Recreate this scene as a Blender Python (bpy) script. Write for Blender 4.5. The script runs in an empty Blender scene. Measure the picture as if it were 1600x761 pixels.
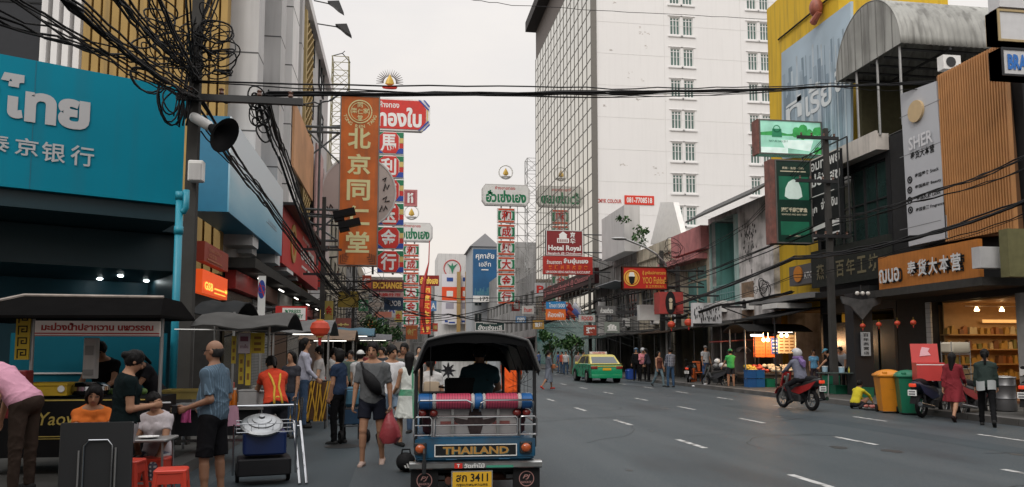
import bpy, math, random
import numpy as np
from mathutils import Vector, Matrix
random.seed(7)
SC = bpy.context.scene
COL = SC.collection
R = math.radians
FPX, CH, YAW, PITCH = 1200.0, 1.6, R(8.5), R(5.0)
cam = bpy.data.cameras.new('camera')
camo = bpy.data.objects.new('camera', cam)
COL.objects.link(camo)
camo.location = (0, 0, CH)
camo.rotation_euler = (R(90) + PITCH, 0, -YAW)
cam.sensor_width = 36; cam.lens = FPX / 1600 * 36
cam.shift_y = (550 - 380.5 - FPX * math.tan(PITCH)) / 1600
cam.clip_start = .1; cam.clip_end = 3000
SC.camera = camo
SC.view_settings.view_transform = 'Standard'
SC.view_settings.look = 'None'
SC.view_settings.exposure = 0.14
SC.view_settings.gamma = 1
SC.cycles.max_bounces = 6
SC.cycles.diffuse_bounces = 3
SC.cycles.glossy_bounces = 3
SC.cycles.transparent_max_bounces = 8
SC.cycles.caustics_reflective = False
SC.cycles.caustics_refractive = False
SC.cycles.sample_clamp_indirect = 4
W = bpy.data.worlds.new('World'); SC.world = W; W.use_nodes = True
SUN_EL, SUN_AZ = R(42), R(208)
def world_nodes():
 n, l = W.node_tree.nodes, W.node_tree.links
 bg = n['Background']
 sky = n.new('ShaderNodeTexSky'); sky.sky_type = 'NISHITA'; sky.sun_disc = False
 sky.sun_elevation = SUN_EL; sky.sun_rotation = SUN_AZ; sky.dust_density = 4; sky.air_density = 1.2
 tc = n.new('ShaderNodeTexCoord'); sep = n.new('ShaderNodeSeparateXYZ'); l.new(tc.outputs['Generated'], sep.inputs[0])
 ramp = n.new('ShaderNodeValToRGB'); l.new(sep.outputs['Z'], ramp.inputs[0])       # an overcast deck, brighter towards the zenith
 e = ramp.color_ramp.elements
 e[0].position = 0.0; e[0].color = (7.7, 7.0, 6.35, 1)
 e[1].position = 1.0; e[1].color = (22.0, 21.8, 21.9, 1)
 a = ramp.color_ramp.elements.new(.30); a.color = (7.55, 7.15, 6.8, 1)
 b = ramp.color_ramp.elements.new(.52); b.color = (8.3, 7.95, 7.65, 1)
 mp = n.new('ShaderNodeMapping'); mp.inputs['Scale'].default_value = (2.2, 2.2, 6.5); l.new(tc.outputs['Generated'], mp.inputs[0])
 no = n.new('ShaderNodeTexNoise'); no.inputs['Scale'].default_value = 1.6; no.inputs['Detail'].default_value = 7; no.inputs['Roughness'].default_value = .55
 l.new(mp.outputs[0], no.inputs[0])
 cr = n.new('ShaderNodeValToRGB'); l.new(no.outputs['Fac'], cr.inputs[0])
 cr.color_ramp.elements[0].position = .34; cr.color_ramp.elements[0].color = (.42, .42, .42, 1)
 cr.color_ramp.elements[1].position = .62; cr.color_ramp.elements[1].color = (0, 0, 0, 1)
 grey = n.new('ShaderNodeMixRGB'); l.new(cr.outputs[0], grey.inputs[0]); l.new(ramp.outputs[0], grey.inputs[1])
 grey.inputs[2].default_value = (6.5, 6.4, 6.45, 1)
 mix = n.new('ShaderNodeMixRGB'); mix.inputs[0].default_value = .94
 l.new(sky.outputs[0], mix.inputs[1]); l.new(grey.outputs[0], mix.inputs[2])
 l.new(mix.outputs[0], bg.inputs[0]); bg.inputs[1].default_value = .110
world_nodes()
sunl = bpy.data.lights.new('sun', 'SUN'); sunl.energy = 1.0; sunl.angle = R(25); sunl.color = (1, .95, .88)
suno = bpy.data.objects.new('sun', sunl); COL.objects.link(suno)
suno.rotation_euler = (R(90) - SUN_EL, 0, R(180) - SUN_AZ); suno.location = (0, 0, 60)
_cR = Matrix.Rotation(-YAW, 3, 'Z') @ Matrix.Rotation(R(90) + PITCH, 3, 'X')
def ray(px, py):
 v = Vector(((px - 800) / FPX, (380.5 + cam.shift_y * 1600 - py) / FPX, -1))
 return _cR @ v
def atY(px, py, Y):
 d = ray(px, py); t = Y / d.y; return Vector((d.x * t, Y, CH + d.z * t))
def atX(px, py, X):
 d = ray(px, py); t = X / d.x; return Vector((X, d.y * t, CH + d.z * t))
def atZ(px, py, Z=0.0):
 d = ray(px, py); t = (Z - CH) / d.z; return Vector((d.x * t, d.y * t, Z))
def Xof(px, Y): return atY(px, 550, Y).x
def Yof(px, X): return atX(px, 550, X).y
_mats = {}
def lin(c):
 return tuple((x / 12.92 if x <= .04045 else ((x + .055) / 1.055) ** 2.4) for x in (v / 255 for v in c))
def mat(name, c, rough=.6, metal=0., var=.12, scale=5., bump=0., bscale=60., streak=0., spec=.5, emit=0., trans=0., dirt=0., stripes=None, alpha=1.):
 """c: real base colour 0..1 (linear).  var: large tone variation, streak: rain streaks, dirt: blotchy grime."""
 key = (name, c, rough, metal, var, emit, streak, dirt, bump)
 if key in _mats: return _mats[key]
 m = bpy.data.materials.new(name); m.use_nodes = True
 n, l = m.node_tree.nodes, m.node_tree.links
 b = n['Principled BSDF']
 if metal < .3 and rough >= .5 and max(c) < .09: spec *= .25
 b.inputs['Roughness'].default_value = rough; b.inputs['Metallic'].default_value = metal
 b.inputs['Specular IOR Level'].default_value = spec
 b.inputs['Base Color'].default_value = (*c, 1)
 tc = n.new('ShaderNodeTexCoord')
 col = None
 def mixin(fac, c2, prev):
  x = n.new('ShaderNodeMixRGB'); l.new(fac, x.inputs[0])
  if prev is None: x.inputs[1].default_value = (*c, 1)
  else: l.new(prev, x.inputs[1])
  x.inputs[2].default_value = (*c2, 1); return x.outputs[0]
 def noise(sc, det=5, mscale=None, rng=(.35, .7)):
  t = n.new('ShaderNodeTexNoise'); t.inputs['Scale'].default_value = sc; t.inputs['Detail'].default_value = det
  if mscale:
   mp = n.new('ShaderNodeMapping'); mp.inputs['Scale'].default_value = mscale; l.new(tc.outputs['Object'], mp.inputs[0]); l.new(mp.outputs[0], t.inputs[0])
  else: l.new(tc.outputs['Object'], t.inputs[0])
  r = n.new('ShaderNodeMapRange'); r.inputs[1].default_value = rng[0]; r.inputs[2].default_value = rng[1]; l.new(t.outputs['Fac'], r.inputs[0])
  return r.outputs[0]
 def scaled(f, k):
  x = n.new('ShaderNodeMath'); x.operation = 'MULTIPLY'; l.new(f, x.inputs[0]); x.inputs[1].default_value = k; return x.outputs[0]
 if stripes:       # (axis, spacing, duty, colour[, axis2])
  for (ax, sp, duty, c2) in stripes:
   s = n.new('ShaderNodeSeparateXYZ'); l.new(tc.outputs['Object'], s.inputs[0])
   q = n.new('ShaderNodeMath'); q.operation = 'MULTIPLY'; l.new(s.outputs[ax], q.inputs[0]); q.inputs[1].default_value = 1 / sp
   f = n.new('ShaderNodeMath'); f.operation = 'FRACT'; l.new(q.outputs[0], f.inputs[0])
   g = n.new('ShaderNodeMath'); g.operation = 'LESS_THAN'; l.new(f.outputs[0], g.inputs[0]); g.inputs[1].default_value = duty
   col = mixin(g.outputs[0], c2, col)
 if var: col = mixin(scaled(noise(scale), min(1, var * 2)), tuple(x * .62 for x in c), col)
 if dirt: col = mixin(scaled(noise(scale * .55, 9, None, (.47, .62)), dirt), (.05, .047, .042), col)
 if streak: col = mixin(scaled(noise(1.0, 6, (3.2, 3.2, .22), (.48, .66)), streak), (.06, .056, .05), col)
 if col is not None: l.new(col, b.inputs['Base Color'])
 if emit:
  b.inputs['Emission Strength'].default_value = emit
  if col is not None: l.new(col, b.inputs['Emission Color'])
  else: b.inputs['Emission Color'].default_value = (*c, 1)
 if trans: b.inputs['Transmission Weight'].default_value = trans
 if alpha < 1: b.inputs['Alpha'].default_value = alpha
 if bump:
  t = n.new('ShaderNodeTexNoise'); t.inputs['Scale'].default_value = bscale; t.inputs['Detail'].default_value = 4; l.new(tc.outputs['Object'], t.inputs[0])
  bp = n.new('ShaderNodeBump'); bp.inputs['Strength'].default_value = bump; bp.inputs['Distance'].default_value = .02
  l.new(t.outputs['Fac'], bp.inputs['Height']); l.new(bp.outputs[0], b.inputs['Normal'])
 _mats[key] = m
 return m
def paint(name, rgb255, rough=.5, k=1., **kw):
 return mat(name, tuple(x * k for x in lin(rgb255)), rough, **kw)
class MB:
 def __init__(s): s.v = []; s.f = []; s.m = []; s.cur = 0
 def add(s, vs, fs, T=None):
  o = len(s.v)
  s.v += [tuple(T @ Vector(p)) if T else tuple(p) for p in vs]
  s.f += [tuple(i + o for i in f) for f in fs]; s.m += [s.cur] * len(fs); return s
 def box(s, c, d, rz=0., rx=0., ry=0., T=None):
  x, y, z = d[0] / 2, d[1] / 2, d[2] / 2
  M = Matrix.Translation(c) @ Matrix.Rotation(rz, 4, 'Z') @ Matrix.Rotation(ry, 4, 'Y') @ Matrix.Rotation(rx, 4, 'X')
  if T: M = T @ M
  return s.add([(-x, -y, -z), (x, -y, -z), (x, y, -z), (-x, y, -z), (-x, -y, z), (x, -y, z), (x, y, z), (-x, y, z)],
                     [(0, 3, 2, 1), (4, 5, 6, 7), (0, 1, 5, 4), (1, 2, 6, 5), (2, 3, 7, 6), (3, 0, 4, 7)], M)
 def bb(s, x0, x1, y0, y1, z0, z1): return s.box(((x0 + x1) / 2, (y0 + y1) / 2, (z0 + z1) / 2), (abs(x1 - x0), abs(y1 - y0), abs(z1 - z0)))
 def rbox(s, c, d, r=.02, n=3, T=None, axis='Z'):
  """box with rounded vertical edges (and slightly chamfered caps)"""
  w, h = d[0] / 2, d[1] / 2; r = min(r, w * .99, h * .99); pts = []
  for (sx, sy, a0) in ((1, 1, 0), (-1, 1, 90), (-1, -1, 180), (1, -1, 270)):
   for k in range(n + 1):
    a = R(a0 + 90 * k / n); pts.append((sx * (w - r) + r * math.cos(a), sy * (h - r) + r * math.sin(a)))
  z = d[2] / 2; e = min(r * .5, z * .5)
  rings = [(-z, 1 - e / max(w, h)), (-z + e, 1), (z - e, 1), (z, 1 - e / max(w, h))]
  V = [(p[0] * k, p[1] * k, zz) for zz, k in rings for p in pts]; N = len(pts); F = []
  for j in range(3):
   for i in range(N): F.append((j * N + i, j * N + (i + 1) % N, (j + 1) * N + (i + 1) % N, (j + 1) * N + i))
  F.append(tuple(range(N))[::-1]); F.append(tuple(range(3 * N, 4 * N)))
  M = Matrix.Translation(c)
  if axis == 'X': M = M @ Matrix.Rotation(R(90), 4, 'Y')
  if axis == 'Y': M = M @ Matrix.Rotation(R(90), 4, 'X')
  return s.add(V, F, (T @ M) if T else M)
 def prism(s, pts, axis, a0, a1, T=None):
  """2-D outline pushed along an axis: X -> (y,z), Y -> (x,z), Z -> (x,y)"""
  f = {'X': lambda p, a: (a, p[0], p[1]), 'Y': lambda p, a: (p[0], a, p[1]), 'Z': lambda p, a: (p[0], p[1], a)}[axis]
  n = len(pts)
  return s.add([f(p, a0) for p in pts] + [f(p, a1) for p in pts],
                     [tuple(range(n)), tuple(range(n, 2 * n))[::-1]] + [(i, (i + 1) % n, n + (i + 1) % n, n + i)[::-1] for i in range(n)], T)
 def cyl(s, p0, p1, r0, r1=None, n=12, cap=True, T=None): return s.tube([p0, p1], [r0, r0 if r1 is None else r1], n, cap, T)
 def tube(s, pts, r, n=6, cap=True, T=None, closed=False):
  P = [Vector(p) for p in pts]; k = len(P)
  if not hasattr(r, '__len__'): r = [r] * k
  up = None; rings = []
  for i in range(k):
   d = (P[(i + 1) % k] - P[i - 1]) if closed else (P[min(i + 1, k - 1)] - P[max(i - 1, 0)])
   d = d.normalized() if d.length > 1e-9 else Vector((0, 0, 1))
   if up is None: up = d.orthogonal().normalized()
   up = up - d * up.dot(d)
   up = up.normalized() if up.length > 1e-6 else d.orthogonal().normalized()
   sd = d.cross(up)
   rings.append([P[i] + (up * math.cos(2 * math.pi * j / n) + sd * math.sin(2 * math.pi * j / n)) * r[i] for j in range(n)])
  V = [q for g in rings for q in g]; F = []
  for i in range(k if closed else k - 1):
   a, b = i * n, ((i + 1) % k) * n
   for j in range(n): F.append((a + j, a + (j + 1) % n, b + (j + 1) % n, b + j))
  if cap and not closed: F.append(tuple(range(n))[::-1]); F.append(tuple(range((k - 1) * n, k * n)))
  return s.add(V, F, T)
 def lathe(s, prof, c=(0, 0, 0), n=20, T=None, sx=1., sy=1.):
  V = []; F = []
  for r, z in prof:
   for j in range(n): V.append((r * math.cos(2 * math.pi * j / n) * sx, r * math.sin(2 * math.pi * j / n) * sy, z))
  for i in range(len(prof) - 1):
   for j in range(n): F.append((i * n + j, i * n + (j + 1) % n, (i + 1) * n + (j + 1) % n, (i + 1) * n + j))
  if prof[0][0] > 1e-4: F.append(tuple(range(n))[::-1])
  if prof[-1][0] > 1e-4: F.append(tuple(range((len(prof) - 1) * n, len(prof) * n)))
  M = Matrix.Translation(c); return s.add(V, F, (T @ M) if T else M)
 def ell(s, c, r, n=12, m=8, T=None):
  prof = [(math.sin(math.pi * i / m) + 1e-5, -math.cos(math.pi * i / m)) for i in range(m + 1)]
  M = Matrix.Translation(c) @ Matrix.Diagonal((*r, 1)); return s.lathe(prof, n=n, T=(T @ M) if T else M)
 def torus(s, c, Rr, r, n=20, k=6, axis='X', T=None):
  ax = {'X': lambda a: (0, math.cos(a), math.sin(a)), 'Y': lambda a: (math.cos(a), 0, math.sin(a)), 'Z': lambda a: (math.cos(a), math.sin(a), 0)}[axis]
  return s.tube([Vector(c) + Vector(ax(2 * math.pi * i / n)) * Rr for i in range(n)], r, k, T=T, closed=True)
 def quad(s, a, b, c, d): return s.add([a, b, c, d], [(0, 1, 2, 3)])
 def grid(s, fn, nu, nv, closed_u=False):
  V = [fn(i / (nu if closed_u else nu - 1), j / (nv - 1)) for j in range(nv) for i in range(nu)]; F = []
  for j in range(nv - 1):
   for i in range(nu if closed_u else nu - 1):
    F.append((j * nu + i, j * nu + (i + 1) % nu, (j + 1) * nu + (i + 1) % nu, (j + 1) * nu + i))
  return s.add(V, F)
 def sheet(s, fn, nu, nv, th):
  """a curved sheet with thickness th (front and back skins joined by a rim)"""
  A = [[Vector(fn(i / (nu - 1), j / (nv - 1))) for i in range(nu)] for j in range(nv)]
  V = []; 
  for side in (0, 1):
   for j in range(nv):
    for i in range(nu):
     du = A[j][min(i + 1, nu - 1)] - A[j][max(i - 1, 0)]; dv = A[min(j + 1, nv - 1)][i] - A[max(j - 1, 0)][i]
     nn = du.cross(dv); nn = nn.normalized() if nn.length > 1e-9 else Vector((0, 0, 1))
     V.append(A[j][i] - nn * th * side)
  N = nu * nv; F = []
  for j in range(nv - 1):
   for i in range(nu - 1):
    q = (j * nu + i, j * nu + i + 1, (j + 1) * nu + i + 1, (j + 1) * nu + i); F.append(q); F.append(tuple(x + N for x in q[::-1]))
  rim = [i for i in range(nu)] + [j * nu + nu - 1 for j in range(1, nv)] + [(nv - 1) * nu + i for i in range(nu - 2, -1, -1)] + [j * nu for j in range(nv - 2, 0, -1)]
  for a, b in zip(rim, rim[1:] + rim[:1]): F.append((b, a, a + N, b + N))
  return s.add(V, F)
 def mesh(s, name):
  me = bpy.data.meshes.new(name); me.from_pydata(s.v, [], s.f)
  if any(s.m): me.polygons.foreach_set('material_index', s.m)
  return me
def setp(o, label=None, cat=None, group=None, kind=None):
 if label: o['label'] = label
 if cat: o['category'] = cat
 if group: o['group'] = group
 if kind: o['kind'] = kind
 return o
SPLIT = set('joint front_label door_gap pool pilaster canopy_post awning_post roof_post cart_leg bulb globe_lamp sill glow_panel red_band green_edge terrace_post wing_mirror door_handle yellow_boot_band pole trolley_wheel wheel leg_brace printed_leaves_ spot_lamp board_strut folded_leg mast_legs'.split())
def islands(mb):
 p = list(range(len(mb.v)))
 def find(i):
  while p[i] != i: p[i] = p[p[i]]; i = p[i]
  return i
 for f in mb.f:
  for i in f[1:]: p[find(i)] = find(f[0])
 g = {}
 for k, f in enumerate(mb.f): g.setdefault(find(f[0]), []).append(k)
 out = []
 for ks in g.values():
  n = MB(); ix = {}
  for k in ks:
   for i in mb.f[k]:
    if i not in ix: ix[i] = len(n.v); n.v.append(mb.v[i])
   n.f.append(tuple(ix[i] for i in mb.f[k])); n.m.append(mb.m[k])
  out.append(n)
 return out
def part(name, mb, m, parent=None, smooth=False, w_=False, label=None, kind=None):
 if name in SPLIT and isinstance(mb, MB) and parent is not None:
  L = islands(mb)
  if len(L) > 1:
   r = None
   for q in L: o = part(name, q.mesh(name), m, parent, smooth, w_, label, kind); r = r or o
   return r
 me = mb if isinstance(mb, bpy.types.Mesh) else mb.mesh(name)
 for x in (m if isinstance(m, (list, tuple)) else [m]): me.materials.append(x)
 o = bpy.data.objects.new(name, me); COL.objects.link(o)
 if parent is not None:
  o.parent = parent
  if w_:
   L = Vector((0, 0, 0)); q = parent
   while q: L += q.location; q = q.parent
   me.transform(Matrix.Translation(-L))
 if smooth:
  me.polygons.foreach_set('use_smooth', [True] * len(me.polygons))
  if smooth != 'full': me.set_sharp_from_angle(angle=R(38))
 setp(o, label, kind=kind)
 return o
def thing(name, label, cat, loc=(0, 0, 0), rz=0., group=None):
 o = bpy.data.objects.new(name, None); COL.objects.link(o); o.location = loc; o.rotation_euler = (0, 0, rz); o.empty_display_size = .2
 return setp(o, label, cat, group)
def solo(name, mb, m, label, cat, loc=(0, 0, 0), rz=0., group=None, smooth=False, kind=None, w_=False):
 """a thing that is one mesh"""
 me = mb if isinstance(mb, bpy.types.Mesh) else mb.mesh(name)
 if w_: me.transform(Matrix.Translation(-Vector(loc)))
 o = part(name, me, m, None, smooth); o.location = loc; o.rotation_euler = (0, 0, rz)
 return setp(o, label, cat, group, kind)
def struct(name, mb, m, smooth=False): return setp(part(name, mb, m, None, smooth), kind='structure')
def dup(root, loc, rz=None, label=None, group=None):
 r = root.copy(); COL.objects.link(r); r.location = loc
 if rz is not None: r.rotation_euler = (0, 0, rz)
 if label: r['label'] = label
 if group: r['group'] = group
 for ch in list(root.children):
  c = ch.copy(); COL.objects.link(c); c.parent = r
  for g in list(ch.children):
   d = g.copy(); COL.objects.link(d); d.parent = c
 return r
_tx = {}
def glyphs(s, bold=.012, shear=0.):
 k = (s, bold, shear)
 if k not in _tx:
  c = bpy.data.curves.new('t', 'FONT'); c.body = s; c.size = 1; c.resolution_u = 2; c.offset = bold; c.extrude = 0; c.shear = shear
  o = bpy.data.objects.new('t', c); COL.objects.link(o)
  bpy.context.view_layer.update()
  me = bpy.data.meshes.new_from_object(o.evaluated_get(bpy.context.evaluated_depsgraph_get()))
  v = np.array([p.co[:] for p in me.vertices]) if len(me.vertices) else np.zeros((1, 3))
  f = [tuple(p.vertices) for p in me.polygons]
  bpy.data.objects.remove(o); bpy.data.curves.remove(c); bpy.data.meshes.remove(me)
  lo, hi = v.min(0), v.max(0); sp = np.maximum(hi - lo, 1e-6); _tx[k] = ((v - lo) / sp - .5, f, sp[0] / sp[1])
 return _tx[k]
class Frame:
 """a flat panel in space: O lower-left corner, U right, V up (unit vectors), N towards the viewer, w x h metres"""
 def __init__(s, O, U, V, w, h): s.O, s.U, s.V, s.w, s.h = Vector(O), Vector(U).normalized(), Vector(V).normalized(), w, h; s.N = s.U.cross(s.V).normalized()
 def p(s, u, v, n=0.): return s.O + s.U * (u * s.w) + s.V * (v * s.h) + s.N * n
 def slab(s, mb, u0=0, u1=1, v0=0, v1=1, n0=-.1, n1=0.):
  P = [s.p(u0, v0, n0), s.p(u1, v0, n0), s.p(u1, v1, n0), s.p(u0, v1, n0), s.p(u0, v0, n1), s.p(u1, v0, n1), s.p(u1, v1, n1), s.p(u0, v1, n1)]
  return mb.add(P, [(0, 3, 2, 1), (4, 5, 6, 7), (0, 1, 5, 4), (1, 2, 6, 5), (2, 3, 7, 6), (3, 0, 4, 7)])
 def poly(s, mb, pts, n0, n1):
  k = len(pts); P = [s.p(u, v, n1) for u, v in pts] + [s.p(u, v, n0) for u, v in pts]
  return mb.add(P, [tuple(range(k)), tuple(range(k, 2 * k))[::-1]] + [(i, (i + 1) % k, k + (i + 1) % k, k + i)[::-1] for i in range(k)])
 def text(s, mb, t, u, v, w=None, h=None, n=.004, bold=.012, rot=0., shear=0., keep=False):
  """t centred at (u,v), fitted to w x h (fractions of the panel); one of them may be None"""
  V, F, asp = glyphs(t, bold, shear); H = h * s.h if h else None; Wd = w * s.w if w else None
  if H is None: H = Wd / asp
  if Wd is None: Wd = H * asp
  if keep and Wd > H * asp: Wd = H * asp
  c, si = math.cos(rot), math.sin(rot); b = s.p(u, v, n)
  P = []
  for a in V:
   x, y = a[0] * Wd, a[1] * H; P.append(b + s.U * (x * c - y * si) + s.V * (x * si + y * c))
  return mb.add(P, F)
 def disc(s, mb, u, v, r, n0, n1, k=28, ry=None):
  """r in metres"""
  return s.poly(mb, [(u + r * math.cos(2 * math.pi * i / k) / s.w, v + (ry or r) * math.sin(2 * math.pi * i / k) / s.h) for i in range(k)], n0, n1)
 def ring(s, mb, u, v, r0, r1, n0, n1, k=32):
  P = []
  for i in range(k):
   a = 2 * math.pi * i / k; c, q = math.cos(a), math.sin(a)
   for r, n in ((r0, n0), (r1, n0), (r1, n1), (r0, n1)): P.append(s.p(u + r * c / s.w, v + r * q / s.h, n))
  F = []
  for i in range(k):
   a, b = i * 4, ((i + 1) % k) * 4
   for j in range(4): F.append((a + j, a + (j + 1) % 4, b + (j + 1) % 4, b + j))
  return mb.add(P, F)
 def border(s, mb, t, n0, n1, inset=0.):
  a, b = t / s.w, t / s.h; i, j = inset / s.w, inset / s.h
  s.slab(mb, i, 1 - i, j, j + b, n0, n1); s.slab(mb, i, 1 - i, 1 - j - b, 1 - j, n0, n1)
  s.slab(mb, i, i + a, j + b, 1 - j - b, n0, n1); s.slab(mb, 1 - i - a, 1 - i, j + b, 1 - j - b, n0, n1); return mb
def frontY(px0, px1, py0, py1, Y):
 """panel facing the oncoming viewer (normal -Y); px0<px1, py0 top, py1 bottom, read at the left edge"""
 O = atY(px0, py1, Y); a = atY(px0, py0, Y); b = atY(px1, py1, Y)
 return Frame(O, (1, 0, 0), (0, 0, 1), b.x - O.x, a.z - O.z)
def sideX(px0, px1, py0, py1, X, ref=0):
 """panel along the street; ref 0: py read at px0, 1: at px1.  Left of the street it faces +X, right of it -X"""
 p = (px0, px1)[ref]; lo, hi = atX(p, py1, X).z, atX(p, py0, X).z
 ya, yb = Yof(px0, X), Yof(px1, X)
 return Frame((X, ya, lo), (0, 1 if X < 0 else -1, 0), (0, 0, 1), abs(yb - ya), hi - lo)
def span(a, b, n=8, sag=.0):
 a, b = Vector(a), Vector(b); return [a.lerp(b, i / n) - Vector((0, 0, sag * 4 * (i / n) * (1 - i / n))) for i in range(n + 1)]
# ================================================================ materials used all over
ASPH = mat('asphalt', (.058, .073, .082), .5, var=.15, scale=.45, bump=.25, bscale=160, dirt=.1, spec=.42)
PAVE = mat('pavement_concrete', (.085, .083, .078), .75, var=.3, scale=1.2, dirt=.6, bump=.2)
KERB = mat('kerb_stone', (.13, .125, .12), .7, var=.3, scale=2, dirt=.6)
LINE = mat('worn_white_paint', (.50, .50, .49), .7, var=.35, scale=9, dirt=.8)
CONC = mat('weathered_concrete', (.30, .295, .285), .85, var=.25, scale=1.3, streak=.7, dirt=.4, bump=.2)
WHITEW = mat('white_render', (.80, .785, .775), .8, var=.06, scale=.5, streak=.12, dirt=.06)
GREYW = mat('pale_grey_render', (.58, .57, .565), .8, var=.12, scale=.6, streak=.14, dirt=.06)
CREAM = mat('cream_render', (.55, .49, .38), .8, var=.18, scale=1, streak=.5, dirt=.35)
DARK = mat('dark_paint', (.018, .019, .02), .6, var=.1)
DARKW = mat('sooty_wall', (.06, .058, .055), .8, var=.3, streak=.5, dirt=.4)
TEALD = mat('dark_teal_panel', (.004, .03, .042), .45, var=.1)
STEEL = mat('galvanised_steel', (.35, .35, .345), .45, 0.7, var=.15)
DSTEEL = mat('dark_steel', (.03, .031, .033), .5, .3, var=.1)
CHROME = mat('chrome', (.42, .43, .45), .2, 1., var=.05)
GLASSD = mat('dark_glass', (.02, .03, .03), .06, 0, var=0, spec=.9)
GLASSG = mat('green_grey_glass', (.10, .17, .15), .12, 0, var=.45, scale=.7, spec=.8)
MIRROR = mat('tinted_mirror_glass', (.66, .64, .57), .04, 1., var=.12, scale=.25)
RUST = mat('rusty_sheet', (.20, .15, .11), .8, var=.35, scale=2, dirt=.5)
BLACK = mat('black_rubber', (.012, .012, .013), .6, var=.05)
CABLE = mat('cable_sheath', (.012, .012, .013), .55, var=0)
GOLD = mat('gold_paint', (.55, .36, .08), .4, .3, var=.1)
WHITE = mat('white_paint', (.78, .77, .75), .5, var=.05, dirt=.06)
RED = mat('red_paint', (.50, .035, .03), .5, var=.12)
GREEN = mat('green_paint', (.02, .20, .10), .5, var=.1)
BLUE = mat('blue_paint', (.02, .07, .30), .45, var=.1)
YELLOW = mat('yellow_paint', (.62, .42, .04), .5, var=.1)
TUBE = mat('lit_tube', (1., .96, .88), emit=2.4, var=0)
WARM = mat('warm_bulb', (1., .62, .28), emit=14., var=0)
SPOT = mat('cold_downlight', (.9, 1., 1.), emit=30., var=0)
WOOD = mat('stained_wood', (.50, .22, .07), .5, var=.2, scale=3, stripes=None)
# ================================================================ ground, road, pavements
g = MB(); g.quad((-900, -60, 0), (900, -60, 0), (900, 2500, 0), (-900, 2500, 0)); struct('ground', g, PAVE)
XK, XR, KL, XL = 13.3, 17.5, -2.7, -5.5
g = MB(); g.quad((KL, -40, .004), (XK, -40, .004), (XK, 400, .004), (KL, 400, .004)); struct('road', g, ASPH)
g = MB(); g.bb(XK + .28, XR + 1.5, -30, 300, -.05, .14); struct('pavement', g, PAVE)
g = MB(); g.bb(XL - 3, KL - .28, 2, 300, -.05, .14); struct('pavement', g, PAVE)
for xa in (XK, KL - .28):
 g = MB()
 for k in range(0, 130): g.bb(xa, xa + .277, -6 + k * 1.5, -6 + k * 1.5 + 1.48, -.05, .155 if k % 2 else .152)
 struct('kerb', g, KERB)
g = MB()
for X in (5.1, 8.2, 11.2):
 for k in range(-2, 13):
  y = 8.25 + 4.1 * k; w = .055
  g.quad((X - w, y, .008), (X + w, y, .008), (X + w, y + 1.3, .008), (X - w, y + 1.3, .008))
struct('road_markings', g, LINE)
g = MB()
for (x0, x1, y0, y1) in ((-2.2, -.55, 7, 26), (9.6, 10.3, 9, 22)):
 g.quad((x0, y0, .006), (x1, y0, .006), (x1 + .05, y1, .006), (x0 - .04, y1, .006))
struct('road_patches', g, mat('asphalt_patch', (.054, .068, .076), .55, var=.2, scale=.7, bump=.25, bscale=160))
g = MB()
for (x, y) in ((1.3, 15.5), (-.9, 13.5)):
 g.lathe([(.0, .011), (.3, .011), (.3, .007)], (x, y, 0), 20)
struct('manhole_covers', g, mat('cast_iron', (.03, .03, .03), .6, .4))
def road_wear():
 n, l = ASPH.node_tree.nodes, ASPH.node_tree.links; b = n['Principled BSDF']; src = b.inputs['Base Color'].links[0].from_socket
 tc = n.new('ShaderNodeTexCoord')
 def lay(scale, ms, lo, hi, c, k, src):
  mp = n.new('ShaderNodeMapping'); mp.inputs['Scale'].default_value = ms; l.new(tc.outputs['Object'], mp.inputs[0]); t = n.new('ShaderNodeTexNoise'); t.inputs['Scale'].default_value = scale; t.inputs['Detail'].default_value = 6; l.new(mp.outputs[0], t.inputs[0])
  r = n.new('ShaderNodeMapRange'); r.inputs[1].default_value = lo; r.inputs[2].default_value = hi; r.inputs[4].default_value = k; l.new(t.outputs['Fac'], r.inputs[0]); x = n.new('ShaderNodeMixRGB'); l.new(r.outputs[0], x.inputs[0]); l.new(src, x.inputs[1]); x.inputs[2].default_value = (*c, 1); return x.outputs[0]
 src = lay(1.1, (1, .035, 1), .45, .7, (.082, .095, .102), .75, src); src = lay(70, (1, 1, 1), .5, .72, (.16, .165, .165), .55, src); src = lay(90, (1, 1, 1), .52, .7, (.025, .028, .03), .5, src); src = lay(.5, (1, .3, 1), .54, .66, (.04, .043, .046), .6, src)
 l.new(src, b.inputs['Base Color'])
road_wear()
g = MB(); rs = random.Random(17)
for k in range(22):
 x, y = rs.uniform(-2, 12.5), rs.uniform(7, 36); a = rs.choice((0, 1.57, .4)) + rs.uniform(-.3, .3); w = rs.uniform(.006, .014)
 for j in range(rs.randint(8, 22)):
  a += rs.uniform(-.35, .35); x2, y2 = x + .22 * math.cos(a), y + .22 * math.sin(a); nx, ny = -math.sin(a) * w, math.cos(a) * w
  if -2.3 < x2 < 13: g.add([(x - nx, y - ny, .0066 + .00002 * k), (x2 - nx, y2 - ny, .0066 + .00002 * k), (x2 + nx, y2 + ny, .0066 + .00002 * k), (x + nx, y + ny, .0066 + .00002 * k)], [(0, 1, 2, 3)])
  x, y = x2, y2
struct('road_cracks', g, mat('crack_tar', (.022, .023, .024), .5, var=0))
g = MB()
rs = random.Random(3)
for k in range(26):
 x, y, r = rs.uniform(-2, 12.8), rs.uniform(6, 40), rs.uniform(.04, .16)
 g.add([(x + r * rs.uniform(.6, 1.2) * math.cos(a), y + 1.6 * r * rs.uniform(.6, 1.2) * math.sin(a), .0072) for a in [i * .52 for i in range(12)]], [tuple(range(12))])
struct('road_stains', g, mat('oil_stain', (.04, .041, .042), .4, var=.2, scale=3))
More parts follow.
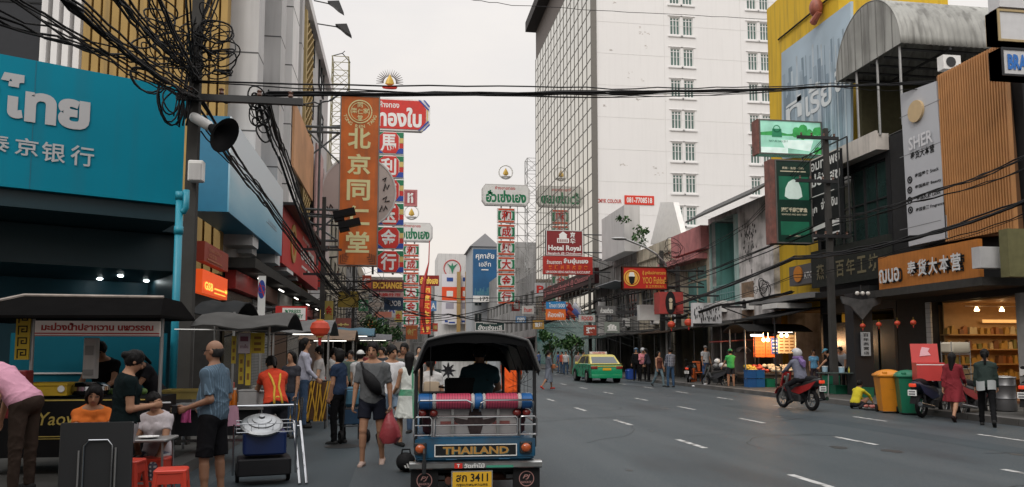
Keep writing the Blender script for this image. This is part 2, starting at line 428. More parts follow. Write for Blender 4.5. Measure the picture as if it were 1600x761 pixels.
# ================================================================ building helpers
def wall_holes(fr, mb, holes, n0, n1, u0=0., u1=1., v0=0., v1=1.):
 us = sorted({u0, u1, *[min(max(h[i], u0), u1) for h in holes for i in (0, 1)]}); vs = sorted({v0, v1, *[min(max(h[i], v0), v1) for h in holes for i in (2, 3)]})
 for j in range(len(vs) - 1):
  run = None
  for i in range(len(us) - 1):
   cu, cv = (us[i] + us[i + 1]) / 2, (vs[j] + vs[j + 1]) / 2
   solid = not any(h[0] < cu < h[1] and h[2] < cv < h[3] for h in holes)
   if solid: run = run if run is not None else us[i]
   if run is not None and (not solid or i == len(us) - 2):
    fr.slab(mb, run, us[i + 1] if solid else us[i], vs[j], vs[j + 1], n0, n1); run = None
 return mb
def window(fr, u0, u1, v0, v1, parent, fm, gm, nx=2, ny=1, t=.06, back=-.14, name='window'):
 a, b = t / fr.w, t / fr.h
 m = MB()
 fr.slab(m, u0, u1, v0, v0 + b, back, back + .1); fr.slab(m, u0, u1, v1 - b, v1, back, back + .1)
 for k in range(nx + 1):
  u = u0 + (u1 - u0 - a) * k / nx; fr.slab(m, u, u + a, v0 + b, v1 - b, back, back + .096)
 for k in range(1, ny):
  v = v0 + (v1 - v0) * k / ny; fr.slab(m, u0 + a, u1 - a, v - b / 2, v + b / 2, back, back + .09)
 w = part(name, m, fm, parent, w_=1)
 g = MB(); fr.slab(g, u0 + a * .5, u1 - a * .5, v0 + b * .5, v1 - b * .5, back + .03, back + .05); part('pane', g, gm, w, w_=1)
 return w
def rightfr(px0, px1, z0, z1, X=XR):
 ya, yb = Yof(px0, X), Yof(px1, X); return Frame((X, ya, z0), (0, -1, 0), (0, 0, 1), ya - yb, z1 - z0)
def leftfr(px0, px1, z0, z1, X=XL):
 ya, yb = Yof(px0, X), Yof(px1, X); return Frame((X, ya, z0), (0, 1, 0), (0, 0, 1), yb - ya, z1 - z0)
def bldg(name, label, y, x): return thing(name, label, 'building', (x, y, 0))
def shell(fr, depth, parent, m, holes, name='wall', n=.0, t=.25):
 """front wall with openings, two side walls, a back and a roof slab behind it"""
 mb = MB(); wall_holes(fr, mb, holes, n - t, n)
 fr.slab(mb, 0, .2 / fr.w, 0, 1, -depth, n - t); fr.slab(mb, 1 - .2 / fr.w, 1, 0, 1, -depth, n - t)
 fr.slab(mb, .2 / fr.w, 1 - .2 / fr.w, 0, 1, -depth, -depth + .2); fr.slab(mb, .2 / fr.w, 1 - .2 / fr.w, 1 - .2 / fr.h, 1, -depth + .2, n - t)
 return part(name, mb, m, parent, w_=1)
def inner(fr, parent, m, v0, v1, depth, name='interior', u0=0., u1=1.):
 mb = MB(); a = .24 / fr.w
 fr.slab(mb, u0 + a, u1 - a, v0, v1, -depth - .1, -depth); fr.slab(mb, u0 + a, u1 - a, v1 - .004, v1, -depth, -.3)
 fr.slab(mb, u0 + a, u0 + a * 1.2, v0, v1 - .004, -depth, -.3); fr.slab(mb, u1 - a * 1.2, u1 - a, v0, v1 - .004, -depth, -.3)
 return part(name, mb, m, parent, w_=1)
def awning(fr, u0, u1, v, out, drop, m, parent=None, name='awning', th=.05):
 mb = MB(); P = [fr.p(u0, v, .01), fr.p(u1, v, .01), fr.p(u1, v, out) - Vector((0, 0, drop)), fr.p(u0, v, out) - Vector((0, 0, drop))]
 Q = [p - Vector((0, 0, th)) for p in P]
 mb.add(P + Q, [(0, 1, 2, 3), (7, 6, 5, 4), (3, 2, 6, 7), (0, 4, 5, 1), (1, 5, 6, 2), (0, 3, 7, 4)])
 if parent is None: return mb
 return part(name, mb, m, parent, w_=1)
def ac_unit(fr, u, v, parent, n=.02, s=1.):
 m = MB(); m.cur = 0; w, h = .8 * s / fr.w, .6 * s / fr.h; fr.slab(m, u, u + w, v, v + h, n, n + .3)
 a = part('air_conditioner', m, WHITE, parent, w_=1)
 g = MB(); fr.disc(g, u + w * .42, v + h * .5, .22 * s, n + .3, n + .32, 16); part('fan_grille', g, DSTEEL, a, w_=1)
def shutter_mat(c): return mat('roller_shutter', c, .6, .2, var=.2, streak=.4, stripes=[(2, .11, .2, tuple(x * .5 for x in c))])
SHUT = shutter_mat((.28, .28, .27))
for (x0, x1, y0, y1, H, lab) in ((-16, XL, -60, -24, 11, 'unseen pale render row added on the left behind the viewer to block light'), (-16, XL, -23.5, 3.5, 9, 'unseen grey concrete row added on the left just behind the viewer to block light'), (XR, 29, -60, -20, 13, 'unseen tall grey row added on the right behind the viewer to block light'), (XR, 29, -19.5, 13.5, 10, 'unseen cream row added on the right just behind the viewer to block light')):  # unseen rows added behind the camera to keep low sky light off the street
 f = Frame((x1, y0, 0), (0, 1, 0), (0, 0, 1), y1 - y0, H) if x1 < 0 else Frame((x0, y1, 0), (0, -1, 0), (0, 0, 1), y1 - y0, H)
 b = bldg('added_shade_row', lab, y0, x0); n = int((y1 - y0) / 4); hs = [((k + .2) / n, (k + .8) / n, z / H, (z + 2) / H) for k in range(n) for z in (4.6, ) + ((8, ) if H > 10.5 else ())]
 shell(f, 11, b, [CREAM, CONC, GREYW][int(H) % 3], hs)
 m = MB()
 for h in hs: f.slab(m, *h, -.22, -.18)
 part('glazing', m, GLASSD, b, w_=1); m = MB(); f.slab(m, 0, 1, 3.4 / H, 3.6 / H, 0, 2.2); part('canopy', m, DARKW, b, w_=1); m = MB(); f.slab(m, .01, .99, 0, 3.2 / H, 0, .05); part('shopfronts', m, SHUT, b, w_=1)
# ================================================================ the white tower
def tower():
 Y0 = Yof(928, XR); Y1 = Yof(838, XR); top = atX(838, 92, XR).z; x1 = 44.; TZ = top + 6
 t = bldg('hotel_tower', 'tall white hotel tower with one side all of mirror glass squares', Y0, XR)
 fr = Frame((XR + .5, Y0, 0), (1, 0, 0), (0, 0, 1), x1 - XR - .5, TZ)
 cols = [(1056, 1072.5), (1077, 1093.5), (1181.5, 1197), (1202, 1217)]
 zt = lambda y: atY(1075, y, Y0).z
 ztop, zbot = zt(28), zt(273); pitch = (ztop - zbot) / 5; hh = zt(28) - zt(55.5)
 holes = []; rows = []
 for k in range(-4, 9):
  zb = ztop - hh - pitch * k
  if zb < 3 or zb + hh > TZ - 1: continue
  for (a, b) in cols + [(1310, 1326), (1331, 1347)]:
   holes.append(((Xof(a, Y0) - XR - .5) / fr.w, (Xof(b, Y0) - XR - .5) / fr.w, zb / TZ, (zb + hh) / TZ))
 mb = MB(); wall_holes(fr, mb, holes, -.3, 0)
 fr.slab(mb, 1 - .3 / fr.w, 1, 0, 1, -(Y1 - Y0), -.3); fr.slab(mb, 0, 1 - .3 / fr.w, 1 - .4 / TZ, 1, -(Y1 - Y0), -.3); fr.slab(mb, 0, 1 - .3 / fr.w, 0, 1 - .4 / TZ, -(Y1 - Y0), -(Y1 - Y0) + .3)
 wm = mat('tower_render', (.80, .79, .785), .8, var=.05, scale=.12, streak=.03, dirt=.0, bump=.12, bscale=.6)
 part('wall', mb, wm, t, w_=1)
 fm = mat('white_window_frame', (.74, .75, .74), .5, var=.03)
 for h in holes: 
  w = window(fr, *h, t, fm, GLASSG, 3, 1, .09, -.2)
  m = MB(); fr.slab(m, h[0] - .008, h[1] + .008, h[2] - .22 / TZ, h[2] - .002, .0, .12)
  fr.slab(m, h[0] - .008, h[1] + .008, h[3] + .002, h[3] + .12 / TZ, .0, .08); part('sill', m, wm, w, w_=1)
  m = MB(); vv = h[2] + (h[3] - h[2]) * .8; fr.slab(m, h[0], h[1], vv, vv + .07 / TZ, -.13, -.098); part('transom', m, fm, w, w_=1)
 m = MB(); r = random.Random(5)
 for (px, py, w, h) in ((955, 78, 5, 2), (1000, 48, 3, 14), (1010, 52, 16, 4), (960, 4, 5, 2), (1010, 74, 3, 6), (985, 118, 8, 9), (1005, 125, 7, 3), (975, 258, 9, 4), (1030, 272, 12, 4), (1022, 262, 6, 3), (1000, 156, 9, 2), (945, 165, 4, 3), (1040, 150, 3, 20)):
  for q in range(5):
   p = atY(px + r.uniform(-w, w) * .6, py + r.uniform(-h, h) * .6, Y0); u, v = (p.x - XR - .5) / fr.w, p.z / TZ; s = r.uniform(.03, .12)
   fr.poly(m, [(u + s * r.uniform(.5, 1.6) * math.cos(a) / fr.w, v + s * r.uniform(.2, .8) * math.sin(a) / TZ) for a in [i * .9 for i in range(7)]], -.002, .004)
 part('bare_plaster', m, mat('bare_plaster', (.6, .56, .53), .9, var=.3, scale=3), t, w_=1)
 m = MB(); 
 for px in (1046, 1170): u = (Xof(px, Y0) - XR - .5) / fr.w; fr.slab(m, u, u + .03 / fr.w, 0, 1, 0, .02)
 for k in range(14): v = (zbot - .9 + pitch * (k - 3)) / TZ; fr.slab(m, 0, 1, v, v + .03 / TZ, 0, .012)
 part('wall_joint', m, mat('faint_joint', (.72, .71, .70), .8), t, w_=1)
 gf = Frame((XR, Y1, 0), (0, -1, 0), (0, 0, 1), Y1 - Y0 - .0, top)
 m = MB(); gf.slab(m, 0, 1, 5.5 / top, 1, -.42, 0); part('curtain_wall', m, MIRROR, t, w_=1)
 m = MB(); N = 17
 for k in range(N + 1): u = k / N; gf.slab(m, max(0, u - .05 / gf.w), min(1, u + .05 / gf.w), 5.5 / top, 1, .002, .035)
 nr = int((top - 5.5) / 1.5)
 for k in range(nr + 1): v = (5.5 + (top - 5.5) * k / nr) / top; gf.slab(m, 0, 1, v - .035 / top, v + .035 / top, .004, .03)
 part('mullion_grid', m, mat('bronze_mullion', (.17, .16, .145), .5, .4, var=.1), t, w_=1)
 m = MB(); m.bb(XR - .02, XR + .5, Y0 - .12, Y0, 5.5, top + 3.8); part('corner_trim', m, mat('bronze_mullion', (.17, .16, .145), .5, .4, var=.1), t, w_=1)
 m = MB(); m.bb(XR + .05, XR + 1.0, Y0 + .05, Y1, top, top + 3.9); part('attic', m, mat('brown_cladding', (.12, .10, .09), .7), t, w_=1)
 m = MB(); m.bb(XR - 1.3, XR + .5, Y0 - .3, Y1 + .3, top + 3.9, top + 5.2); part('roof_overhang', m, mat('brown_fascia', (.055, .05, .05), .7), t, w_=1)
 m = MB(); gf.slab(m, 0, 1, 0, 5.48 / top, -.6, -.1); part('podium', m, mat('teal_glazing', (.05, .20, .19), .2, var=.3, scale=.4, spec=.7), t, w_=1)
 fr2 = frontY(931, 1022, 303, 318, Y0 - .03)
 s = thing('wall_advert', 'small red phone number panel on the blank wall of the white tower', 'sign', fr2.O)
 m = MB(); fr2.slab(m, .49, 1, 0, .95, -.02, .03); part('panel', m, paint('advert_red', (214, 52, 30)), s, w_=1)
 m = MB(); fr2.text(m, '081-7708518', .745, .47, .44, .6, .034, .03); part('lettering', m, WHITE, s, w_=1)
 m = MB(); fr2.text(m, 'CMYK COLOUR', .23, .3, .42, .42, .0, .03); part('painted_words', m, paint('advert_red_text', (190, 60, 50)), s, w_=1)
tower()
# ================================================================ right-hand shophouses, near to far
def right_blocks():
 fa = rightfr(1404, 1622, 0, 9.4)
 b = bldg('slat_fronted_shop', 'shophouse with an orange slatted upper front and a lit snack shop below', Yof(1404, XR), XR)
 shell(fa, 12, b, mat('shop_dark_wall', (.035, .035, .036), .7, var=.2), [(.30, .95, .0, .345)])
 inner(fa, b, mat('shop_wood_wall', (.34, .20, .08), .6, var=.2), 0.016, .345, 5.0, u0=.28, u1=.97)
 m = MB(); fa.slab(m, .28, .97, 0, .022, -5, .0); part('shop_floor', m, mat('terracotta_floor', (.25, .12, .07), .5), b, w_=1)
 Xp = XR - .55
 def polyX(pts, th, X=Xp):
  m = MB(); m.prism([(atX(px, py, X).y, atX(px, py, X).z) for px, py in pts], 'X', X, X + th); return m
 part('white_panel', polyX([(1420, 385), (1407, 147), (1462, 127), (1480, 372)], .5), mat('pale_cladding', (.47, .48, .51), .5, var=.08, scale=1.), b, w_=1)
 part('timber_backing', polyX([(1481, 374), (1463, 120), (1557, 71), (1583, 366)], .35, XR - .42), mat('slat_backing', (.16, .075, .03), .7), b, w_=1)
 m = MB(); ya, yb = atX(1464, 122, Xp).y, atX(1570, 70, Xp).y
 zt0, zt1 = atX(1464, 118, Xp).z, atX(1559, 69, Xp).z; zb = atX(1500, 374, Xp).z
 n = 27
 for k in range(n):
  y = ya + (yb - ya) * (k + .5) / n; zt = zt0 + (zt1 - zt0) * (k + .5) / n
  m.bb(Xp, Xp + .12, y - .026, y + .026, zb, zt)
 part('timber_slats', m, mat('orange_timber', (.50, .235, .085), .55, var=.2, scale=2.), b, w_=1)
 p = atX(1433, 174, Xp); m = MB(); m.cyl((Xp - .09, p.y, p.z), (Xp - .002, p.y, p.z), .36, n=32); part('round_emblem', m, mat('gilt_disc', (.55, .40, .22), .45), b, w_=1)
 wf = Frame((Xp, ya, 0), (0, -1, 0), (0, 0, 1), 1, 1)
 def wtext(s, px, py, hpx, wpx, mt, name='lettering', bold=.02, n=.01):
  a = atX(px, py, Xp); d = abs(atX(px, py + hpx, Xp).z - a.z); w = abs(atX(px + wpx, py, Xp).y - a.y)
  f = Frame((Xp, a.y, a.z), (0, -1, 0), (0, 0, 1), 1, 1); m = MB(); f.text(m, s, 0, 0, w, d, n, bold); return m
 lt = MB(); 
 lt.add(*[(lambda q: (q.v, q.f))(wtext('SHER', 1440, 219, 21, 40, None, n=.05))][0]); part('raised_letters', lt, mat('pale_letters', (.66, .66, .68), .5), b, w_=1)
 lt = MB()
 for (s, px, py, h, w) in (('泰货大本营', 1441, 238, 13, 40), ('泰国零食 Snack', 1448, 269, 7, 40), ('泰国美妆 Beauty', 1450, 287, 7, 44), ('泰国乳胶 Latex', 1451, 305, 7, 40), ('泰国香薰 Fragrance', 1453, 323, 7, 48)):
  q = wtext(s, px, py, h, w, None); lt.add(q.v, q.f)
 part('black_lettering', lt, DARK, b, w_=1)
 m = MB()
 for (px, py) in ((1422, 281), (1422, 297), (1422, 313), (1423, 328)):
  p = atX(px, py, Xp); m.torus((Xp - .01, p.y, p.z), .1, .022, 18, 5, 'X'); m.box((Xp - .01, p.y, p.z), (.02, .06, .07))
 part('round_icon', m, DARK, b, w_=1)
 m = MB(); 
 for py in (185, 247, 360): a = atX(1406, py, Xp); c = atX(1470, py - 22, Xp); m.bb(Xp - .004, Xp, a.y, c.y, a.z, a.z + .02)
 part('panel_joint', m, mat('joint_grey', (.2, .2, .21), .7), b, w_=1)  # grey strips marking the joints of the pale cladding
 sy = fa.p(.30, 0).y - .02; sf = Frame((XR + .25, sy, .16), (1, 0, 0), (0, 0, 1), 4.4, 3.0)
 m = MB(); sf.slab(m, 0, 1, 0, 1, -.02, -.005); part('shelf_back', m, mat('shelf_back_wood', (.16, .09, .03), .6, var=.3), b, w_=1)
 r = random.Random(9); pk = [mat('packet_gold', (.36, .21, .05), .4), mat('packet_cream', (.45, .36, .2), .4), mat('packet_brown', (.16, .07, .03), .4), mat('packet_green', (.16, .15, .05), .4), mat('packet_red', (.26, .10, .03), .4)]
 m = MB(); q = MB()
 for k in range(5):
  v = .02 + .16 * k; sf.slab(q, .0, 1, v, v + .014, -.004, .42); x = .01
  while x < .97:
   w = r.uniform(.028, .05); h = r.uniform(.05, .10); m.cur = r.choice((0, 0, 0, 1, 2, 3, 4)); e = w * .16; sf.poly(m, [(x, v + .0145), (x + w * .93, v + .0145), (x + w * .93 - e * r.random(), v + .0145 + h * .8), (x + w * .7, v + .0145 + h), (x + w * .2, v + .0145 + h * r.uniform(.9, 1)), (x + e * r.random(), v + .0145 + h * .75)], .08, .34 - .1 * r.random()); x += w * r.choice((1, 1, 1, 1.5))
 part('shelf', q, mat('shelf_wood', (.3, .17, .06), .5), b, w_=1); part('snack_packets', m, pk, b, w_=1, kind='stuff')
 m = MB(); sf.slab(m, .3, .99, .80, .835, .3, .33); part('lit_shelf_sign', m, mat('warm_panel', (.9, .55, .2), emit=.5), b, w_=1)
 m = MB(); m.bb(XR + .5, XR + 4.2, sy - .92, sy - .88, 3.05, 3.08); tr = part('light_track', m, WHITE, b, w_=1)
 for k in range(4):
  u = .45 + k * .14; m = MB(); p = Vector((XR + .9 + .9 * k, sy - .9, 3.05)); m.lathe([(.02, 0), (.07, -.1), (.075, -.14), (.0, -.13)], p, 12); part('spot_lamp', m, WARM, tr, w_=1)
 m = MB(); fa.slab(m, .0, 1, .365, .39, 0, 1.6); part('canopy', m, DARKW, b, w_=1)
 m = MB(); fa.slab(m, .262, .30, 0, .345, 0, .06); part('tiled_pillar', m, mat('white_tiles', (.5, .5, .5), .3, stripes=[(2, .16, .08, (.2, .2, .2))]), b, w_=1)
 m = MB(); fa.slab(m, .95, 1, 0, .345, 0, .35); part('pillar', m, CONC, b, w_=1)
 m = MB(); fa.slab(m, .955, .985, .10, .125, .36, .37); part('notice', m, WHITE, b, w_=1)
 for ly in (-1.2, -3.6):
  L = bpy.data.lights.new('shop_light', 'AREA'); L.energy = 32; L.size = 1.8; L.color = (1, .72, .42); lo = bpy.data.objects.new('shop_light', L); COL.objects.link(lo); lo.location = fa.p(.64, 2.95 / 9.4, ly)
 zB = atX(1330, 195, XR).z * 0 + 9.0
 fb = rightfr(1284, 1403, 0, 9.3)
 b = bldg('dark_glazed_shop', 'black shophouse with dark glass upper storeys and an open terrace under a corrugated vault', Yof(1284, XR), XR)
 shell(fb, 12, b, mat('black_cladding', (.025, .026, .028), .5, var=.2), [(.03, .97, 0, .34), (.05, .95, .48, .93)])
 inner(fb, b, DARK, 0, .34, 4)
 for k in range(3): window(fb, .05 + .3 * k, .05 + .3 * (k + 1), .48, .93, b, DSTEEL, mat('storey_glass', (.03, .06, .055), .05, 0, var=.3, scale=.6, spec=1.), 2, 3, .05, -.2)
 m = MB(); fb.slab(m, -.0, 1, .955, 1.02, .0, .5); fb.slab(m, 0, 1, 1.02, 1.03, .42, .5); part('parapet', m, mat('cream_parapet', (.62, .57, .52), .7, streak=.3), b, w_=1)
 Xg = XR - .5; y0, y1 = Yof(1322, Xg), Yof(1429, Xg); zs = atX(1429, 53, Xg).z; rad = (y0 - y1) / 2; yc = (y0 + y1) / 2; hv = 1.15
 VM = mat('old_corrugated_sheet', (.40, .40, .375), .75, .1, var=.25, scale=.8, streak=.55, dirt=.35)
 def vf(u, v):
  a = math.pi * v; x = Xg + 9 * u; k = rad + .02 * math.sin(u * 9 * 2 * math.pi / .22)
  return (x, yc - k * math.cos(a), zs + k * hv * math.sin(a))
 part('vault_sheet', MB().sheet(vf, 330, 24, .03), VM, b, 'full', w_=1)
 m = MB(); m.prism([(yc - (rad - .03) * math.cos(math.pi * k / 28), zs + (rad - .03) * hv * math.sin(math.pi * k / 28)) for k in range(29)], 'X', Xg + .02, Xg + .07); part('gable_sheet', m, VM, b, w_=1)
 m = MB()
 for k in range(1, 9):
  yy = y0 + (y1 - y0) * k / 9; hh = math.sqrt(max(0, 1 - ((yy - yc) / rad) ** 2)) * rad * hv
  m.bb(Xg - .004, Xg + .02, yy - .012, yy + .012, zs + .02, zs + hh - .06)
 part('sheet_seam', m, mat('seam_grey', (.2, .2, .19), .8), b, w_=1)
 m = MB()
 for px in (1356, 1390, 1427):
  yy = Yof(px, XR - .35); m.cyl((XR - .35, yy, 9.4), (XR - .35, yy, zs + .05), .045, n=8)
 part('terrace_post', m, STEEL, b, w_=1)
 m = MB(); m.bb(XR + .4, XR + 8, y0 - .25, y0 - .1, 9.42, zs); part('terrace_end_wall', m, mat('terrace_wall', (.06, .055, .03), .8, var=.3), b, w_=1)
 m = MB(); m.bb(XR + 6.2, XR + 6.4, y1 - 3, y0 - .3, 9.43, 13.5); part('terrace_back_wall', m, mat('terrace_wall', (.06, .055, .03), .8, var=.3), b, w_=1)
 m = MB(); m.bb(XR + .0, XR + 6.2, y1 - 3, y0, 9.36, 9.42); part('terrace_floor', m, CONC, b, w_=1)
 m = MB()
 for k in range(5): yy = y0 + (y1 - y0) * (k + .5) / 5; m.tube([(XR - .3, yy, zs - .05), (XR + 6.1, yy, zs - .05)], .05, 5)
 m.tube([(XR + 1.4, y0, zs - .1), (XR + 1.4, y1, zs - .1)], .05, 5); part('roof_rafter', m, DSTEEL, b, w_=1)
 p = atY(1465, 112, y1 - .6); f2 = Frame(p, (1, 0, 0), (0, 0, 1), 2, 1.6); ac_unit(f2, 0, 0, b, 0, .8)
 for k in range(4):
  m = MB(); u = .12 + .2 * k; fb.slab(m, u, u + .17, .002, .3, -.35, -.28); part('shop_door', m, mat('smoked_door', (.03, .032, .033), .25, spec=.8), b, w_=1)
 m = MB(); fb.slab(m, 0, 1, .40, .425, 0, 1.0); part('canopy', m, DARK, b, w_=1)
 Xc = XR + .3
 fc = rightfr(1214, 1331, 0, 18.4, Xc)
 b = bldg('yellow_building', 'tall yellow building with a pale blue city mural on its upper wall', Yof(1214, Xc), Xc)
 ztopL = atX(1214, 20, Xc).z
 shell(fc, 5, b, mat('yellow_render', (.70, .45, .035), .7, var=.15, scale=.5, streak=.3, spec=.2), [(.1, .9, 0.0, .19)])
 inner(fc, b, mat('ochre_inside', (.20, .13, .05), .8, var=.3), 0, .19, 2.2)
 mu = Frame((Xc - .12, Yof(1221, Xc - .12), 0), (0, -1, 0), (0, 0, 1), 1, 1)
 def mz(px, py): p = atX(px, py, Xc - .12); return (p.y, p.z)
 bd = MB(); bd.prism([mz(1222, 248), mz(1221, 83), mz(1329, 2), mz(1329, 240)], 'X', Xc - .12, Xc - .005)
 mr = part('mural_board', bd, mat('mural_sky', (.42, .53, .62), .6, var=.35, scale=.35), b, w_=1)
 m = MB(); r = random.Random(21); tones = [mat('mural_tower_%s' % w, c, .6, var=.4, scale=1.2) for w, c in (('pale', (.52, .60, .66)), ('mid', (.33, .42, .50)), ('deep', (.22, .30, .37)))]
 for row in range(3):
  for k in range(17):
   px = 1224 + k * 6.6 + r.uniform(-2, 2); w = r.uniform(4, 10); top = 83 - (px - 1221) * .74 + 20 + row * 26 + r.uniform(0, 26)
   base = 236 - (px - 1221) * .1
   if top > base - 6 or px + w > 1328: continue
   m.cur = r.randrange(3); yA, zA = mz(px, top); yB, zB2 = mz(px + w, base); X_ = Xc - .125 - .004 * row - .0011 * (k % 3)
   m.add([(X_, yA, zB2), (X_, yB, zB2), (X_, yB, zA), (X_, yA, zA)], [(0, 1, 2, 3)])
 part('mural_skyline', m, tones, mr, w_=1)
 m = MB(); a = atX(1268, 190, Xc - .16); f = Frame(a, (0, -1, 0), (0, 0, 1), 1, 1)
 for (s, px, py, wpx, hpx) in (('ที่', 1240, 170, 26, 34), ('เรีย', 1278, 150, 44, 46), ('อก', 1316, 122, 26, 36)):
  q = atX(px, py, Xc - .15); f = Frame(q, (0, -1, 0), (0, 0, 1), 1, 1); f.text(m, s, 0, 0, abs(atX(px + wpx, py, Xc - .15).y - q.y), abs(atX(px, py + hpx, Xc - .15).z - q.z), 0, .02)
 part('mural_lettering', m, mat('mural_white', (.68, .72, .74), .6), mr, w_=1)
 m = MB(); yA, zA = mz(1214, 62); yB, zB2 = mz(1300, -1); m.tube([(Xc - .06, yA, zA), (Xc - .06, yA - 8, zA + .0)], .04, 5); part('wall_cable', m, CABLE, b, w_=1)
 m = MB(); p = atX(1275, 12, Xc - .3); m.ell(p, (.28, .3, .42), 12, 8); m.tube([p - Vector((0, .25, .3)), p - Vector((.1, -.1, .62)), p - Vector((0, -.3, .5))], [.12, .16, .06], 8)
 part('carved_wall_mask', m, mat('painted_carving', (.35, .10, .06), .5, var=.5, scale=9), b, True, w_=1)
 m = MB(); fc.slab(m, .05, .95, .205, .217, 0, 1.5); part('canopy', m, mat('grey_canopy', (.2, .2, .2), .7), b, w_=1)
 m = MB(); fc.slab(m, .4, .62, .188, .2, .3, 1.9); part('white_awning', m, WHITE, b, w_=1)
 fd = rightfr(1111, 1213, 0, 1)
 zE = atX(1205, 292, XR - .6).z
 fd = rightfr(1111, 1213, 0, zE)
 b = bldg('peeling_shophouse', 'old white shophouse with peeling paint and a teal balcony recess', Yof(1111, XR), XR)
 H = zE; bal = (.05, .50, 4.3 / H, .97); 
 peel = mat('peeling_white', (.72, .69, .68), .85, var=.15, scale=1.5, streak=.35, dirt=.7, bump=.3, bscale=9)
 shell(fd, 11, b, peel, [bal, (.04, .96, 0, 3.3 / H)])
 teal = mat('faded_teal', (.20, .47, .43), .8, var=.3, scale=1.2, streak=.35, dirt=.2)
 m = MB(); fd.slab(m, .04, .51, 4.2 / H, .97, -2.0, -1.8); fd.slab(m, .04, .052, 4.2 / H, .97, -1.8, -.26); fd.slab(m, .498, .51, 4.2 / H, .97, -1.8, -.26); fd.slab(m, .04, .51, 4.1 / H, 4.22 / H, -1.8, -.26); part('balcony_recess', m, teal, b, w_=1)
 m = MB(); fd.slab(m, .04, .06, 4.0 / H, .96, .002, .1); fd.slab(m, .47, .51, 4.0 / H, .96, .002, .12); part('pilaster', m, mat('pale_teal', (.36, .50, .48), .8, streak=.5), b, w_=1)
 m = MB()
 for k in range(12): u = .06 + .44 * k / 11; fd.slab(m, u, u + .006, 4.3 / H, 5.2 / H, -.06, -.03)
 for v in (4.32, 4.75, 5.2): fd.slab(m, .05, .50, v / H, (v + .05) / H, -.07, -.02)
 part('balcony_railing', m, mat('teal_rail', (.2, .36, .36), .6), b, w_=1)
 fdx = Frame(fd.p(0, 0, -1.78), fd.U, fd.V, fd.w, fd.h)
 for (a, c) in ((.12, .22), (.30, .42)): window(fdx, a, c, 4.4 / H, 6.6 / H, b, teal, GLASSD, 2, 2, .06, .01, 'balcony_door')
 m = MB(); fd.slab(m, .55, .72, .2, .56, 0, .04); part('bare_patch', m, mat('bare_brick', (.30, .20, .13), .9, var=.4, scale=4, dirt=.5), b, w_=1)
 m = MB(); r = random.Random(14)
 for k in range(70): u, v = .66 + r.gauss(0, .06), .88 - abs(r.gauss(0, .14)); s = r.uniform(.02, .085); fd.poly(m, [(u + s * r.uniform(.4, 1.2) * math.cos(a) / fd.w, v + s * r.uniform(.5, 2.2) * math.sin(a) / fd.h) for a in [i * .785 for i in range(8)]], -.002, .003 + .0002 * k)
 part('black_mould', m, mat('mould', (.09, .088, .085), .9), b, w_=1)
 m = MB(); ov = awning(fd, -.02, 1.1, 1.06, 1.3, .75, None); 
 for k in range(34): u = -.02 + 1.12 * k / 33; p = fd.p(u, 1.06, .02) + Vector((0, 0, .03)); q = fd.p(u, 1.06, 1.3) + Vector((0, 0, -.72)); ov.tube([p, q], .03, 5)
 part('corrugated_eave', ov, mat('dark_corrugated', (.10, .10, .10), .7, var=.4, dirt=.5), b, w_=1)
 m = MB(); fd.slab(m, .04, .96, 0, 3.3 / H, -3, -2.9); part('shopfront', m, DARK, b, w_=1)
 m = MB(); fd.slab(m, .38, .94, .0, 3.3 / H, -.2, -.12); part('concrete_infill', m, mat('sooty_concrete', (.13, .13, .125), .85, var=.4, scale=1.1, streak=.9, dirt=.8), b, w_=1)
 ac_unit(fd, .2, 3.75 / H, b); ac_unit(fd, .62, 3.7 / H, b)
 H = 8.3; fe = rightfr(1052, 1110, 0, H)
 b = bldg('pink_shophouse', 'cream shophouse with a pink roof parapet and tall teal window', Yof(1052, XR), XR)
 shell(fe, 11, b, CREAM, [(.05, .95, 0, 3.2 / H), (.42, .95, 4.0 / H, 6.7 / H)])
 window(fe, .42, .95, 4.0 / H, 6.7 / H, b, mat('cream_frame', (.5, .46, .36), .7), mat('teal_pane', (.10, .30, .28), .25, var=.4, scale=.8), 2, 3, .1)
 pink = mat('pink_render', (.52, .20, .20), .8, var=.15, streak=.35, dirt=.15)
 m = MB(); fe.slab(m, .22, 1.03, .90, 1.06, .0, .5); fe.slab(m, -.1, .98, .835, .875, .0, .75); part('pink_parapet', m, pink, b, w_=1)
 m = MB(); fe.slab(m, .05, .95, 0, 3.2 / H, -2, -1.9); part('shopfront', m, SHUT, b, w_=1)
 ac_unit(fe, .1, 3.4 / H, b)
 spec = [(1000, 1051, 8.2, CREAM, 'cream shophouse with a white metal gable behind it', 'gable'), (962, 999, 8.6, CONC, 'grey shophouse with dark louvred windows and hanging creeper', 'louvre'), (931, 961, 8.8, CONC, 'grey concrete shophouse next to the white tower', 'box')]
 for (a, c, H, mt, lab, kind) in spec:
  f = rightfr(a, c, 0, H); b = bldg('concrete_shophouse', lab, Yof(a, XR), XR)
  shell(f, 11, b, mt, [(.06, .94, 0, 3.1 / H), (.08, .46, 4.2 / H, 6.4 / H), (.54, .92, 4.2 / H, 6.4 / H)])
  for (u0, u1) in ((.08, .46), (.54, .92)): window(f, u0, u1, 4.2 / H, 6.4 / H, b, mat('grey_frame', (.25, .25, .25), .7), GLASSD, 3, 2, .07)
  m = MB(); f.slab(m, .06, .94, 0, 3.1 / H, -1.3, -1.2); part('shopfront', m, SHUT if kind != 'louvre' else mat('dim_glass_front', (.07, .07, .03), .3, var=.4), b, w_=1)
  m = MB(); f.slab(m, 0, 1, .985, 1.09, -.2, .15); part('parapet', m, mt, b, w_=1)
  awning(f, .0, 1., 7.2 / H, 1.2, .35, mat('faded_awning', (.32, .32, .31), .8, var=.3, dirt=.4), b)
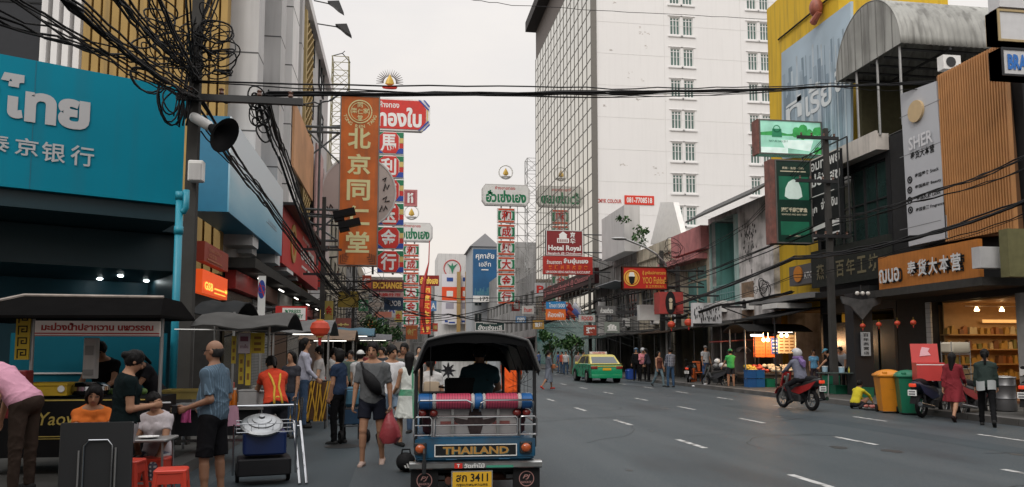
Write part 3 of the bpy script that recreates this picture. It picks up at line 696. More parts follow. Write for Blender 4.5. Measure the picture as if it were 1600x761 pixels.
  ac_unit(f, .5, 3.45 / H, b, s=1.2)
  if kind == 'gable':
   Xg = XR + 1.5; P = [(1016, 382), (1032, 316), (1052, 316), (1066, 372)]; m = MB(); m.prism([(atX(x, y, Xg).y, atX(x, y, Xg).z) for x, y in P], 'X', Xg, Xg + .4); part('white_gable', m, WHITE, b, w_=1)
  if kind == 'box':
   m = MB(); p = atX(940, 343, XR - 1.2); q = atX(976, 405, XR - 1.2); m.bb(XR - 1.2, XR - .01, p.y, q.y, q.z + .6, p.z); part('projecting_bay', m, GREYW, b, w_=1)
   m = MB(); m.bb(XR - 1.0, XR - .5, Yof(955, XR) - .2, Yof(955, XR) + .3, 0.1, 6); part('column', m, GREYW, b, w_=1)
  if kind == 'louvre':
   awning(f, .0, .9, 6.7 / H, 1.6, -.2, mat('silver_shade', (.45, .47, .50), .6), b, 'tilted_shade')
 for (a, c, z, out, mt, lab) in ((1214, 1290, 3.5, 2.2, 'black_canvas', 'black canvas canopy under the yellow building'), (1112, 1212, 3.3, 2.6, 'sooty_canvas', 'sooty canopy over the vendors beside the peeling shophouse'), (1054, 1110, 3.2, 2.4, 'brown_canvas', 'brown canopy under the pink shophouse'), (1001, 1052, 3.2, 2.6, 'sooty_canvas', 'drooping dark canopy right of the louvred house'), (933, 1000, 3.1, 2.8, 'green_black_canvas', 'green black canopy beyond the taxi')):
  f = rightfr(a, c, 0, 4); m = awning(f, 0, .995, z / 4, out, .45, None)
  o = f.p(0, z / 4, 0); t = thing('street_canopy', lab, 'canopy', o); part('canvas', m, mat(mt, {'black_canvas': (.02, .02, .021), 'sooty_canvas': (.045, .043, .04), 'brown_canvas': (.07, .045, .03), 'green_black_canvas': (.03, .05, .045)}[mt], .8, var=.4, scale=2, dirt=.4), t, w_=1)
  m = MB()
  for u in (.04, .5, .95): p = f.p(u, 0, out - .1); m.cyl((p.x, p.y, .1), (p.x, p.y, z - .48), .03, n=6)
  part('canopy_post', m, DSTEEL, t, w_=1)
right_blocks()
# ================================================================ left-hand buildings
def left_blocks():
 ang = math.atan2(.464, .886)
 b = thing('corner_bank', 'turquoise corner bank with a huge fascia sign over a dark open arcade', 'building', (-3.96, 14.75, 0), ang)
 TQ = mat('turquoise_panel', (.003, .235, .345), .55, var=.2, scale=.4, spec=.12, streak=.1)
 m = MB(); m.bb(-9, 0, 0, .7, 4.30, 6.50); part('fascia_sign', m, TQ, b)
 fr = Frame((-9, -.0, 4.30), (1, 0, 0), (0, 0, 1), 9, 2.2)
 n = Vector((.464, -.886, 0)); P0 = Vector((-3.96, 14.75, 0)); uu = Vector((.886, .464, 0))
 def on(px, py):
  d = ray(px, py); t = (P0 - Vector((0, 0, CH))).dot(n) / d.dot(n); p = Vector((0, 0, CH)) + d * t; return ((p - P0).dot(uu) + 9) / 9, (p.z - 4.30) / 2.2
 SIL = mat('sign_silver', (.46, .46, .47), .5, var=.04); m = MB()
 for (s, x0, y0, x1, y1, bo) in (('ย', 92, 152, 139, 206, .05), ('ท', 40, 142, 87, 197, .05), ('ไ', 2, 112, 35, 187, .05), ('กรุง', -120, 100, -4, 180, .05)):
  (u0, v1), (u1, v0) = on(x0, y0), on(x1, y1); fr.text(m, s, (u0 + u1) / 2, (v0 + v1) / 2, u1 - u0, abs(v1 - v0), .02, bo)
 for (s, x0, y0, x1, y1) in (('行', 111, 226, 146, 262), ('银', 66, 221, 101, 256), ('京', 24, 214, 59, 246), ('泰', -22, 207, 14, 240)):
  (u0, v1), (u1, v0) = on(x0, y0), on(x1, y1); fr.text(m, s, (u0 + u1) / 2, (v0 + v1) / 2, u1 - u0, abs(v1 - v0), .02, .012)
 part('lettering', m, SIL, b)
 m = MB()
 for x in (-7.2, -4.8, -2.4): m.bb(x, x + .012, -.004, .0, 4.31, 6.49)
 part('fascia_joint', m, mat('joint_teal', (.003, .14, .21), .6), b)
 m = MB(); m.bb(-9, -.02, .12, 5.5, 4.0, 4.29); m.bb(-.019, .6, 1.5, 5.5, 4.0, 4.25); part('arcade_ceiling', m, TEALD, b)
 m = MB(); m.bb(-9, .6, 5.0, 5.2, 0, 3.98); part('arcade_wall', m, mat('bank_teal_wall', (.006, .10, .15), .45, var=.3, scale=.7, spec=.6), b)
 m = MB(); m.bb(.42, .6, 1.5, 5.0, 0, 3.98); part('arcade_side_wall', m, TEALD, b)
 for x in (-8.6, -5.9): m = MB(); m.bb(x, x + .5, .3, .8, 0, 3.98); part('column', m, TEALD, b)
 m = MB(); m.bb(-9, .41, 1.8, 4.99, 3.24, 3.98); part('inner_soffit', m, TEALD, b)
 for (x, y) in ((-.44, 3.34), (-.69, 4.37), (.25, 4.3), (-3.2, 3.3)):
  m = MB(); m.lathe([(.0, 0), (.045, 0), (.06, .02)], (x, y, 3.215), 12); part('downlight', m, SPOT, b)
 m = MB(); m.bb(-5.4, -3.9, 4.88, 4.99, .1, 2.5); part('cash_machine', m, mat('machine_teal', (.01, .16, .22), .4), b)
 m = MB(); m.bb(-9, .3, .72, 8, 6.3, 6.52); part('roof', m, DARK, b)
 Yb = 25.0
 def slabfront(name, label, a, c, H, m1, fins=None):
  b = bldg(name, label, Yb, Xof((a + c) / 2, Yb)); x0, x1 = Xof(a, Yb), Xof(c, Yb)
  m = MB(); m.bb(x0, x1, Yb, Yb + 12, 5, H); part('wall', m, m1, b, w_=1); m = MB(); m.bb(x0, x1, Yb + .3, Yb + 12, 0, 4.99); part('ground_floor', m, DARKW, b, w_=1); return b, x0, x1
 b, x0, x1 = slabfront('grey_office', 'dark charcoal office block rising over the turquoise bank', -110, 47, 26, mat('charcoal_cladding', (.035, .037, .042), .5, var=.1))
 m = MB()
 for k in range(8): m.bb(x0, x1, Yb - .02, Yb, 8 + 2.2 * k, 8.05 + 2.2 * k)
 part('panel_joint', m, DARK, b, w_=1)
 b, x0, x1 = slabfront('white_panel_building', 'narrow white ribbed building between a charcoal block and a yellow one', 48, 119, 26, GREYW)
 m = MB()
 for k in range(5): x = x0 + (x1 - x0) * k / 4; m.bb(x - .09, x + .09, Yb - .3, Yb - .002, 0, 26)
 part('rib', m, WHITEW, b, w_=1)
 yel = mat('mustard_render', (.42, .27, .085), .8, var=.2, scale=1, streak=.3)
 b, x0, x1 = slabfront('mustard_building', 'mustard yellow building with vertical fins and small square openings', 120, 338, 24, mat('mustard_deep', (.30, .18, .05), .8, var=.2))
 m = MB(); N = 15
 for k in range(N + 1): x = x0 + (x1 - x0) * k / N; m.bb(x - .1, x + .1, Yb - .45, Yb - .002, 4, 24)
 part('fin', m, yel, b, w_=1)
 for k in range(N):
  m = MB(); g = MB(); xa, xb = x0 + (x1 - x0) * k / N + .1, x0 + (x1 - x0) * (k + 1) / N - .1
  for j in range(22):
   z = 5 + j * .85 + (.42 if k % 2 else 0); m.bb(xa + .003, xb - .003, Yb - .26, Yb - .002, z, z + .42)
  part('pierced_panel', m, yel, b, w_=1)
 H = 27; fl = Frame((XL, 25.3, 4.7), (0, 1, 0), (0, 0, 1), 13, H - 4.7)
 b = bldg('grey_pier_building', 'pale grey building with stepped piers rising behind the light blue billboard', 25.3, XL)
 m = MB(); fl.slab(m, 0, 1, 0, 1, -10, 0); part('wall', m, GREYW, b, w_=1)
 seam = mat('dark_joint', (.1, .1, .1), .8)
 for (y, dx, w, mt) in ((25.28, .9, 1.0, GREYW), (27.4, .5, .9, WHITEW), (30.2, .85, 1.2, GREYW), (33.2, .88, 2.0, WHITEW), (37.2, .75, .8, GREYW)):
  m = MB(); m.bb(XL + .002, XL + dx, y, y + w, 5, H); p = part('pier', m, mt, b, w_=1)
  m = MB()
  for k in range(9): z = 6.1 + 2.6 * k; m.bb(XL + .0, XL + dx + .004, y - .004, y + w + .004, z, z + .05)
  part('joint', m, seam, p, w_=1)
 for k in range(4):
  for j in range(4): window(fl, (26.6 + 3.0 * k - 25.3) / 13 * .93 + .02, (26.6 + 3.0 * k - 25.3) / 13 * .93 + .075, (7 + j * 4) / H, (9.2 + j * 4) / H, b, DSTEEL, GLASSD, 2, 2, .06, .02)
 H = atX(473, 0, XL).z; y0, y1 = 38.4, Yof(504, XL); fl = Frame((XL, y0, 0), (0, 1, 0), (0, 0, 1), y1 - y0, H)
 b = bldg('lattice_front_building', 'tall pale building with a gold lattice strip and faded pink adverts over the street', y0, XL)
 m = MB(); fl.slab(m, 0, 1, 0, 1, -10, 0); part('wall', m, GREYW, b, w_=1)
 ya, yb = Yof(452, XL), Yof(470, XL)
 gm = mat('gold_lattice', (.50, .37, .16), .7, var=.2)
 m = MB(); m.bb(XL + .05, XL + .5, ya, ya + .4, 5, 20); nz = 34
 for k in range(nz):
  z = 5 + k * .45
  for q in range(6):
   yy = ya + .4 + (yb - ya - .4) * q / 6; dy = (yb - ya - .4) / 6
   m.tube([(XL + .3, yy, z), (XL + .3, yy + dy, z + .45)], .06, 4); m.tube([(XL + .3, yy + dy, z), (XL + .3, yy, z + .45)], .06, 4)
 part('lattice_strip', m, gm, b, w_=1)
 m = MB(); m.bb(XL + .02, XL + .06, ya, yb, 5, 20); part('lattice_backing', m, mat('lattice_dark', (.12, .085, .03), .9), b, w_=1)
 for (a, c, z0, z1, mt) in ((476, 488, 9, 14.5, mat('faded_pink_print', (.60, .38, .36), .6, var=.5, scale=.6)), (489, 501, 8, 14, mat('pale_print', (.62, .52, .50), .6, var=.5, scale=.7)), (404, 440, 9.5, 12.4, mat('orange_print', (.62, .33, .17), .6, var=.5, scale=.5))):
  m = MB(); xx = XL + (.35 if a > 450 else .92); m.bb(xx, xx + .1, Yof(a, XL) if a > 450 else 33.4, Yof(c, XL) if a > 450 else 41, z0, z1); part('printed_banner', m, mt, b, w_=1)
 for k in range(3):
  for j in range(5): window(fl, .05 + .3 * k, .2 + .3 * k, (6 + 3.4 * j) / H, (8 + 3.4 * j) / H, b, DSTEEL, GLASSD, 2, 2, .08, .02)
 m = MB(); fl.slab(m, 0, 1, 1, 1.03, -.5, .35); part('cornice', m, WHITEW, b, w_=1)
 for (y0, y1, H, mt, lab) in ((59.2, 84, 17.2, CREAM, 'cream block under a rooftop lattice mast'), (84.5, 108, 13.5, CONC, 'grey block behind the red and green tiled gold shop signs'), (108.5, 150, 14.5, mat('tan_render', (.36, .30, .22), .8, var=.2, streak=.4), 'tan block far down the street behind the signs')):
  fl = Frame((XL, y0, 0), (0, 1, 0), (0, 0, 1), y1 - y0, H); b = bldg('street_block', lab, y0, XL)
  hs = []
  nx = int((y1 - y0) / 4)
  for k in range(nx):
   for z in (4.4, 7.6, 10.8): 
    if z + 2 < H: hs.append(((k + .2) / nx, (k + .75) / nx, z / H, (z + 1.9) / H))
  shell(fl, 9, b, mt, hs + [(.02, .98, 0, 3.2 / H)])
  for h in hs: window(fl, *h, b, DSTEEL, GLASSD, 2, 1, .1, -.2)
  inner(fl, b, mat('dim_shop_inside', (.09, .08, .06), .8, var=.5), 0, 3.2 / H, 2.5)
  awning(fl, 0, 1, 3.7 / H, 1.8, .5, mat('dull_awning', (.12, .07, .05), .8, var=.4), b)
 fl = Frame((XL, 25.3, 0), (0, 1, 0), (0, 0, 1), 33, 4.6)
 b = bldg('shopfront_row', 'row of dim ground floor shopfronts under the light blue billboard', 25.3, XL)
 m = MB(); fl.slab(m, 0, 1, .93, 1, .0, 1.0); part('canopy', m, DARKW, b, w_=1)
 for k in range(7):
  m = MB(); fl.slab(m, k / 7 + .004, (k + 1) / 7 - .004, .02, .78, .02, .1); p = part('shopfront', m, [mat('dim_shop_glass', (.05, .04, .025), .2, var=.4), SHUT, mat('brown_shopfront', (.12, .06, .03), .5, var=.3)][k % 3], b, w_=1)
  m = MB(); fl.slab(m, k / 7 + .01, (k + 1) / 7 - .01, .79, .92, .02, .35); part('fascia', m, [RED, mat('fascia_brown', (.14, .06, .04), .6), mat('fascia_white', (.5, .48, .45), .6), mat('fascia_green', (.03, .14, .08), .6)][k % 4], b, w_=1)
  m = MB(); y = 25.3 + 33 * (k + .5) / 7; m.cyl((XL + .8, y - .6, 4.1), (XL + .8, y + .6, 4.1), .03, n=6); part('tube_lamp', m, TUBE, b, w_=1)
left_blocks()
# ================================================================ the far end of the street
def far_end():
 def block(px0, px1, pytop, Y, m1, name, label, win=True, roof=None, depth=14):
  x0, x1 = Xof(px0, Y), Xof(px1, Y); H = atY(px0, pytop, Y).z; f = Frame((x0, Y, 0), (1, 0, 0), (0, 0, 1), x1 - x0, H)
  b = bldg(name, label, Y, x0); hs = []
  if win:
   nx = max(2, int((x1 - x0) / 3.2)); nz = max(1, int((H - 4) / 3.3))
   for i in range(nx):
    for j in range(nz): hs.append(((i + .2) / nx, (i + .8) / nx, (4 + j * 3.3) / H, (4 + j * 3.3 + 1.9) / H))
  shell(f, depth, b, m1, hs)
  for h in hs: window(f, *h, b, STEEL, GLASSD, 2, 1, .12, -.2)
  if roof == 'gable':
   m = MB(); m.prism([(x0 - .5, H), (x1 + .5, H), ((x0 + x1) / 2, H + 2.6)], 'Y', Y - .4, Y + depth); part('roof', m, mat('grey_gable', (.3, .3, .31), .7), b, w_=1)
  return b, f
 PG = mat('pale_end_wall', (.62, .61, .60), .8, var=.1, streak=.2)
 b, f = block(683, 737, 396, 170, PG, 'pale_end_building', 'pale building closing the street with a green leaf roundel on top', False)
 m = MB(); f.ring(m, .42, .86, 1.75, 1.95, .02, .12); part('roundel_ring', m, RED, b, w_=1)
 m = MB(); f.poly(m, [(.42 + x * .16, .86 + y * .06) for x, y in ((0, -.9), (.25, -.1), (.9, .75), (.2, .35), (0, .9), (-.2, .35), (-.9, .75), (-.25, -.1))], .02, .14); part('leaf_emblem', m, GREEN, b, w_=1)
 for (a, c, t, bt) in ((690, 715, 428, 506), (718, 734, 428, 506)):
  q = frontY(a, c, t, bt, 168.5); s = thing('bank_banner', 'tall white banner with an orange band' + (' and small print under the leaf roundel' if a < 700 else ', narrower and half hidden by ochre columns'), 'banner', q.O)
  m = MB(); q.slab(m, n0=-.3); part('panel', m, mat('white_banner', (.72, .70, .74), .6), s, w_=1)
  m = MB(); q.slab(m, 0, 1, .47, .74, .0, .03); part('orange_band', m, paint('band_orange', (232, 82, 36)), s, w_=1)
  m = MB(); q.slab(m, .3, .7, .85, .93, 0, .03); q.slab(m, .2, .55, .03, .07, 0, .03); part('blue_mark', m, BLUE, s, w_=1)
  m = MB(); q.slab(m, .3, .7, .55, .66, .03, .06); part('white_mark', m, WHITE, s, w_=1)
  m = MB(); q.slab(m, .25, .75, .3, .42, 0, .03); part('grey_picture', m, mat('print_grey', (.35, .33, .4), .6), s, w_=1)
 oc = mat('ochre_column', (.42, .27, .10), .7, var=.2)
 for px in (716, 729, 740): 
  m = MB(); x = Xof(px, 168); m.bb(x - .4, x + .4, 167.4, 168, 0, atY(px, 425, 168).z); solo('ochre_pilaster', m, oc, 'ochre pilaster in front of white bank banners', 'column', (x, 168, 0), w_=1, group='ochre columns at the end of the street')
 b, f = block(737, 777, 385, 150, mat('blue_grey_wall', (.36, .38, .40), .8, var=.1), 'end_building', 'tall gabled block behind the blue property billboard', True, 'gable')
 q = frontY(739, 776, 389, 472, 147); s = thing('property_billboard', 'tall dark blue property billboard with white Thai words and number 1720', 'billboard', q.O)
 m = MB(); q.slab(m, n0=-.5); part('panel', m, mat('billboard_blue', (.012, .10, .24), .5, var=.35, scale=.3), s, w_=1)
 m = MB(); q.text(m, 'ศุภาลัย', .5, .86, .78, .14, .03, .02); q.text(m, 'เอลีท', .5, .72, .5, .1, .03, .01); q.slab(m, .35, .65, .6, .62, 0, .03); q.slab(m, 0, 1, 0, .12, .004, .03); part('lettering', m, WHITE, s, w_=1)
 m = MB(); q.text(m, '1720', .55, .06, .5, .08, .034, .01); part('number', m, DARK, s, w_=1)
 m = MB(); r = random.Random(4)
 for k in range(30): u = r.uniform(.02, .9); w = r.uniform(.03, .08); q.slab(m, u, u + w, .13, .13 + r.uniform(.03, .16), .0, .02 + .0005 * k)
 part('city_picture', m, mat('print_teal', (.06, .2, .28), .6, var=.4), s, w_=1)
 GC = mat('mottled_concrete', (.34, .335, .33), .85, var=.35, scale=.25, streak=.6, dirt=.4)
 block(802, 842, 378, 128, GC, 'stacked_balcony_building', 'grey balconied block at the foot of the mirror glass tower', True)
 block(776, 806, 395, 160, mat('grey_green_wall', (.32, .36, .35), .85, var=.2, streak=.4), 'end_block', 'grey green block seen under the green lettered shop sign', True)
 block(560, 640, 432, 190, mat('brown_end_wall', (.16, .13, .11), .85, var=.3), 'end_block', 'brown block closing the left end of the street', True)
 block(640, 690, 445, 200, CONC, 'end_block', 'low grey block beyond the small gold shop sign', True)
 block(836, 932, 470, 118, mat('right_end_wall', (.26, .25, .24), .85, var=.3, streak=.5), 'end_block', 'low sooty block continuing past the mirror glass tower', True)
 for (y0, y1, H, lab) in ((Yof(838, XR) + .5, 120, 12, 'dark shophouse row right after the mirror glass tower'), (120.5, 175, 15, 'pale shophouse row at the far end of the right pavement')):
  fr = Frame((XR, y1, 0), (0, -1, 0), (0, 0, 1), y1 - y0, H); b = bldg('shophouse_row', lab, y1, XR); n = int((y1 - y0) / 4); hs = [((k + .2) / n, (k + .8) / n, z / H, (z + 1.8) / H) for k in range(n) for z in (4.5, 7.8)]
  shell(fr, 9, b, GC, hs + [(.02, .98, 0, 3.2 / H)])
  for h in hs: window(fr, *h, b, STEEL, GLASSD, 2, 1, .1, -.2)
  awning(fr, 0, 1, 3.6 / H, 2.2, .5, mat('maroon_awning', (.10, .045, .045), .8, var=.3), b)
far_end()
# ================================================================ lattice mast and scaffold
def lattice(name, label, x, y, z0, z1, w, lv, m1, cat, taper=1., r=.05):
 t = thing(name, label, cat, (x, y, z0)); H = z1 - z0; c = MB(); d = MB()
 def corner(i, z): k = w / 2 * (1 - (1 - taper) * z / H); return (k * (1 if i in (1, 2) else -1), k * (1 if i in (2, 3) else -1), z)
 for i in range(4): c.tube([corner(i, 0), corner(i, H)], r, 5)
 for j in range(lv):
  za, zb = H * j / lv, H * (j + 1) / lv
  for i in range(4):
   k = (i + 1) % 4; d.tube([corner(i, zb), corner(k, zb)], r * .7, 4); d.tube([corner(i, za), corner(k, zb)], r * .6, 4); 
   if j % 2: d.tube([corner(k, za), corner(i, zb)], r * .6, 4)
 part('mast_legs', c, m1, t); part('bracing', d, m1, t); return t
YM = 72.; mx = Xof(524, YM)
t = lattice('lattice_mast', 'thin yellow and grey lattice mast on the roof behind the orange sign', mx, YM, 17.2, atY(520, 92, YM).z, 1.75, 9, mat('mast_paint', (.28, .25, .14), .6, .3, var=.4), 'mast', .85)
m = MB(); hz = atY(520, 92, YM).z - 17.2; m.tube([(-.8, -.7, hz), (.1, 0, hz + .6), (.8, .7, hz)], .05, 5); m.tube([(.1, 0, hz + .6), (.3, .2, hz + .9)], .04, 5); part('mast_head', m, DSTEEL, t)
YS = 112.
lattice('scaffold_tower', 'slim grey scaffold tower at the edge of the mirror glass tower', Xof(834, YS), YS, 0, atY(834, 250, YS).z, 2.2, 16, STEEL, 'scaffold', 1., .06)
# ================================================================ signs
def sign(name, label, fr, pm, th=.18, parts=(), cat='sign', frame=None, group=None, emit_side=None):
 """parts: list of (part name, material, function(mb)); frame: (material, width)"""
 t = thing(name, label, cat, fr.O, 0, group)
 m = MB(); fr.slab(m, n0=-th); part('panel', m, pm, t, w_=1)
 if frame: m = MB(); fr.border(m, frame[1], -th - .01, .03); part('border', m, frame[0], t, w_=1)
 for (n, mt, fn) in parts:
  m = MB(); fn(m)
  if m.v: part(n, m, mt, t, w_=1)
 return t
def bracket(t, fr, X, vs=(.15, .85), r=.05, side='l'):
 m = MB()
 for v in vs:
  p = fr.p(0 if side == 'l' else 1, v, -.08); q = Vector((X, p.y, p.z)); m.tube([p, q], r, 5); m.tube([p, q - Vector((0, 0, (p - q).length * .35))], r * .6, 5)
 part('bracket', m, DSTEEL, t, w_=1)
LETW = mat('sign_white', (.80, .80, .78), .5, var=.06, scale=2, dirt=.08)
SRED = paint('sign_red', (205, 44, 34), .45, dirt=.15)
SGRN = paint('sign_green', (20, 120, 80), .45)
SBLU = paint('sign_blue', (38, 70, 160), .45)
SYEL = paint('sign_straw', (208, 186, 110), .5)
SGRY = mat('sign_grey', (.58, .57, .56), .5, var=.06)
MAR = paint('sign_maroon', (128, 28, 32), .5)
def orange_sign():
 fr = frontY(527, 590, 148, 415, 42); t = thing('hanging_sign', 'tall orange vertical sign with gold roundel and five big Chinese characters', 'sign', fr.O)
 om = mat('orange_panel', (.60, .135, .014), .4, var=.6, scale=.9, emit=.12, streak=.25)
 m = MB(); fr.slab(m, n0=-.35); part('panel', m, om, t, w_=1)
 m = MB(); fr.border(m, .06, -.36, .04); part('border', m, mat('sign_frame', (.25, .24, .22), .5, .4), t, w_=1)
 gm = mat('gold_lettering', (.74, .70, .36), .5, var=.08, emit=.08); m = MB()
 for k, s in enumerate('北京同仁堂'): fr.text(m, s, .49, .745 - k * .152, .58, .122, .03, .026)
 for i, s in enumerate('TONG REN TANG'):
  if s == ' ': continue
  a = R(-162 + i * 12); fr.text(m, s, .5 + .84 * math.cos(a) / fr.w, .905 + .84 * math.sin(a) / fr.h, None, .02, .03, .02, rot=a + R(90))
 part('lettering', m, gm, t, w_=1)
 m = MB(); fr.ring(m, .5, .905, .60, .66, .0, .04); fr.ring(m, .5, .905, .49, .52, .0, .04)
 for (s, u, v, w) in (('同', .5, .945, .13), ('仁', .5, .905, .13), ('堂', .5, .868, .13), ('樂', .35, .91, .15), ('家', .65, .91, .15)): fr.text(m, s, u, v, w, .032, .03, .02)
 part('roundel', m, gm, t, w_=1)
 m = MB(); e = .05
 for sx in (0, 1):
  for k in range(4):
   u0 = .06 + k * .045; v0 = .012 + k * .012; 
   a, b = (u0, u0 + .14 - .02 * k) if not sx else (1 - u0 - .14 + .02 * k, 1 - u0)
   fr.slab(m, a, b, v0, v0 + .005, 0, .02); 
   u1 = u0 if not sx else 1 - u0 - .025; fr.slab(m, u1, u1 + .025, v0 + .006, v0 + .05 - .008 * k, 0, .02)
 part('corner_fret', m, mat('burnt_orange', (.16, .05, .02), .6), t, w_=1)
 m = MB()
 for v in (.11, .145, .285, .325, .78, .81):
  p = fr.p(0, v, -.2); m.tube([p, Vector((XL + .3, p.y, p.z))], .07, 6)
 for (a, b) in ((.145, .285), (.78, .6), (.6, .81), (.3, .12)):
  p = fr.p(0, a, -.2); q = fr.p(0, b, -.2); m.tube([p, Vector((XL + .3, p.y, q.z))], .05, 5)
 for x in (XL + .3, XL + 1.2): m.tube([(x, 42.2, fr.O.z), (x, 42.2, fr.O.z + fr.h * .97)], .07, 6)
 part('truss', m, mat('truss_grey', (.12, .13, .135), .5, .3), t, w_=1)
 for (px, py) in ((538, 337), (546, 353)):
  p = atY(px, py, 39.5); f = thing('flood_lamp', 'black floodlight on a long arm before the orange sign, ' + ('upper of two' if py < 345 else 'lower of two'), 'lamp', p)
  m = MB(); m.box((0, 0, .12), (1.1, .5, .34), ry=R(-14)); m.box((-.25, 0, -.18), (.5, .4, .22), ry=R(-14)); part('housing', m, BLACK, f)
  m = MB(); m.tube([(-.5, 0, 0), (XL - p.x + .02, 0, .1)], .045, 5); part('arm', m, DSTEEL, f)
  m = MB(); m.box((.1, .26, .1), (.8, .02, .26), ry=R(-14)); part('lens', m, GLASSD, f)
orange_sign()
for k, (px, py) in enumerate(((525, 9), (537, 45))):
 Yl = 47.5; p = atY(px, py, Yl); f = thing('flood_lamp', 'small floodlight on a thin horizontal arm against the sky, ' + ('upper one' if k == 0 else 'lower one'), 'lamp', p)
 m = MB(); m.prism([(-.5, .18), (.2, .25), (.5, -.5), (.15, -.3), (-.2, .0)], 'Y', -.25, .25); part('housing', m, DSTEEL, f)
 m = MB(); m.tube([(-.4, 0, .1), (XL + .1 - p.x, 0, .25)], .04, 5); part('arm', m, DSTEEL, f)
def gold_tiles(fr, cm, chars, rim):
 pass
def chinese_tile(t, px0, px1, py0, py1, Y, ch, style):
 fr = frontY(px0, px1, py0, py1, Y)
 m = MB(); fr.slab(m, n0=-.4); tl = part('tile', m, LETW, t, w_=1)
 if style == 'octagon':
  c = .26; oc = [(.02, c), (c, .04), (.70 - .0, .04), (.80, c * .9), (.80, 1 - c * .9), (.70, .96), (c, .96), (.02, 1 - c)]
  m = MB(); fr.poly(m, oc, .0, .05); part('face', m, SRED, tl, w_=1)
  m = MB(); fr.text(m, ch, .42, .5, .58, .76, .056, .026); part('character', m, LETW, tl, w_=1)
  for mt, pts in ((SGRN, [(.70, .97), (.98, .97), (.98, .74), (.84, .74), (.83, .80)]), (SYEL, [(.83, .72), (.98, .72), (.98, .5), (.83, .5)]), (SRED, [(.83, .48), (.98, .48), (.98, .27), (.83, .27)]), (SBLU, [(.82, .25), (.98, .25), (.98, .03), (.70, .03)]), (SGRN, [(.02, .97), (.24, .97), (.02, .78)]), (SBLU, [(.02, .03), (.24, .03), (.02, .22)])):
   m = MB(); fr.poly(m, pts, .0, .04); part('facet', m, mt, tl, w_=1)
 else:
  m = MB(); fr.slab(m, .06, .94, .86, .97, 0, .04); fr.slab(m, .06, .94, .03, .14, 0, .04); part('red_band', m, paint('tile_orange_red', (206, 84, 48)), tl, w_=1)
  m = MB(); fr.poly(m, [(.04, .80), (.24, .80), (.16, .66), (.16, .34), (.24, .20), (.04, .20)], 0, .04); fr.poly(m, [(.96, .20), (.76, .20), (.84, .34), (.84, .66), (.76, .80), (.96, .80)], 0, .04); part('green_edge', m, SGRN, tl, w_=1)
  m = MB(); fr.text(m, ch, .5, .5, .52, .68, .046, .024); part('character', m, paint('tile_character', (190, 40, 36)), tl, w_=1)
def flame(t, p, r, mA, mB, rays=True):
 m = MB()
 if rays:
  for k in range(19):
   a = R(-8 + 196 * k / 18); w = R(4.2); c0 = Vector((math.cos(a), 0, math.sin(a)))
   P = [p + Vector((math.cos(a - w) * r * .45, 0, math.sin(a - w) * r * .45)), p + Vector((math.cos(a + w) * r * .45, 0, math.sin(a + w) * r * .45)), p + c0 * r]
   Q = [q + Vector((0, .1, 0)) for q in P]; m.add(P + Q, [(0, 1, 2), (5, 4, 3), (0, 3, 4, 1), (1, 4, 5, 2), (2, 5, 3, 0)])
  part('rays', m, mA, t, w_=1)
 m = MB()
 q = p + Vector((0, -.12, 0))
 m.lathe([(r * .5, -r * .55), (r * .58, -r * .42), (r * .2, -r * .36)], q, 16, sy=.35); part('emblem_foot', m, mB, t, w_=1)
 m = MB(); m.lathe([(r * .05, -.36 * r), (r * .34, -.2 * r), (r * .25, .1 * r), (.0, .55 * r)], q, 14, sy=.35); part('emblem_flame', m, mat('gold_leaf', (.52, .33, .05), .4, .2), t, w_=1)
 return t
def tube_gold():
 Y = 62.
 t = thing('gold_shop_sign', 'red octagon tiled gold shop sign with crown of rays, half hidden by the orange sign', 'sign', atY(610, 425, Y))
 fr = frontY(576, 672, 152, 202, Y)
 c = .14
 m = MB(); fr.poly(m, [(0, 0), (1 - c, 0), (1, .25), (1, .75), (1 - c, 1), (0, 1)], -.5, 0); part('name_board', m, LETW, t, w_=1)
 m = MB(); fr.poly(m, [(0, .05), (.83, .05), (.93, .3), (.93, .7), (.83, .95), (0, .95)], .0, .05); part('board_face', m, SRED, t, w_=1)
 m = MB()
 for k, (a, b) in enumerate(((.80, .86), (.88, .91))):
  fr.poly(m, [(a, .02), (a + .03, .02), (1.0 - .02 + .015 * k, .30 - .1 * k), (.97 + .015 * k, .34 - .1 * k)], .05, .08); fr.poly(m, [(a, .98), (.97 + .015 * k, .66 + .1 * k), (.98 + .015 * k, .70 + .1 * k), (a + .03, .98)], .05, .08)
 part('blue_stripe', m, SBLU, t, w_=1)
 m = MB(); fr.slab(m, .945, .96, .32, .68, .0, .06); part('gold_stripe', m, SYEL, t, w_=1)
 m = MB(); fr.text(m, 'ทองใบ', .50, .42, .72, .62, .056, .04); fr.text(m, 'ห้างทอง', .33, .80, .32, .2, .056, .02); part('lettering', m, LETW, t, w_=1)
 flame(t, atY(609, 128, Y), 1.1, mat('dark_rays', (.10, .07, .06), .6), SRED)
 for k, ch in enumerate('馬利南玉金行'): chinese_tile(t, 589, 631, 205 + 37.2 * k, 240 + 37.2 * k, Y, ch, 'octagon')
 m = MB(); p = atY(600, 300, Y + .6); z0, z1 = atY(600, 428, Y).z, atY(600, 155, Y).z
 for dx in (-.8, .8): m.tube([(p.x + dx, Y + .5, z0), (p.x + dx, Y + .5, z1)], .09, 6)
 for k in range(4): z = z0 + (z1 - z0) * (k + .5) / 4; m.tube([(p.x, Y + .5, z), (XL, Y + .5, z - .5)], .07, 5)
 part('support_frame', m, DSTEEL, t, w_=1)
tube_gold()
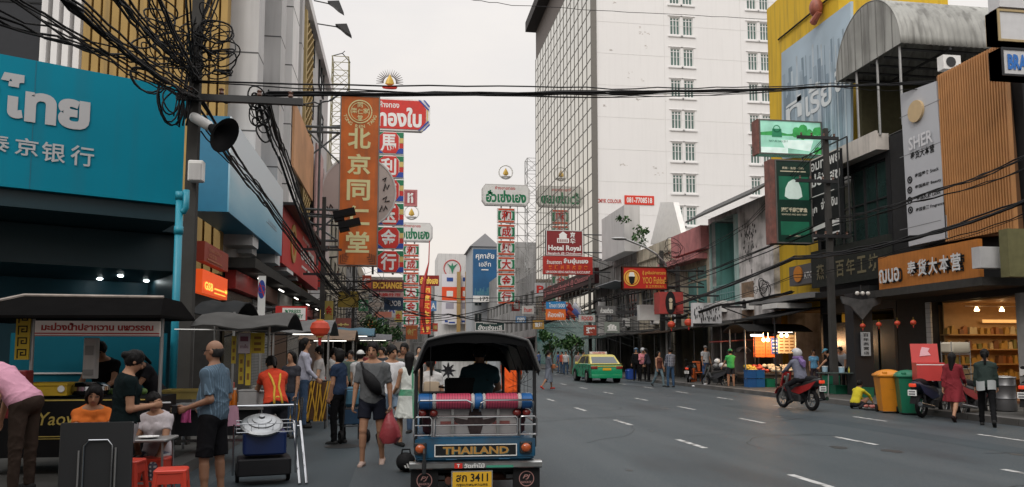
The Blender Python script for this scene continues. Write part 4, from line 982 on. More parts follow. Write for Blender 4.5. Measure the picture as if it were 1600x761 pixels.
def disc_sign():
 Y = 52.; p = atY(561, 300, Y); fr = Frame(p, (1, 0, 0), (0, 0, 1), 1, 1); r = 56 * p.length / 1200
 t = thing('round_sign', 'big pale round sign with black handwriting, mostly behind the orange sign', 'sign', p)
 m = MB(); fr.disc(m, 0, 0, r, -.3, 0, 48); part('disc', m, mat('pale_disc', (.50, .43, .40), .6, var=.2, scale=.5), t, w_=1)
 m = MB(); fr.ring(m, 0, 0, r * .96, r, .0, .04, 48); part('rim', m, SGRY, t, w_=1)
 m = MB()
 for pts in ([(.66, .05), (.70, .25), (.75, .10), (.80, .22)], [(.64, -.18), (.74, -.1), (.70, -.25), (.82, -.22)], [(.56, -.52), (.62, -.36), (.66, -.5), (.72, -.36), (.76, -.46)], [(-.84, -.42), (-.78, -.5), (-.74, -.36), (-.68, -.46)], [(.62, .35), (.72, .42), (.68, .3)]):
  m.tube([fr.p(a * r, b * r, .03) for a, b in pts], .045, 5)
 part('handwriting', m, DARK, t, w_=1)
 m = MB(); m.tube([p + Vector((0, .3, 0)), (XL, Y + .3, p.z)], .1, 6); part('bracket', m, DSTEEL, t, w_=1)
disc_sign()
def heng(Y, b0, b1, t0, t1, n0, p0, pitch, th, lab, wallx, ex, ey):
 t = thing('gold_shop_sign', lab, 'sign', atY((b0 + b1) / 2, n0 + pitch * 6, Y)); fr = frontY(b0, b1, t0, t1, Y); c = .05
 oc = lambda e: [(e, .22), (.07 + e * .3, e * 2), (.93 - e * .3, e * 2), (1 - e, .22), (1 - e, .78), (.93 - e * .3, 1 - e * 2), (.07 + e * .3, 1 - e * 2), (e, .78)]
 m = MB(); fr.poly(m, oc(0), -.7, 0); part('name_board', m, SGRY, t, w_=1)
 m = MB(); fr.poly(m, oc(.03), 0, .06); part('board_face', m, LETW, t, w_=1)
 m = MB(); fr.text(m, 'ฮั่วเซ่งเฮง', .5, .42, .84, .58, .066, .045); part('lettering', m, SGRN, t, w_=1)
 m = MB(); fr.text(m, 'ห้างขายทอง', .48, .83, .42, .17, .066, .02); part('small_lettering', m, paint('tile_character', (190, 40, 36)), t, w_=1)
 for k, ch in enumerate('和成興大金行'): chinese_tile(t, p0, p0 + th, n0 + pitch * k, n0 + pitch * k + pitch * .9, Y, ch, 'flag')
 flame(t, atY(ex, ey, Y), 14 * Y / 1200, SGRY, SGRY, False)
 m = MB(); q = atY(ex, ey - 1, Y + .1); m.torus(q, 11 * Y / 1200, .1, 20, 5, 'Y'); part('emblem_ring', m, LETW, t, w_=1)
 m = MB(); pc = atY(p0 + th / 2, 300, Y); z0, z1 = atY(p0, n0 + pitch * 6, Y).z, fr.O.z + fr.h
 for dx in (-.6, .6): m.tube([(pc.x + dx, Y + .5, z0), (pc.x + dx, Y + .5, z1)], .1, 5)
 n = 9
 for k in range(n + 1):
  z = z0 + (z1 - z0 - 2) * k / n; m.tube([(pc.x, Y + .5, z), (wallx, Y + .5, z)], .055, 4)
  if k < n: z2 = z0 + (z1 - z0 - 2) * (k + 1) / n; xm = (pc.x + wallx) / 2; m.tube([(pc.x, Y + .5, z), (xm, Y + .5, z2), (wallx, Y + .5, z)], .04, 4)
 m.tube([((pc.x + wallx) / 2, Y + .5, z0), ((pc.x + wallx) / 2, Y + .5, z1 - 2)], .055, 4)
 part('support_frame', m, STEEL, t, w_=1)
heng(98., 753, 828, 287, 320, 325, 777, 25.4, 28, 'white octagonal board with green Thai letters over six tiles, right of the sky gap', XR - .5, 790, 270)
heng(106., 614, 676, 347, 377, 381, 629, 22.0, 26, 'white board with green Thai letters over six tiles, beside the red octagon tiles', XL, 643, 333)
f = frontY(630, 652, 296, 322, 100); sign('shop_sign', 'small dull red scalloped sign just above a white and green letter board', f, paint('dusty_red', (170, 80, 86)), .3, [('lettering', LETW, lambda m: f.text(m, 'ห', .5, .5, .4, .6, .02, .05))], frame=(paint('dusty_pink', (190, 120, 120)), .25))
f1 = frontY(580, 631, 437, 455, 47)
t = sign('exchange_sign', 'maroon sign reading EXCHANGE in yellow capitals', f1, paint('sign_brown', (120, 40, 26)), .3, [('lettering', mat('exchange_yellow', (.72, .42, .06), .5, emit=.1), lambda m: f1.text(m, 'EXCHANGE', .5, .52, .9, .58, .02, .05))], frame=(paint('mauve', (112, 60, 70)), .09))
bracket(t, f1, XL)
f2 = frontY(582, 631, 456.5, 464, 47); sign('exchange_sign', 'narrow pinkish strip with small Chinese characters under a maroon sign', f2, paint('strip_pink', (200, 160, 158)), .25, [('lettering', paint('tile_character', (190, 40, 36)), lambda m: f2.text(m, '找换外币', .5, .5, .8, .7, .02, .03))])
f3 = frontY(600, 630, 464.5, 484, 49); sign('bank_sign', 'dark blue sign with three pale capitals under the exchange sign', f3, paint('bank_navy', (34, 58, 86)), .3, [('lettering', SGRY, lambda m: f3.text(m, 'UOB', .58, .52, .6, .45, .02, .03))])
f4 = frontY(586, 612, 487, 496, 60); sign('shop_sign', 'small salmon pink sign board hanging low before the far houses', f4, paint('salmon', (206, 130, 110)), .2)
f5 = frontY(655, 686, 430, 446, 90)
t = thing('red_gold_sign', 'lit red vertical sign with yellow characters under a red board', 'sign', f5.O)
m = MB(); f5.slab(m, n0=-.5); part('name_board', m, paint('deep_red', (150, 30, 24)), t, w_=1)
ym = mat('lit_yellow', (.85, .55, .1), .5, emit=.25)
m = MB(); f5.text(m, 'ฮั่วเซ่งเฮง', .5, .5, .9, .7, .03, .04); part('lettering', m, ym, t, w_=1)
f6 = frontY(657, 673, 447, 522, 90); m = MB(); f6.slab(m, n0=-.5); part('column_panel', m, mat('lit_red', (.60, .05, .02), .5, emit=.25), t, w_=1)
m = MB()
for k, s in enumerate('和成興大金行'): f6.text(m, s, .5, .91 - k * .162, .75, .12, .03, .05)
part('characters', m, ym, t, w_=1)
m = MB(); p = f5.p(.5, 0, -.3); m.tube([p, (p.x, p.y, .1)], .12, 6); part('post', m, DSTEEL, t, w_=1)
m = MB(); pts = [atY(671, 376, 80), atY(670, 410, 80), atY(663, 440, 80), atY(659, 480, 80), atY(665, 520, 80)]
m.tube(pts, [.05, .06, .22, .3, .1], 6); solo('red_ribbon', m, RED, 'long red cloth ribbon hanging from a white board in mid street', 'ribbon', pts[-1], w_=1)
f = frontY(742, 789, 503, 517, 105); sign('shop_sign', 'dark green low sign with white outlined Thai letters over the tuk-tuk', f, mat('sign_dark_green', (.03, .06, .055), .5), .4, [('lettering', LETW, lambda m: (f.text(m, 'ฮั่งเซ่งหลี', .5, .4, .8, .55, .03, .03), f.text(m, 'ห้างขายทอง', .5, .85, .45, .18, .03, .01)))], frame=(SGRY, .12))
f = frontY(700, 712, 500, 507, 100); sign('shop_sign', 'tiny white sign board with dark blue print over the roof', f, LETW, .2, [('lettering', SBLU, lambda m: f.slab(m, .1, .9, .3, .6, 0, .02))])
Yh = 62.
f = frontY(853, 911, 359, 399, Yh)
def hotel(m):
 f.text(m, 'Hotel Royal', .5, .27, .88, .27, .03, .035); f.text(m, 'Bangkok @ Chinatown', .5, .08, .9, .12, .03, .02)
 f.slab(m, .30, .62, .50, .68, 0, .03); f.slab(m, .36, .56, .68, .82, 0, .03); f.poly(m, [(.34, .82), (.58, .82), (.52, .88), (.46, .95), (.40, .88)], 0, .03); f.text(m, '京', .72, .82, .14, .22, .03, .03); f.text(m, '华', .72, .58, .14, .22, .03, .03)
t = sign('hotel_sign', 'dark red sign reading Hotel Royal under a white pavilion emblem', f, MAR, .4, [('lettering', LETW, hotel), ('emblem_windows', MAR, lambda m: [f.slab(m, .33 + .056 * k, .36 + .056 * k, .53, .64, .03, .04) for k in range(5)] and None)], frame=(SGRY, .07)); bracket(t, f, XR, side='r')
f7 = frontY(849, 926, 400, 428, Yh - .4)
t = sign('hotel_sign', 'red restaurant sign with three lines of writing below the hotel name', f7, paint('sign_red_deep', (170, 36, 28)), .4, [('lettering', LETW, lambda m: (f7.text(m, 'ร้านยาตรา', .22, .68, .3, .24, .03, .02), f7.text(m, 'ลิ้มฮุ่นเฮง', .66, .72, .5, .36, .03, .04), f7.text(m, 'LIM SOON HENG NATURAL SUCCULENT', .5, .12, .9, .14, .03, .02))), ('orange_characters', paint('orange_letters', (226, 110, 40)), lambda m: [f7.text(m, c, .14 + .12 * k, .38, .07, .24, .03, .04) for k, c in enumerate('林顺兴天然燕窝')] and None)]); bracket(t, f7, XR, side='r')
f8 = sideX(849, 930, 452, 470, XR - 1.2, 0)
sign('hotel_fascia', 'long dark maroon fascia with pinkish hotel name over the entrance', f8, paint('fascia_maroon', (52, 26, 28)), .4, [('lettering', paint('dull_pink', (176, 90, 92)), lambda m: (f8.text(m, 'Hotel Royal Bangkok @ Chinatown', .52, .52, .84, .55, .03, .02), f8.text(m, '酒店', .05, .5, .06, .6, .03, .03)))])
f9 = frontY(853, 884, 471, 500, 60); sign('street_banner', 'blue and orange banner with white figures under the hotel fascia', f9, paint('banner_orange', (226, 110, 40)), .1, [('blue_part', paint('banner_blue', (40, 130, 190)), lambda m: f9.slab(m, 0, 1, .6, 1, 0, .02)), ('lettering', LETW, lambda m: (f9.text(m, 'ไทย1500', .55, .8, .8, .25, .024, .02), f9.text(m, 'ห้องพัก', .5, .3, .8, .3, .01, .02)))], 'banner')
FL = [((.02, .30, .12), (.62, .45, .03)), ((.03, .05, .30), (.6, .6, .6)), ((.55, .03, .04), (.75, .75, .75)), ((.03, .04, .22), (.5, .04, .05)), ((.5, .03, .03), (.6, .1, .05)), ((.6, .62, .7), (.1, .15, .4))]
for k, (px, c) in enumerate(zip((864, 872, 881, 890, 899, 908), FL)):
 p = atX(px, 508, XR - 2.2); t = thing('flag', ['small green flag first in the row over the hotel door', 'blue and pale flag second in the row over the hotel door', 'red and white flag third in the row over the hotel door', 'dark blue striped flag fourth in the row over the hotel door', 'plain red flag fifth in the row over the hotel door', 'pale flag last in the row over the hotel door'][k], 'flag', p, group='flags over the hotel door')
 m = MB(); m.tube([(1.0, 0, 0), (-.5, -.1, 2.0)], .035, 6); part('pole', m, WHITE, t)
 for h in (0, 1):
  m = MB(); m.sheet(lambda u, v: (-.5 - .15 * u + .5 * v - .02 + .3 * u * (v - .5), -.1 - .08 * math.sin(5 * u + 3 * v + k), 1.95 - .85 * (h * .5 + u * .5) - .75 * v), 6, 6, .012); part('cloth', m, mat('flag_cloth_%d' % k if 0 else 'flag_cloth', FL[k][h], .8, var=.1), t, True)
f = frontY(973, 1043, 416, 452, 42)
def yoo(m): f.text(m, 'ยู้ ลูกชิ้นปลาเยาวราช', .70, .72, .52, .2, .03, .02); f.text(m, 'YOO Fishball', .70, .40, .52, .3, .03, .01); f.text(m, '友 正宗潮州鱼丸', .72, .14, .42, .12, .03, .0)
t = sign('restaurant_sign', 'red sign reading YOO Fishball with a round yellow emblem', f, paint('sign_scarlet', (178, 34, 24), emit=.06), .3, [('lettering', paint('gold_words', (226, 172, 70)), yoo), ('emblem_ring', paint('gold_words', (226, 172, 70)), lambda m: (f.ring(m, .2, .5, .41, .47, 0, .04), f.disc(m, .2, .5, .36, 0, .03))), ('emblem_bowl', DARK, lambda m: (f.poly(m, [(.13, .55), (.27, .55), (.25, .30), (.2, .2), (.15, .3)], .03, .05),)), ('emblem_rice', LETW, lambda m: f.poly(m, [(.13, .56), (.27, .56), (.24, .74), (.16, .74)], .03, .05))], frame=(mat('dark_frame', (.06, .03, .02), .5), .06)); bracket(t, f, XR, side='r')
f = frontY(1031, 1068, 456, 490, 40)
t = sign('bracket_sign', 'dusty red box sign with a tall oval emblem on its face', f, paint('brick_pink', (172, 66, 62), dirt=.2), .9, [('oval', DARK, lambda m: f.disc(m, .45, .5, .28, 0, .05, 24, .62)), ('oval_figure', mat('figure_cream', (.6, .5, .35), .5), lambda m: (f.disc(m, .45, .62, .1, .05, .08, 16, .12), f.poly(m, [(.38, .5), (.52, .5), (.5, .2), (.40, .2)], .05, .08)))]); bracket(t, f, XR, side='r')
f = frontY(1000, 1031, 476, 500, 43.5); t = sign('blank_sign', 'blank white sign box hanging beside the dusty red box', f, WHITE, .5); bracket(t, f, XR, side='r')
f = frontY(1083, 1128, 473, 510, 36)
def brush(m):
 r = random.Random(8)
 for k in range(26):
  u, v = .06 + (k % 13) * .07, .78 - (k // 13) * .36 + r.uniform(-.08, .08); L = r.uniform(.08, .3); a = r.uniform(-.035, .035)
  f.poly(m, [(u, v), (u + .025, v + .02), (u + .025 + a, v - L), (u + a, v - L * .8)], .0, .02 + .0006 * k)
 f.slab(m, 0, 1, .0, .13, .0, .012)
t = sign('brush_sign', 'white sign crowded with rough black brush strokes', f, mat('paper_white', (.62, .62, .64), .6), .25, [('brush_strokes', DARK, brush)]); bracket(t, f, XR, side='r')
f = sideX(1237, 1275, 417, 447, XR - .5, 0)
sign('card_sign', 'dark grey fascia with an orange roundel and pale capitals', f, mat('fascia_grey', (.12, .12, .125), .5), .4, [('roundel', paint('roundel_orange', (226, 140, 40)), lambda m: f.disc(m, .40, .55, .34, 0, .05)), ('lettering', LETW, lambda m: f.text(m, 'KTC', .82, .42, .3, .32, .03, .02))])
f = frontY(1187, 1285, 186, 240, 29.5)
def fall(m):
 r = random.Random(2)
 for k in range(16): u = .56 + .4 * r.random(); v = .55 + .25 * r.random() - .3 * abs(u - .8); f.disc(m, u, v, .1 + .1 * r.random(), 0, .004 + .0007 * k, 9)
 for k in range(8): u = .88 + .1 * r.random(); v = .05 + .15 * r.random(); f.disc(m, u, v, .1, 0, .004 + .0007 * k, 9)
 f.poly(m, [(.0, .62), (.25, .68), (.45, .60), (.6, .62), (.6, .55), (.0, .54)], 0, .003)
t = sign('waterfall_light_box', 'lit green light box showing a bag before a waterfall', f, mat('light_green_print', (.36, .72, .56), .5, var=.5, scale=1.2, emit=.32), .45, [('printed_leaves', mat('print_leaf', (.05, .36, .09), .5, var=.5, scale=4, emit=.3), fall), ('printed_fall', mat('print_water', (.75, .92, .85), .5, var=.3, scale=3, emit=.35), lambda m: (f.poly(m, [(.34, .42), (.86, .45), (.80, .12), (.40, .2)], 0, .012), f.slab(m, .02, .45, .02, .2, 0, .005))), ('printed_bag', mat('print_bag', (.03, .25, .12), .5, emit=.1), lambda m: (f.poly(m, [(.20, .50), (.36, .50), (.35, .74), (.21, .74)], 0, .016), f.ring(m, .28, .74, .13, .16, 0, .016, 16))), ('lettering', mat('print_dark', (.02, .14, .08), .5), lambda m: f.text(m, 'NATURE BAG 2017', .3, .38, .3, .06, .02, .005))], frame=(mat('light_box_rim', (.16, .15, .14), .5, .3), .05))
m = MB(); f.slab(m, -.03, -.002, 0, 1, -.5, -.0); part('rusty_side', m, mat('red_rust', (.24, .10, .08), .8, var=.6, scale=4, dirt=.4), t, w_=1); bracket(t, f, XR - .1, side='r')
f = frontY(1214, 1271, 249, 380, 28.6)
t = sign('durian_light_box', 'tall dark green light box with a glowing white dome over small print', f, mat('deep_green_print', (.006, .03, .02), .4, var=.5, scale=1., emit=.15), .45, [('glow_panel', mat('print_glow', (.01, .13, .07), .5, var=.9, scale=1.6, emit=.2), lambda m: (f.slab(m, .1, .92, .52, .8, 0, .004), f.slab(m, .12, .9, .1, .26, 0, .004))), ('white_dome', mat('print_dome', (.70, .85, .78), .5, emit=.12), lambda m: (f.poly(m, [(.25, .56), (.28, .66), (.36, .73), (.5, .77), (.64, .73), (.70, .66), (.73, .56), (.62, .53), (.36, .53)], .004, .02),)), ('lettering', mat('print_cream', (.6, .55, .4), .5, emit=.1), lambda m: (f.text(m, '燕窝・鱼翅・海鲜', .5, .9, .6, .03, .01, .01), f.slab(m, .15, .85, .855, .866, 0, .01), f.text(m, '濠腾千燕窝鲍鱼', .5, .40, .72, .055, .01, .04), f.text(m, 'SEAFOOD AND BIRD NEST', .5, .345, .7, .02, .01, .01), f.text(m, 'YAOWARAT', .5, .09, .3, .018, .01, .01)))], frame=(mat('light_box_rim', (.16, .15, .14), .5, .3), .05))
m = MB(); f.slab(m, -.13, -.002, -.0, 1, -.5, -.0); part('rusty_side', m, mat('red_rust', (.24, .10, .08), .8, var=.6, scale=4, dirt=.4), t, w_=1); bracket(t, f, XR - .1, side='r')
Xb = XR - .9; f = sideX(1268, 1325, 252, 378, Xb, 0)
t = sign('black_banner', 'black hoarding with big slanted white Thai words behind the dark green light box', f, mat('hoarding_black', (.022, .023, .025), .5), .08, [('lettering', LETW, lambda m: (f.text(m, 'ออมทรัพย์', .52, .93, .95, .14, .02, .02), f.text(m, 'ไม่อั้นสุข', .52, .72, .92, .2, .02, .03), f.slab(m, .1, .8, .535, .55, 0, .02), f.text(m, 'จ่ายเงิน', .66, .42, .45, .13, .02, .03), f.text(m, 'ทุก', .22, .36, .2, .1, .02, .03), f.slab(m, .05, .95, .12, .19, 0, .02), f.slab(m, .05, .95, .03, .05, 0, .02)))])
m = MB()
for u in (0, 1.0, 1.25): m.tube([f.p(u, -.03, .12), f.p(u, 1.08, .12)], .035, 5)
for v in (-.03, .52, 1.08): m.tube([f.p(0, v, .12), f.p(1.25, v, .12)], .03, 5)
part('steel_frame', m, DSTEEL, t, w_=1)
f = sideX(1272, 1393, 393, 450, XR - .8, 0)
sign('carved_sign', 'dark carved shop board with dim gold Chinese characters', f, mat('carved_dark', (.03, .033, .03), .6, var=.3), .2, [('lettering', mat('dim_gold', (.16, .14, .08), .5), lambda m: [f.text(m, c, .14 + .14 * k, .40, .11, .42, .02, .02) for k, c in enumerate('燕皮百年工坊')] and None)])
f = sideX(1378, 1537, 402, 455, XR - 1.1, 0)
f.h *= 1.0
iy = sign('timber_sign', 'long orange timber sign with raised white Thai and Chinese letters', f, mat('sign_timber', (.52, .19, .04), .45, var=.3, scale=2.5, stripes=[(1, .17, .03, (.2, .07, .02))]), .14)
lm = MB(); bm = MB()
for n0, mm in ((.02, bm), (.10, lm)):
 dx = .0 if mm is lm else .012
 f.text(mm, 'ฌนอ', .15 + dx, .42 - dx * 2, .23, .40, n0, .02); 
 for k, c in enumerate('泰货大本营'): f.text(mm, c, .40 + .107 * k + dx, .50 - dx * 2, .09, .46, n0, .022)
part('raised_letters', lm, mat('letter_steel', (.70, .71, .72), .4), iy, w_=1); part('letter_backs', bm, DARK, iy, w_=1)
f = frontY(1566, 1640, 74, 118, 16.6); t = sign('edge_sign', 'white light box with blue capitals at the edge of the slatted front', f, mat('box_white', (.60, .60, .61), .5), .4, [('lettering', paint('capital_blue', (40, 110, 190)), lambda m: f.text(m, 'BRAND', .48, .5, .72, .55, .02, .05))], frame=(DSTEEL, .05))
bracket(t, f, XR, side='r')
f = frontY(1560, 1640, 14, 64, 17.4); t = sign('edge_sign', 'plain white hanging box above a blue lettered one', f, mat('box_white', (.60, .60, .61), .5), .4, frame=(mat('ochre_rim', (.4, .3, .15), .6), .06)); bracket(t, f, XR, side='r')
f = frontY(1562, 1640, -30, 10, 17.8); t = sign('edge_sign', 'topmost white hanging box over the slatted front', f, mat('box_white', (.60, .60, .61), .5), .4); bracket(t, f, XR, side='r')
f = frontY(1578, 1660, 357, 432, 18.0); t = sign('edge_sign', 'dull olive hanging board right of the timber sign', f, mat('olive_board', (.17, .16, .07), .6, var=.3), .3); bracket(t, f, XR, side='r')
f = frontY(1532, 1570, 385, 418, 18.6); t = sign('edge_sign', 'small white box fixed behind the end of the timber sign', f, mat('box_white', (.60, .60, .61), .5), .3); bracket(t, f, XR, side='r')
f = frontY(1347, 1361, 519, 556, 24.0); t = sign('couplet_board', 'narrow pale vertical board with small dark Chinese characters', f, mat('couplet_paper', (.40, .42, .44), .6), .05, [('lettering', DARK, lambda m: [f.text(m, c, .5, .88 - .19 * k, .6, .14, .01, .01) for k, c in enumerate('百年燕窝店')] and None)])
m = MB(); p = f.p(.5, 0, -.12); m.bb(p.x - .35, p.x + .35, p.y, p.y + .5, .14, 3.6); solo('shop_pillar', m, mat('black_stone', (.02, .02, .022), .4), 'black square pillar carrying the pale couplet board', 'pillar', (p.x, p.y, .14), w_=1)
Xs = XL + 1.0
f = sideX(350, 436, 165, 325, Xs, 0)
t = thing('billboard', 'large light blue and white box billboard over the left pavement', 'billboard', f.O)
def bbm():
 m_ = bpy.data.materials.new('sky_print'); m_.use_nodes = True; n, l = m_.node_tree.nodes, m_.node_tree.links; b = n['Principled BSDF']; b.inputs['Roughness'].default_value = .45
 tc = n.new('ShaderNodeTexCoord'); s = n.new('ShaderNodeSeparateXYZ'); l.new(tc.outputs['Generated'], s.inputs[0]); no = n.new('ShaderNodeTexNoise'); no.inputs['Scale'].default_value = 1.6; no.inputs['Detail'].default_value = 6; l.new(tc.outputs['Generated'], no.inputs[0])
 a = n.new('ShaderNodeMath'); a.operation = 'MULTIPLY_ADD'; l.new(no.outputs['Fac'], a.inputs[0]); a.inputs[1].default_value = .7; l.new(s.outputs['Z'], a.inputs[2])
 r = n.new('ShaderNodeValToRGB'); l.new(a.outputs[0], r.inputs[0]); e = r.color_ramp.elements; e[0].position = .3; e[0].color = (.06, .30, .46, 1); e[1].position = 1.1; e[1].color = (.62, .68, .72, 1); q = e.new(.75); q.color = (.30, .52, .63, 1)
 l.new(r.outputs[0], b.inputs['Base Color']); return m_
m = MB(); f.slab(m, n0=-.04); part('printed_face', m, bbm(), t, w_=1)
m = MB(); f.slab(m, n0=-1.0, n1=-.041); part('box_body', m, mat('billboard_blue_side', (.012, .17, .30), .45), t, w_=1)
m = MB(); f.text(m, 'SUMMER', .75, .32, .2, .05, .01, .0); f.slab(m, .62, .85, .28, .29, 0, .01); part('small_print', m, mat('print_grey_blue', (.3, .38, .45), .5), t, w_=1)
f = sideX(437, 494, 308, 408, Xs - .1, 0)
f.h = atX(437, 308, Xs - .1).z - atX(437, 402, Xs - .1).z
t = sign('red_fascia', 'long red gold-shop fascia with a gold oval and white Thai word after the billboard', f, paint('fascia_red', (196, 52, 52)), .5, [('lettering', LETW, lambda m: (f.text(m, 'ออสิริ', .62, .55, .42, .34, .02, .04), f.slab(m, .45, .72, .22, .27, 0, .02), f.text(m, 'ห้างทอง', .56, .85, .2, .1, .02, .01))), ('gold_oval', mat('oval_gold', (.5, .34, .10), .4, .3), lambda m: f.ring(m, .22, .52, .55, .85, 0, .06, 28))])
m = MB(); f.slab(m, -.02, 1.02, 1.0, 1.05, -.5, .5); part('eave_pipe', m, DSTEEL, t, w_=1)
f = frontY(486, 502, 402, 448, 49.5); sign('upright_sign', 'white and red upright panel at the end of the red fascia', f, RED, .4, [('white_edge', LETW, lambda m: f.slab(m, 0, .32, 0, 1, 0, .02))])
f = sideX(312, 352, 419, 456, XL + .9, 0)
f.h = atX(312, 419, XL + .9).z - atX(312, 457, XL + .9).z
lr = mat('lit_orange_red', (.80, .09, .015), .5, var=.2, emit=.55)
sign('bank_light_box', 'glowing red light box reading GSB under the billboard', f, lr, .2, [('lettering', mat('lit_amber', (1., .6, .1), emit=.9), lambda m: (f.text(m, 'GSB', .22, .34, .32, .36, .02, .04), f.slab(m, .45, .95, .3, .36, 0, .02), f.slab(m, .45, .9, .12, .16, 0, .02), f.text(m, 'M', .92, .35, .08, .2, .02, .02)))], 'light box')
f = sideX(314, 352, 374, 405, XL + .9, 0); f.h = atX(314, 376, XL + .9).z - atX(314, 408, XL + .9).z
sign('bank_light_box', 'dim dark red light box above the glowing one', f, mat('dim_red', (.22, .03, .015), .5, emit=.15), .2, [('lettering', mat('dim_amber', (.4, .14, .06), .5), lambda m: (f.text(m, 'ออมสิน', .4, .7, .5, .2, .02, .02), f.text(m, 'G28', .3, .4, .3, .2, .02, .02), f.slab(m, .1, .7, .12, .2, 0, .02)))], 'light box')
f = frontY(430, 479, 478, 503, 22)
t = sign('money_sign', 'red and white sign reading XPRESS MONEY', f, paint('money_red', (186, 44, 40)), .15, [('white_field', LETW, lambda m: f.slab(m, .22, .96, .12, .88, 0, .01)), ('lettering', SGRN, lambda m: (f.text(m, 'XPRESS', .56, .66, .5, .22, .014, .03), f.text(m, 'MONEY', .66, .36, .46, .24, .014, .03), f.poly(m, [(.3, .75), (.36, .75), (.46, .2), (.40, .2)], .01, .02)))]); bracket(t, f, XL + .8)
Yn = 17.; f = frontY(401.5, 413, 431, 512, Yn)
t = thing('no_parking_sign', 'narrow white no-parking sign with blue disc and a black arrow', 'sign', f.O)
m = MB(); f.slab(m, n0=-.03); part('panel', m, LETW, t, w_=1)
m = MB(); f.disc(m, .5, .74, .075, 0, .006, 24, .2); part('blue_disc', m, SBLU, t, w_=1)
m = MB(); f.ring(m, .5, .74, .07, .08, .006, .012, 24); f.poly(m, [(.1, .86), (.2, .88), (.9, .62), (.8, .60)], .008, .014); part('red_slash', m, SRED, t, w_=1)
m = MB(); f.slab(m, .2, .8, .20, .22, 0, .006); f.poly(m, [(.15, .21), (.4, .17), (.4, .25)], .0, .006); f.text(m, '8.00-20.00', .5, .1, .8, .04, .006, .0); part('arrow', m, DARK, t, w_=1)
m = MB(); p = f.p(.5, 0, -.06); m.cyl((p.x, p.y, .14), (p.x, p.y, f.O.z + f.h * .9), .03, n=8); part('post', m, STEEL, t, w_=1)
for k, (px0, px1, py0, py1, Y, c, lab, txt, lc) in enumerate((
 (478, 523, 500, 526, 30, (.62, .60, .56), 'white board with red Thai writing behind the orange lantern', 'ข้าวต้ม', SRED),
 (524, 548, 497, 528, 33, (.25, .07, .05), 'dark maroon board next to a white Thai board', '茶', SYEL),
 (507, 520, 470, 500, 40, (.45, .35, .08), 'yellow vertical board left of the dark tangle of cables', '金', SRED),
 (528, 560, 455, 480, 48, (.40, .30, .05), 'mustard board hanging half hidden by black cables', '', SRED),
 (606, 618, 468, 496, 75, (.55, .55, .55), 'small pale board among the far left signs', 'A', SBLU),
 (634, 652, 508, 530, 70, (.5, .12, .03), 'orange red board low under the tiled green and white sign', '金行', SYEL),
 (676, 684, 505, 518, 70, (.6, .06, .03), 'small lit red board left over the tuk-tuk roof', '福', SYEL),
 (452, 470, 445, 470, 40, (.30, .03, .03), 'dark red board tucked under the red fascia', '', SRED))):
 f = frontY(px0, px1, py0, py1, Y); t = sign('shop_sign', lab, f, mat('small_sign_face', c, .5, var=.15, dirt=.1), .12, [('lettering', lc, lambda m: txt and f.text(m, txt, .5, .5, .8, .5, .02, .03))]); bracket(t, f, XL, r=.025)
far = [(566, 580, 430, 452, 85, (.5, .08, .04), 'red board with pale print low on the far left row', '行'), (590, 600, 496, 512, 95, (.05, .2, .22), 'small teal board deep in the far left row', '药'), (616, 628, 486, 503, 88, (.5, .4, .1), 'mustard square board under the blue bank sign', '金'), (640, 652, 484, 500, 120, (.55, .54, .5), 'white square board low between tiled signs', '店'), (672, 682, 470, 486, 130, (.08, .2, .4), 'blue square board left of the white banners', 'A'), (560, 575, 468, 486, 66, (.08, .28, .14), 'green board half buried in cables on the left', '茶'), (574, 588, 500, 516, 58, (.55, .3, .05), 'orange board above the left street tree', '面'),
       (800, 812, 470, 486, 100, (.45, .05, .04), 'red board low beside the green lettered sign', '福'), (816, 834, 478, 490, 92, (.6, .58, .55), 'white strip board at the foot of the scaffold tower', 'ร้านยา'), (806, 822, 494, 505, 80, (.1, .2, .35), 'blue strip board just over the canopy edge', 'ทอง'), (833, 850, 500, 514, 74, (.45, .25, .05), 'ochre board left of the street trees', '鱼翅'), (836, 852, 442, 462, 90, (.5, .5, .52), 'pale board before the hotel fascia', 'P'),
       (905, 930, 492, 503, 56, (.5, .5, .48), 'pale strip with grey letters right of the flags', 'FOOD'), (934, 962, 478, 492, 50, (.12, .12, .12), 'black strip board over the louvred house canopy', 'ก๋วยเตี๋ยว'), (913, 932, 508, 524, 48, (.30, .04, .02), 'red box sign above the taxi roof', '粥'), (945, 968, 503, 520, 46, (.22, .25, .22), 'dull grey green board right above the taxi', '鱼')]
for (px0, px1, py0, py1, Y, c, lab, txt) in far:
 f = frontY(px0, px1, py0, py1, Y); k = sum(c) > .9; t = sign('shop_sign', lab, f, mat('small_sign_face', c, .5, var=.15, dirt=.1), .2, [('lettering', SRED if k else LETW, lambda m: f.text(m, txt, .5, .5, .7, .6, .02, .03))]); bracket(t, f, XL if px0 < 750 else XR, r=.03, side='l' if px0 < 750 else 'r')
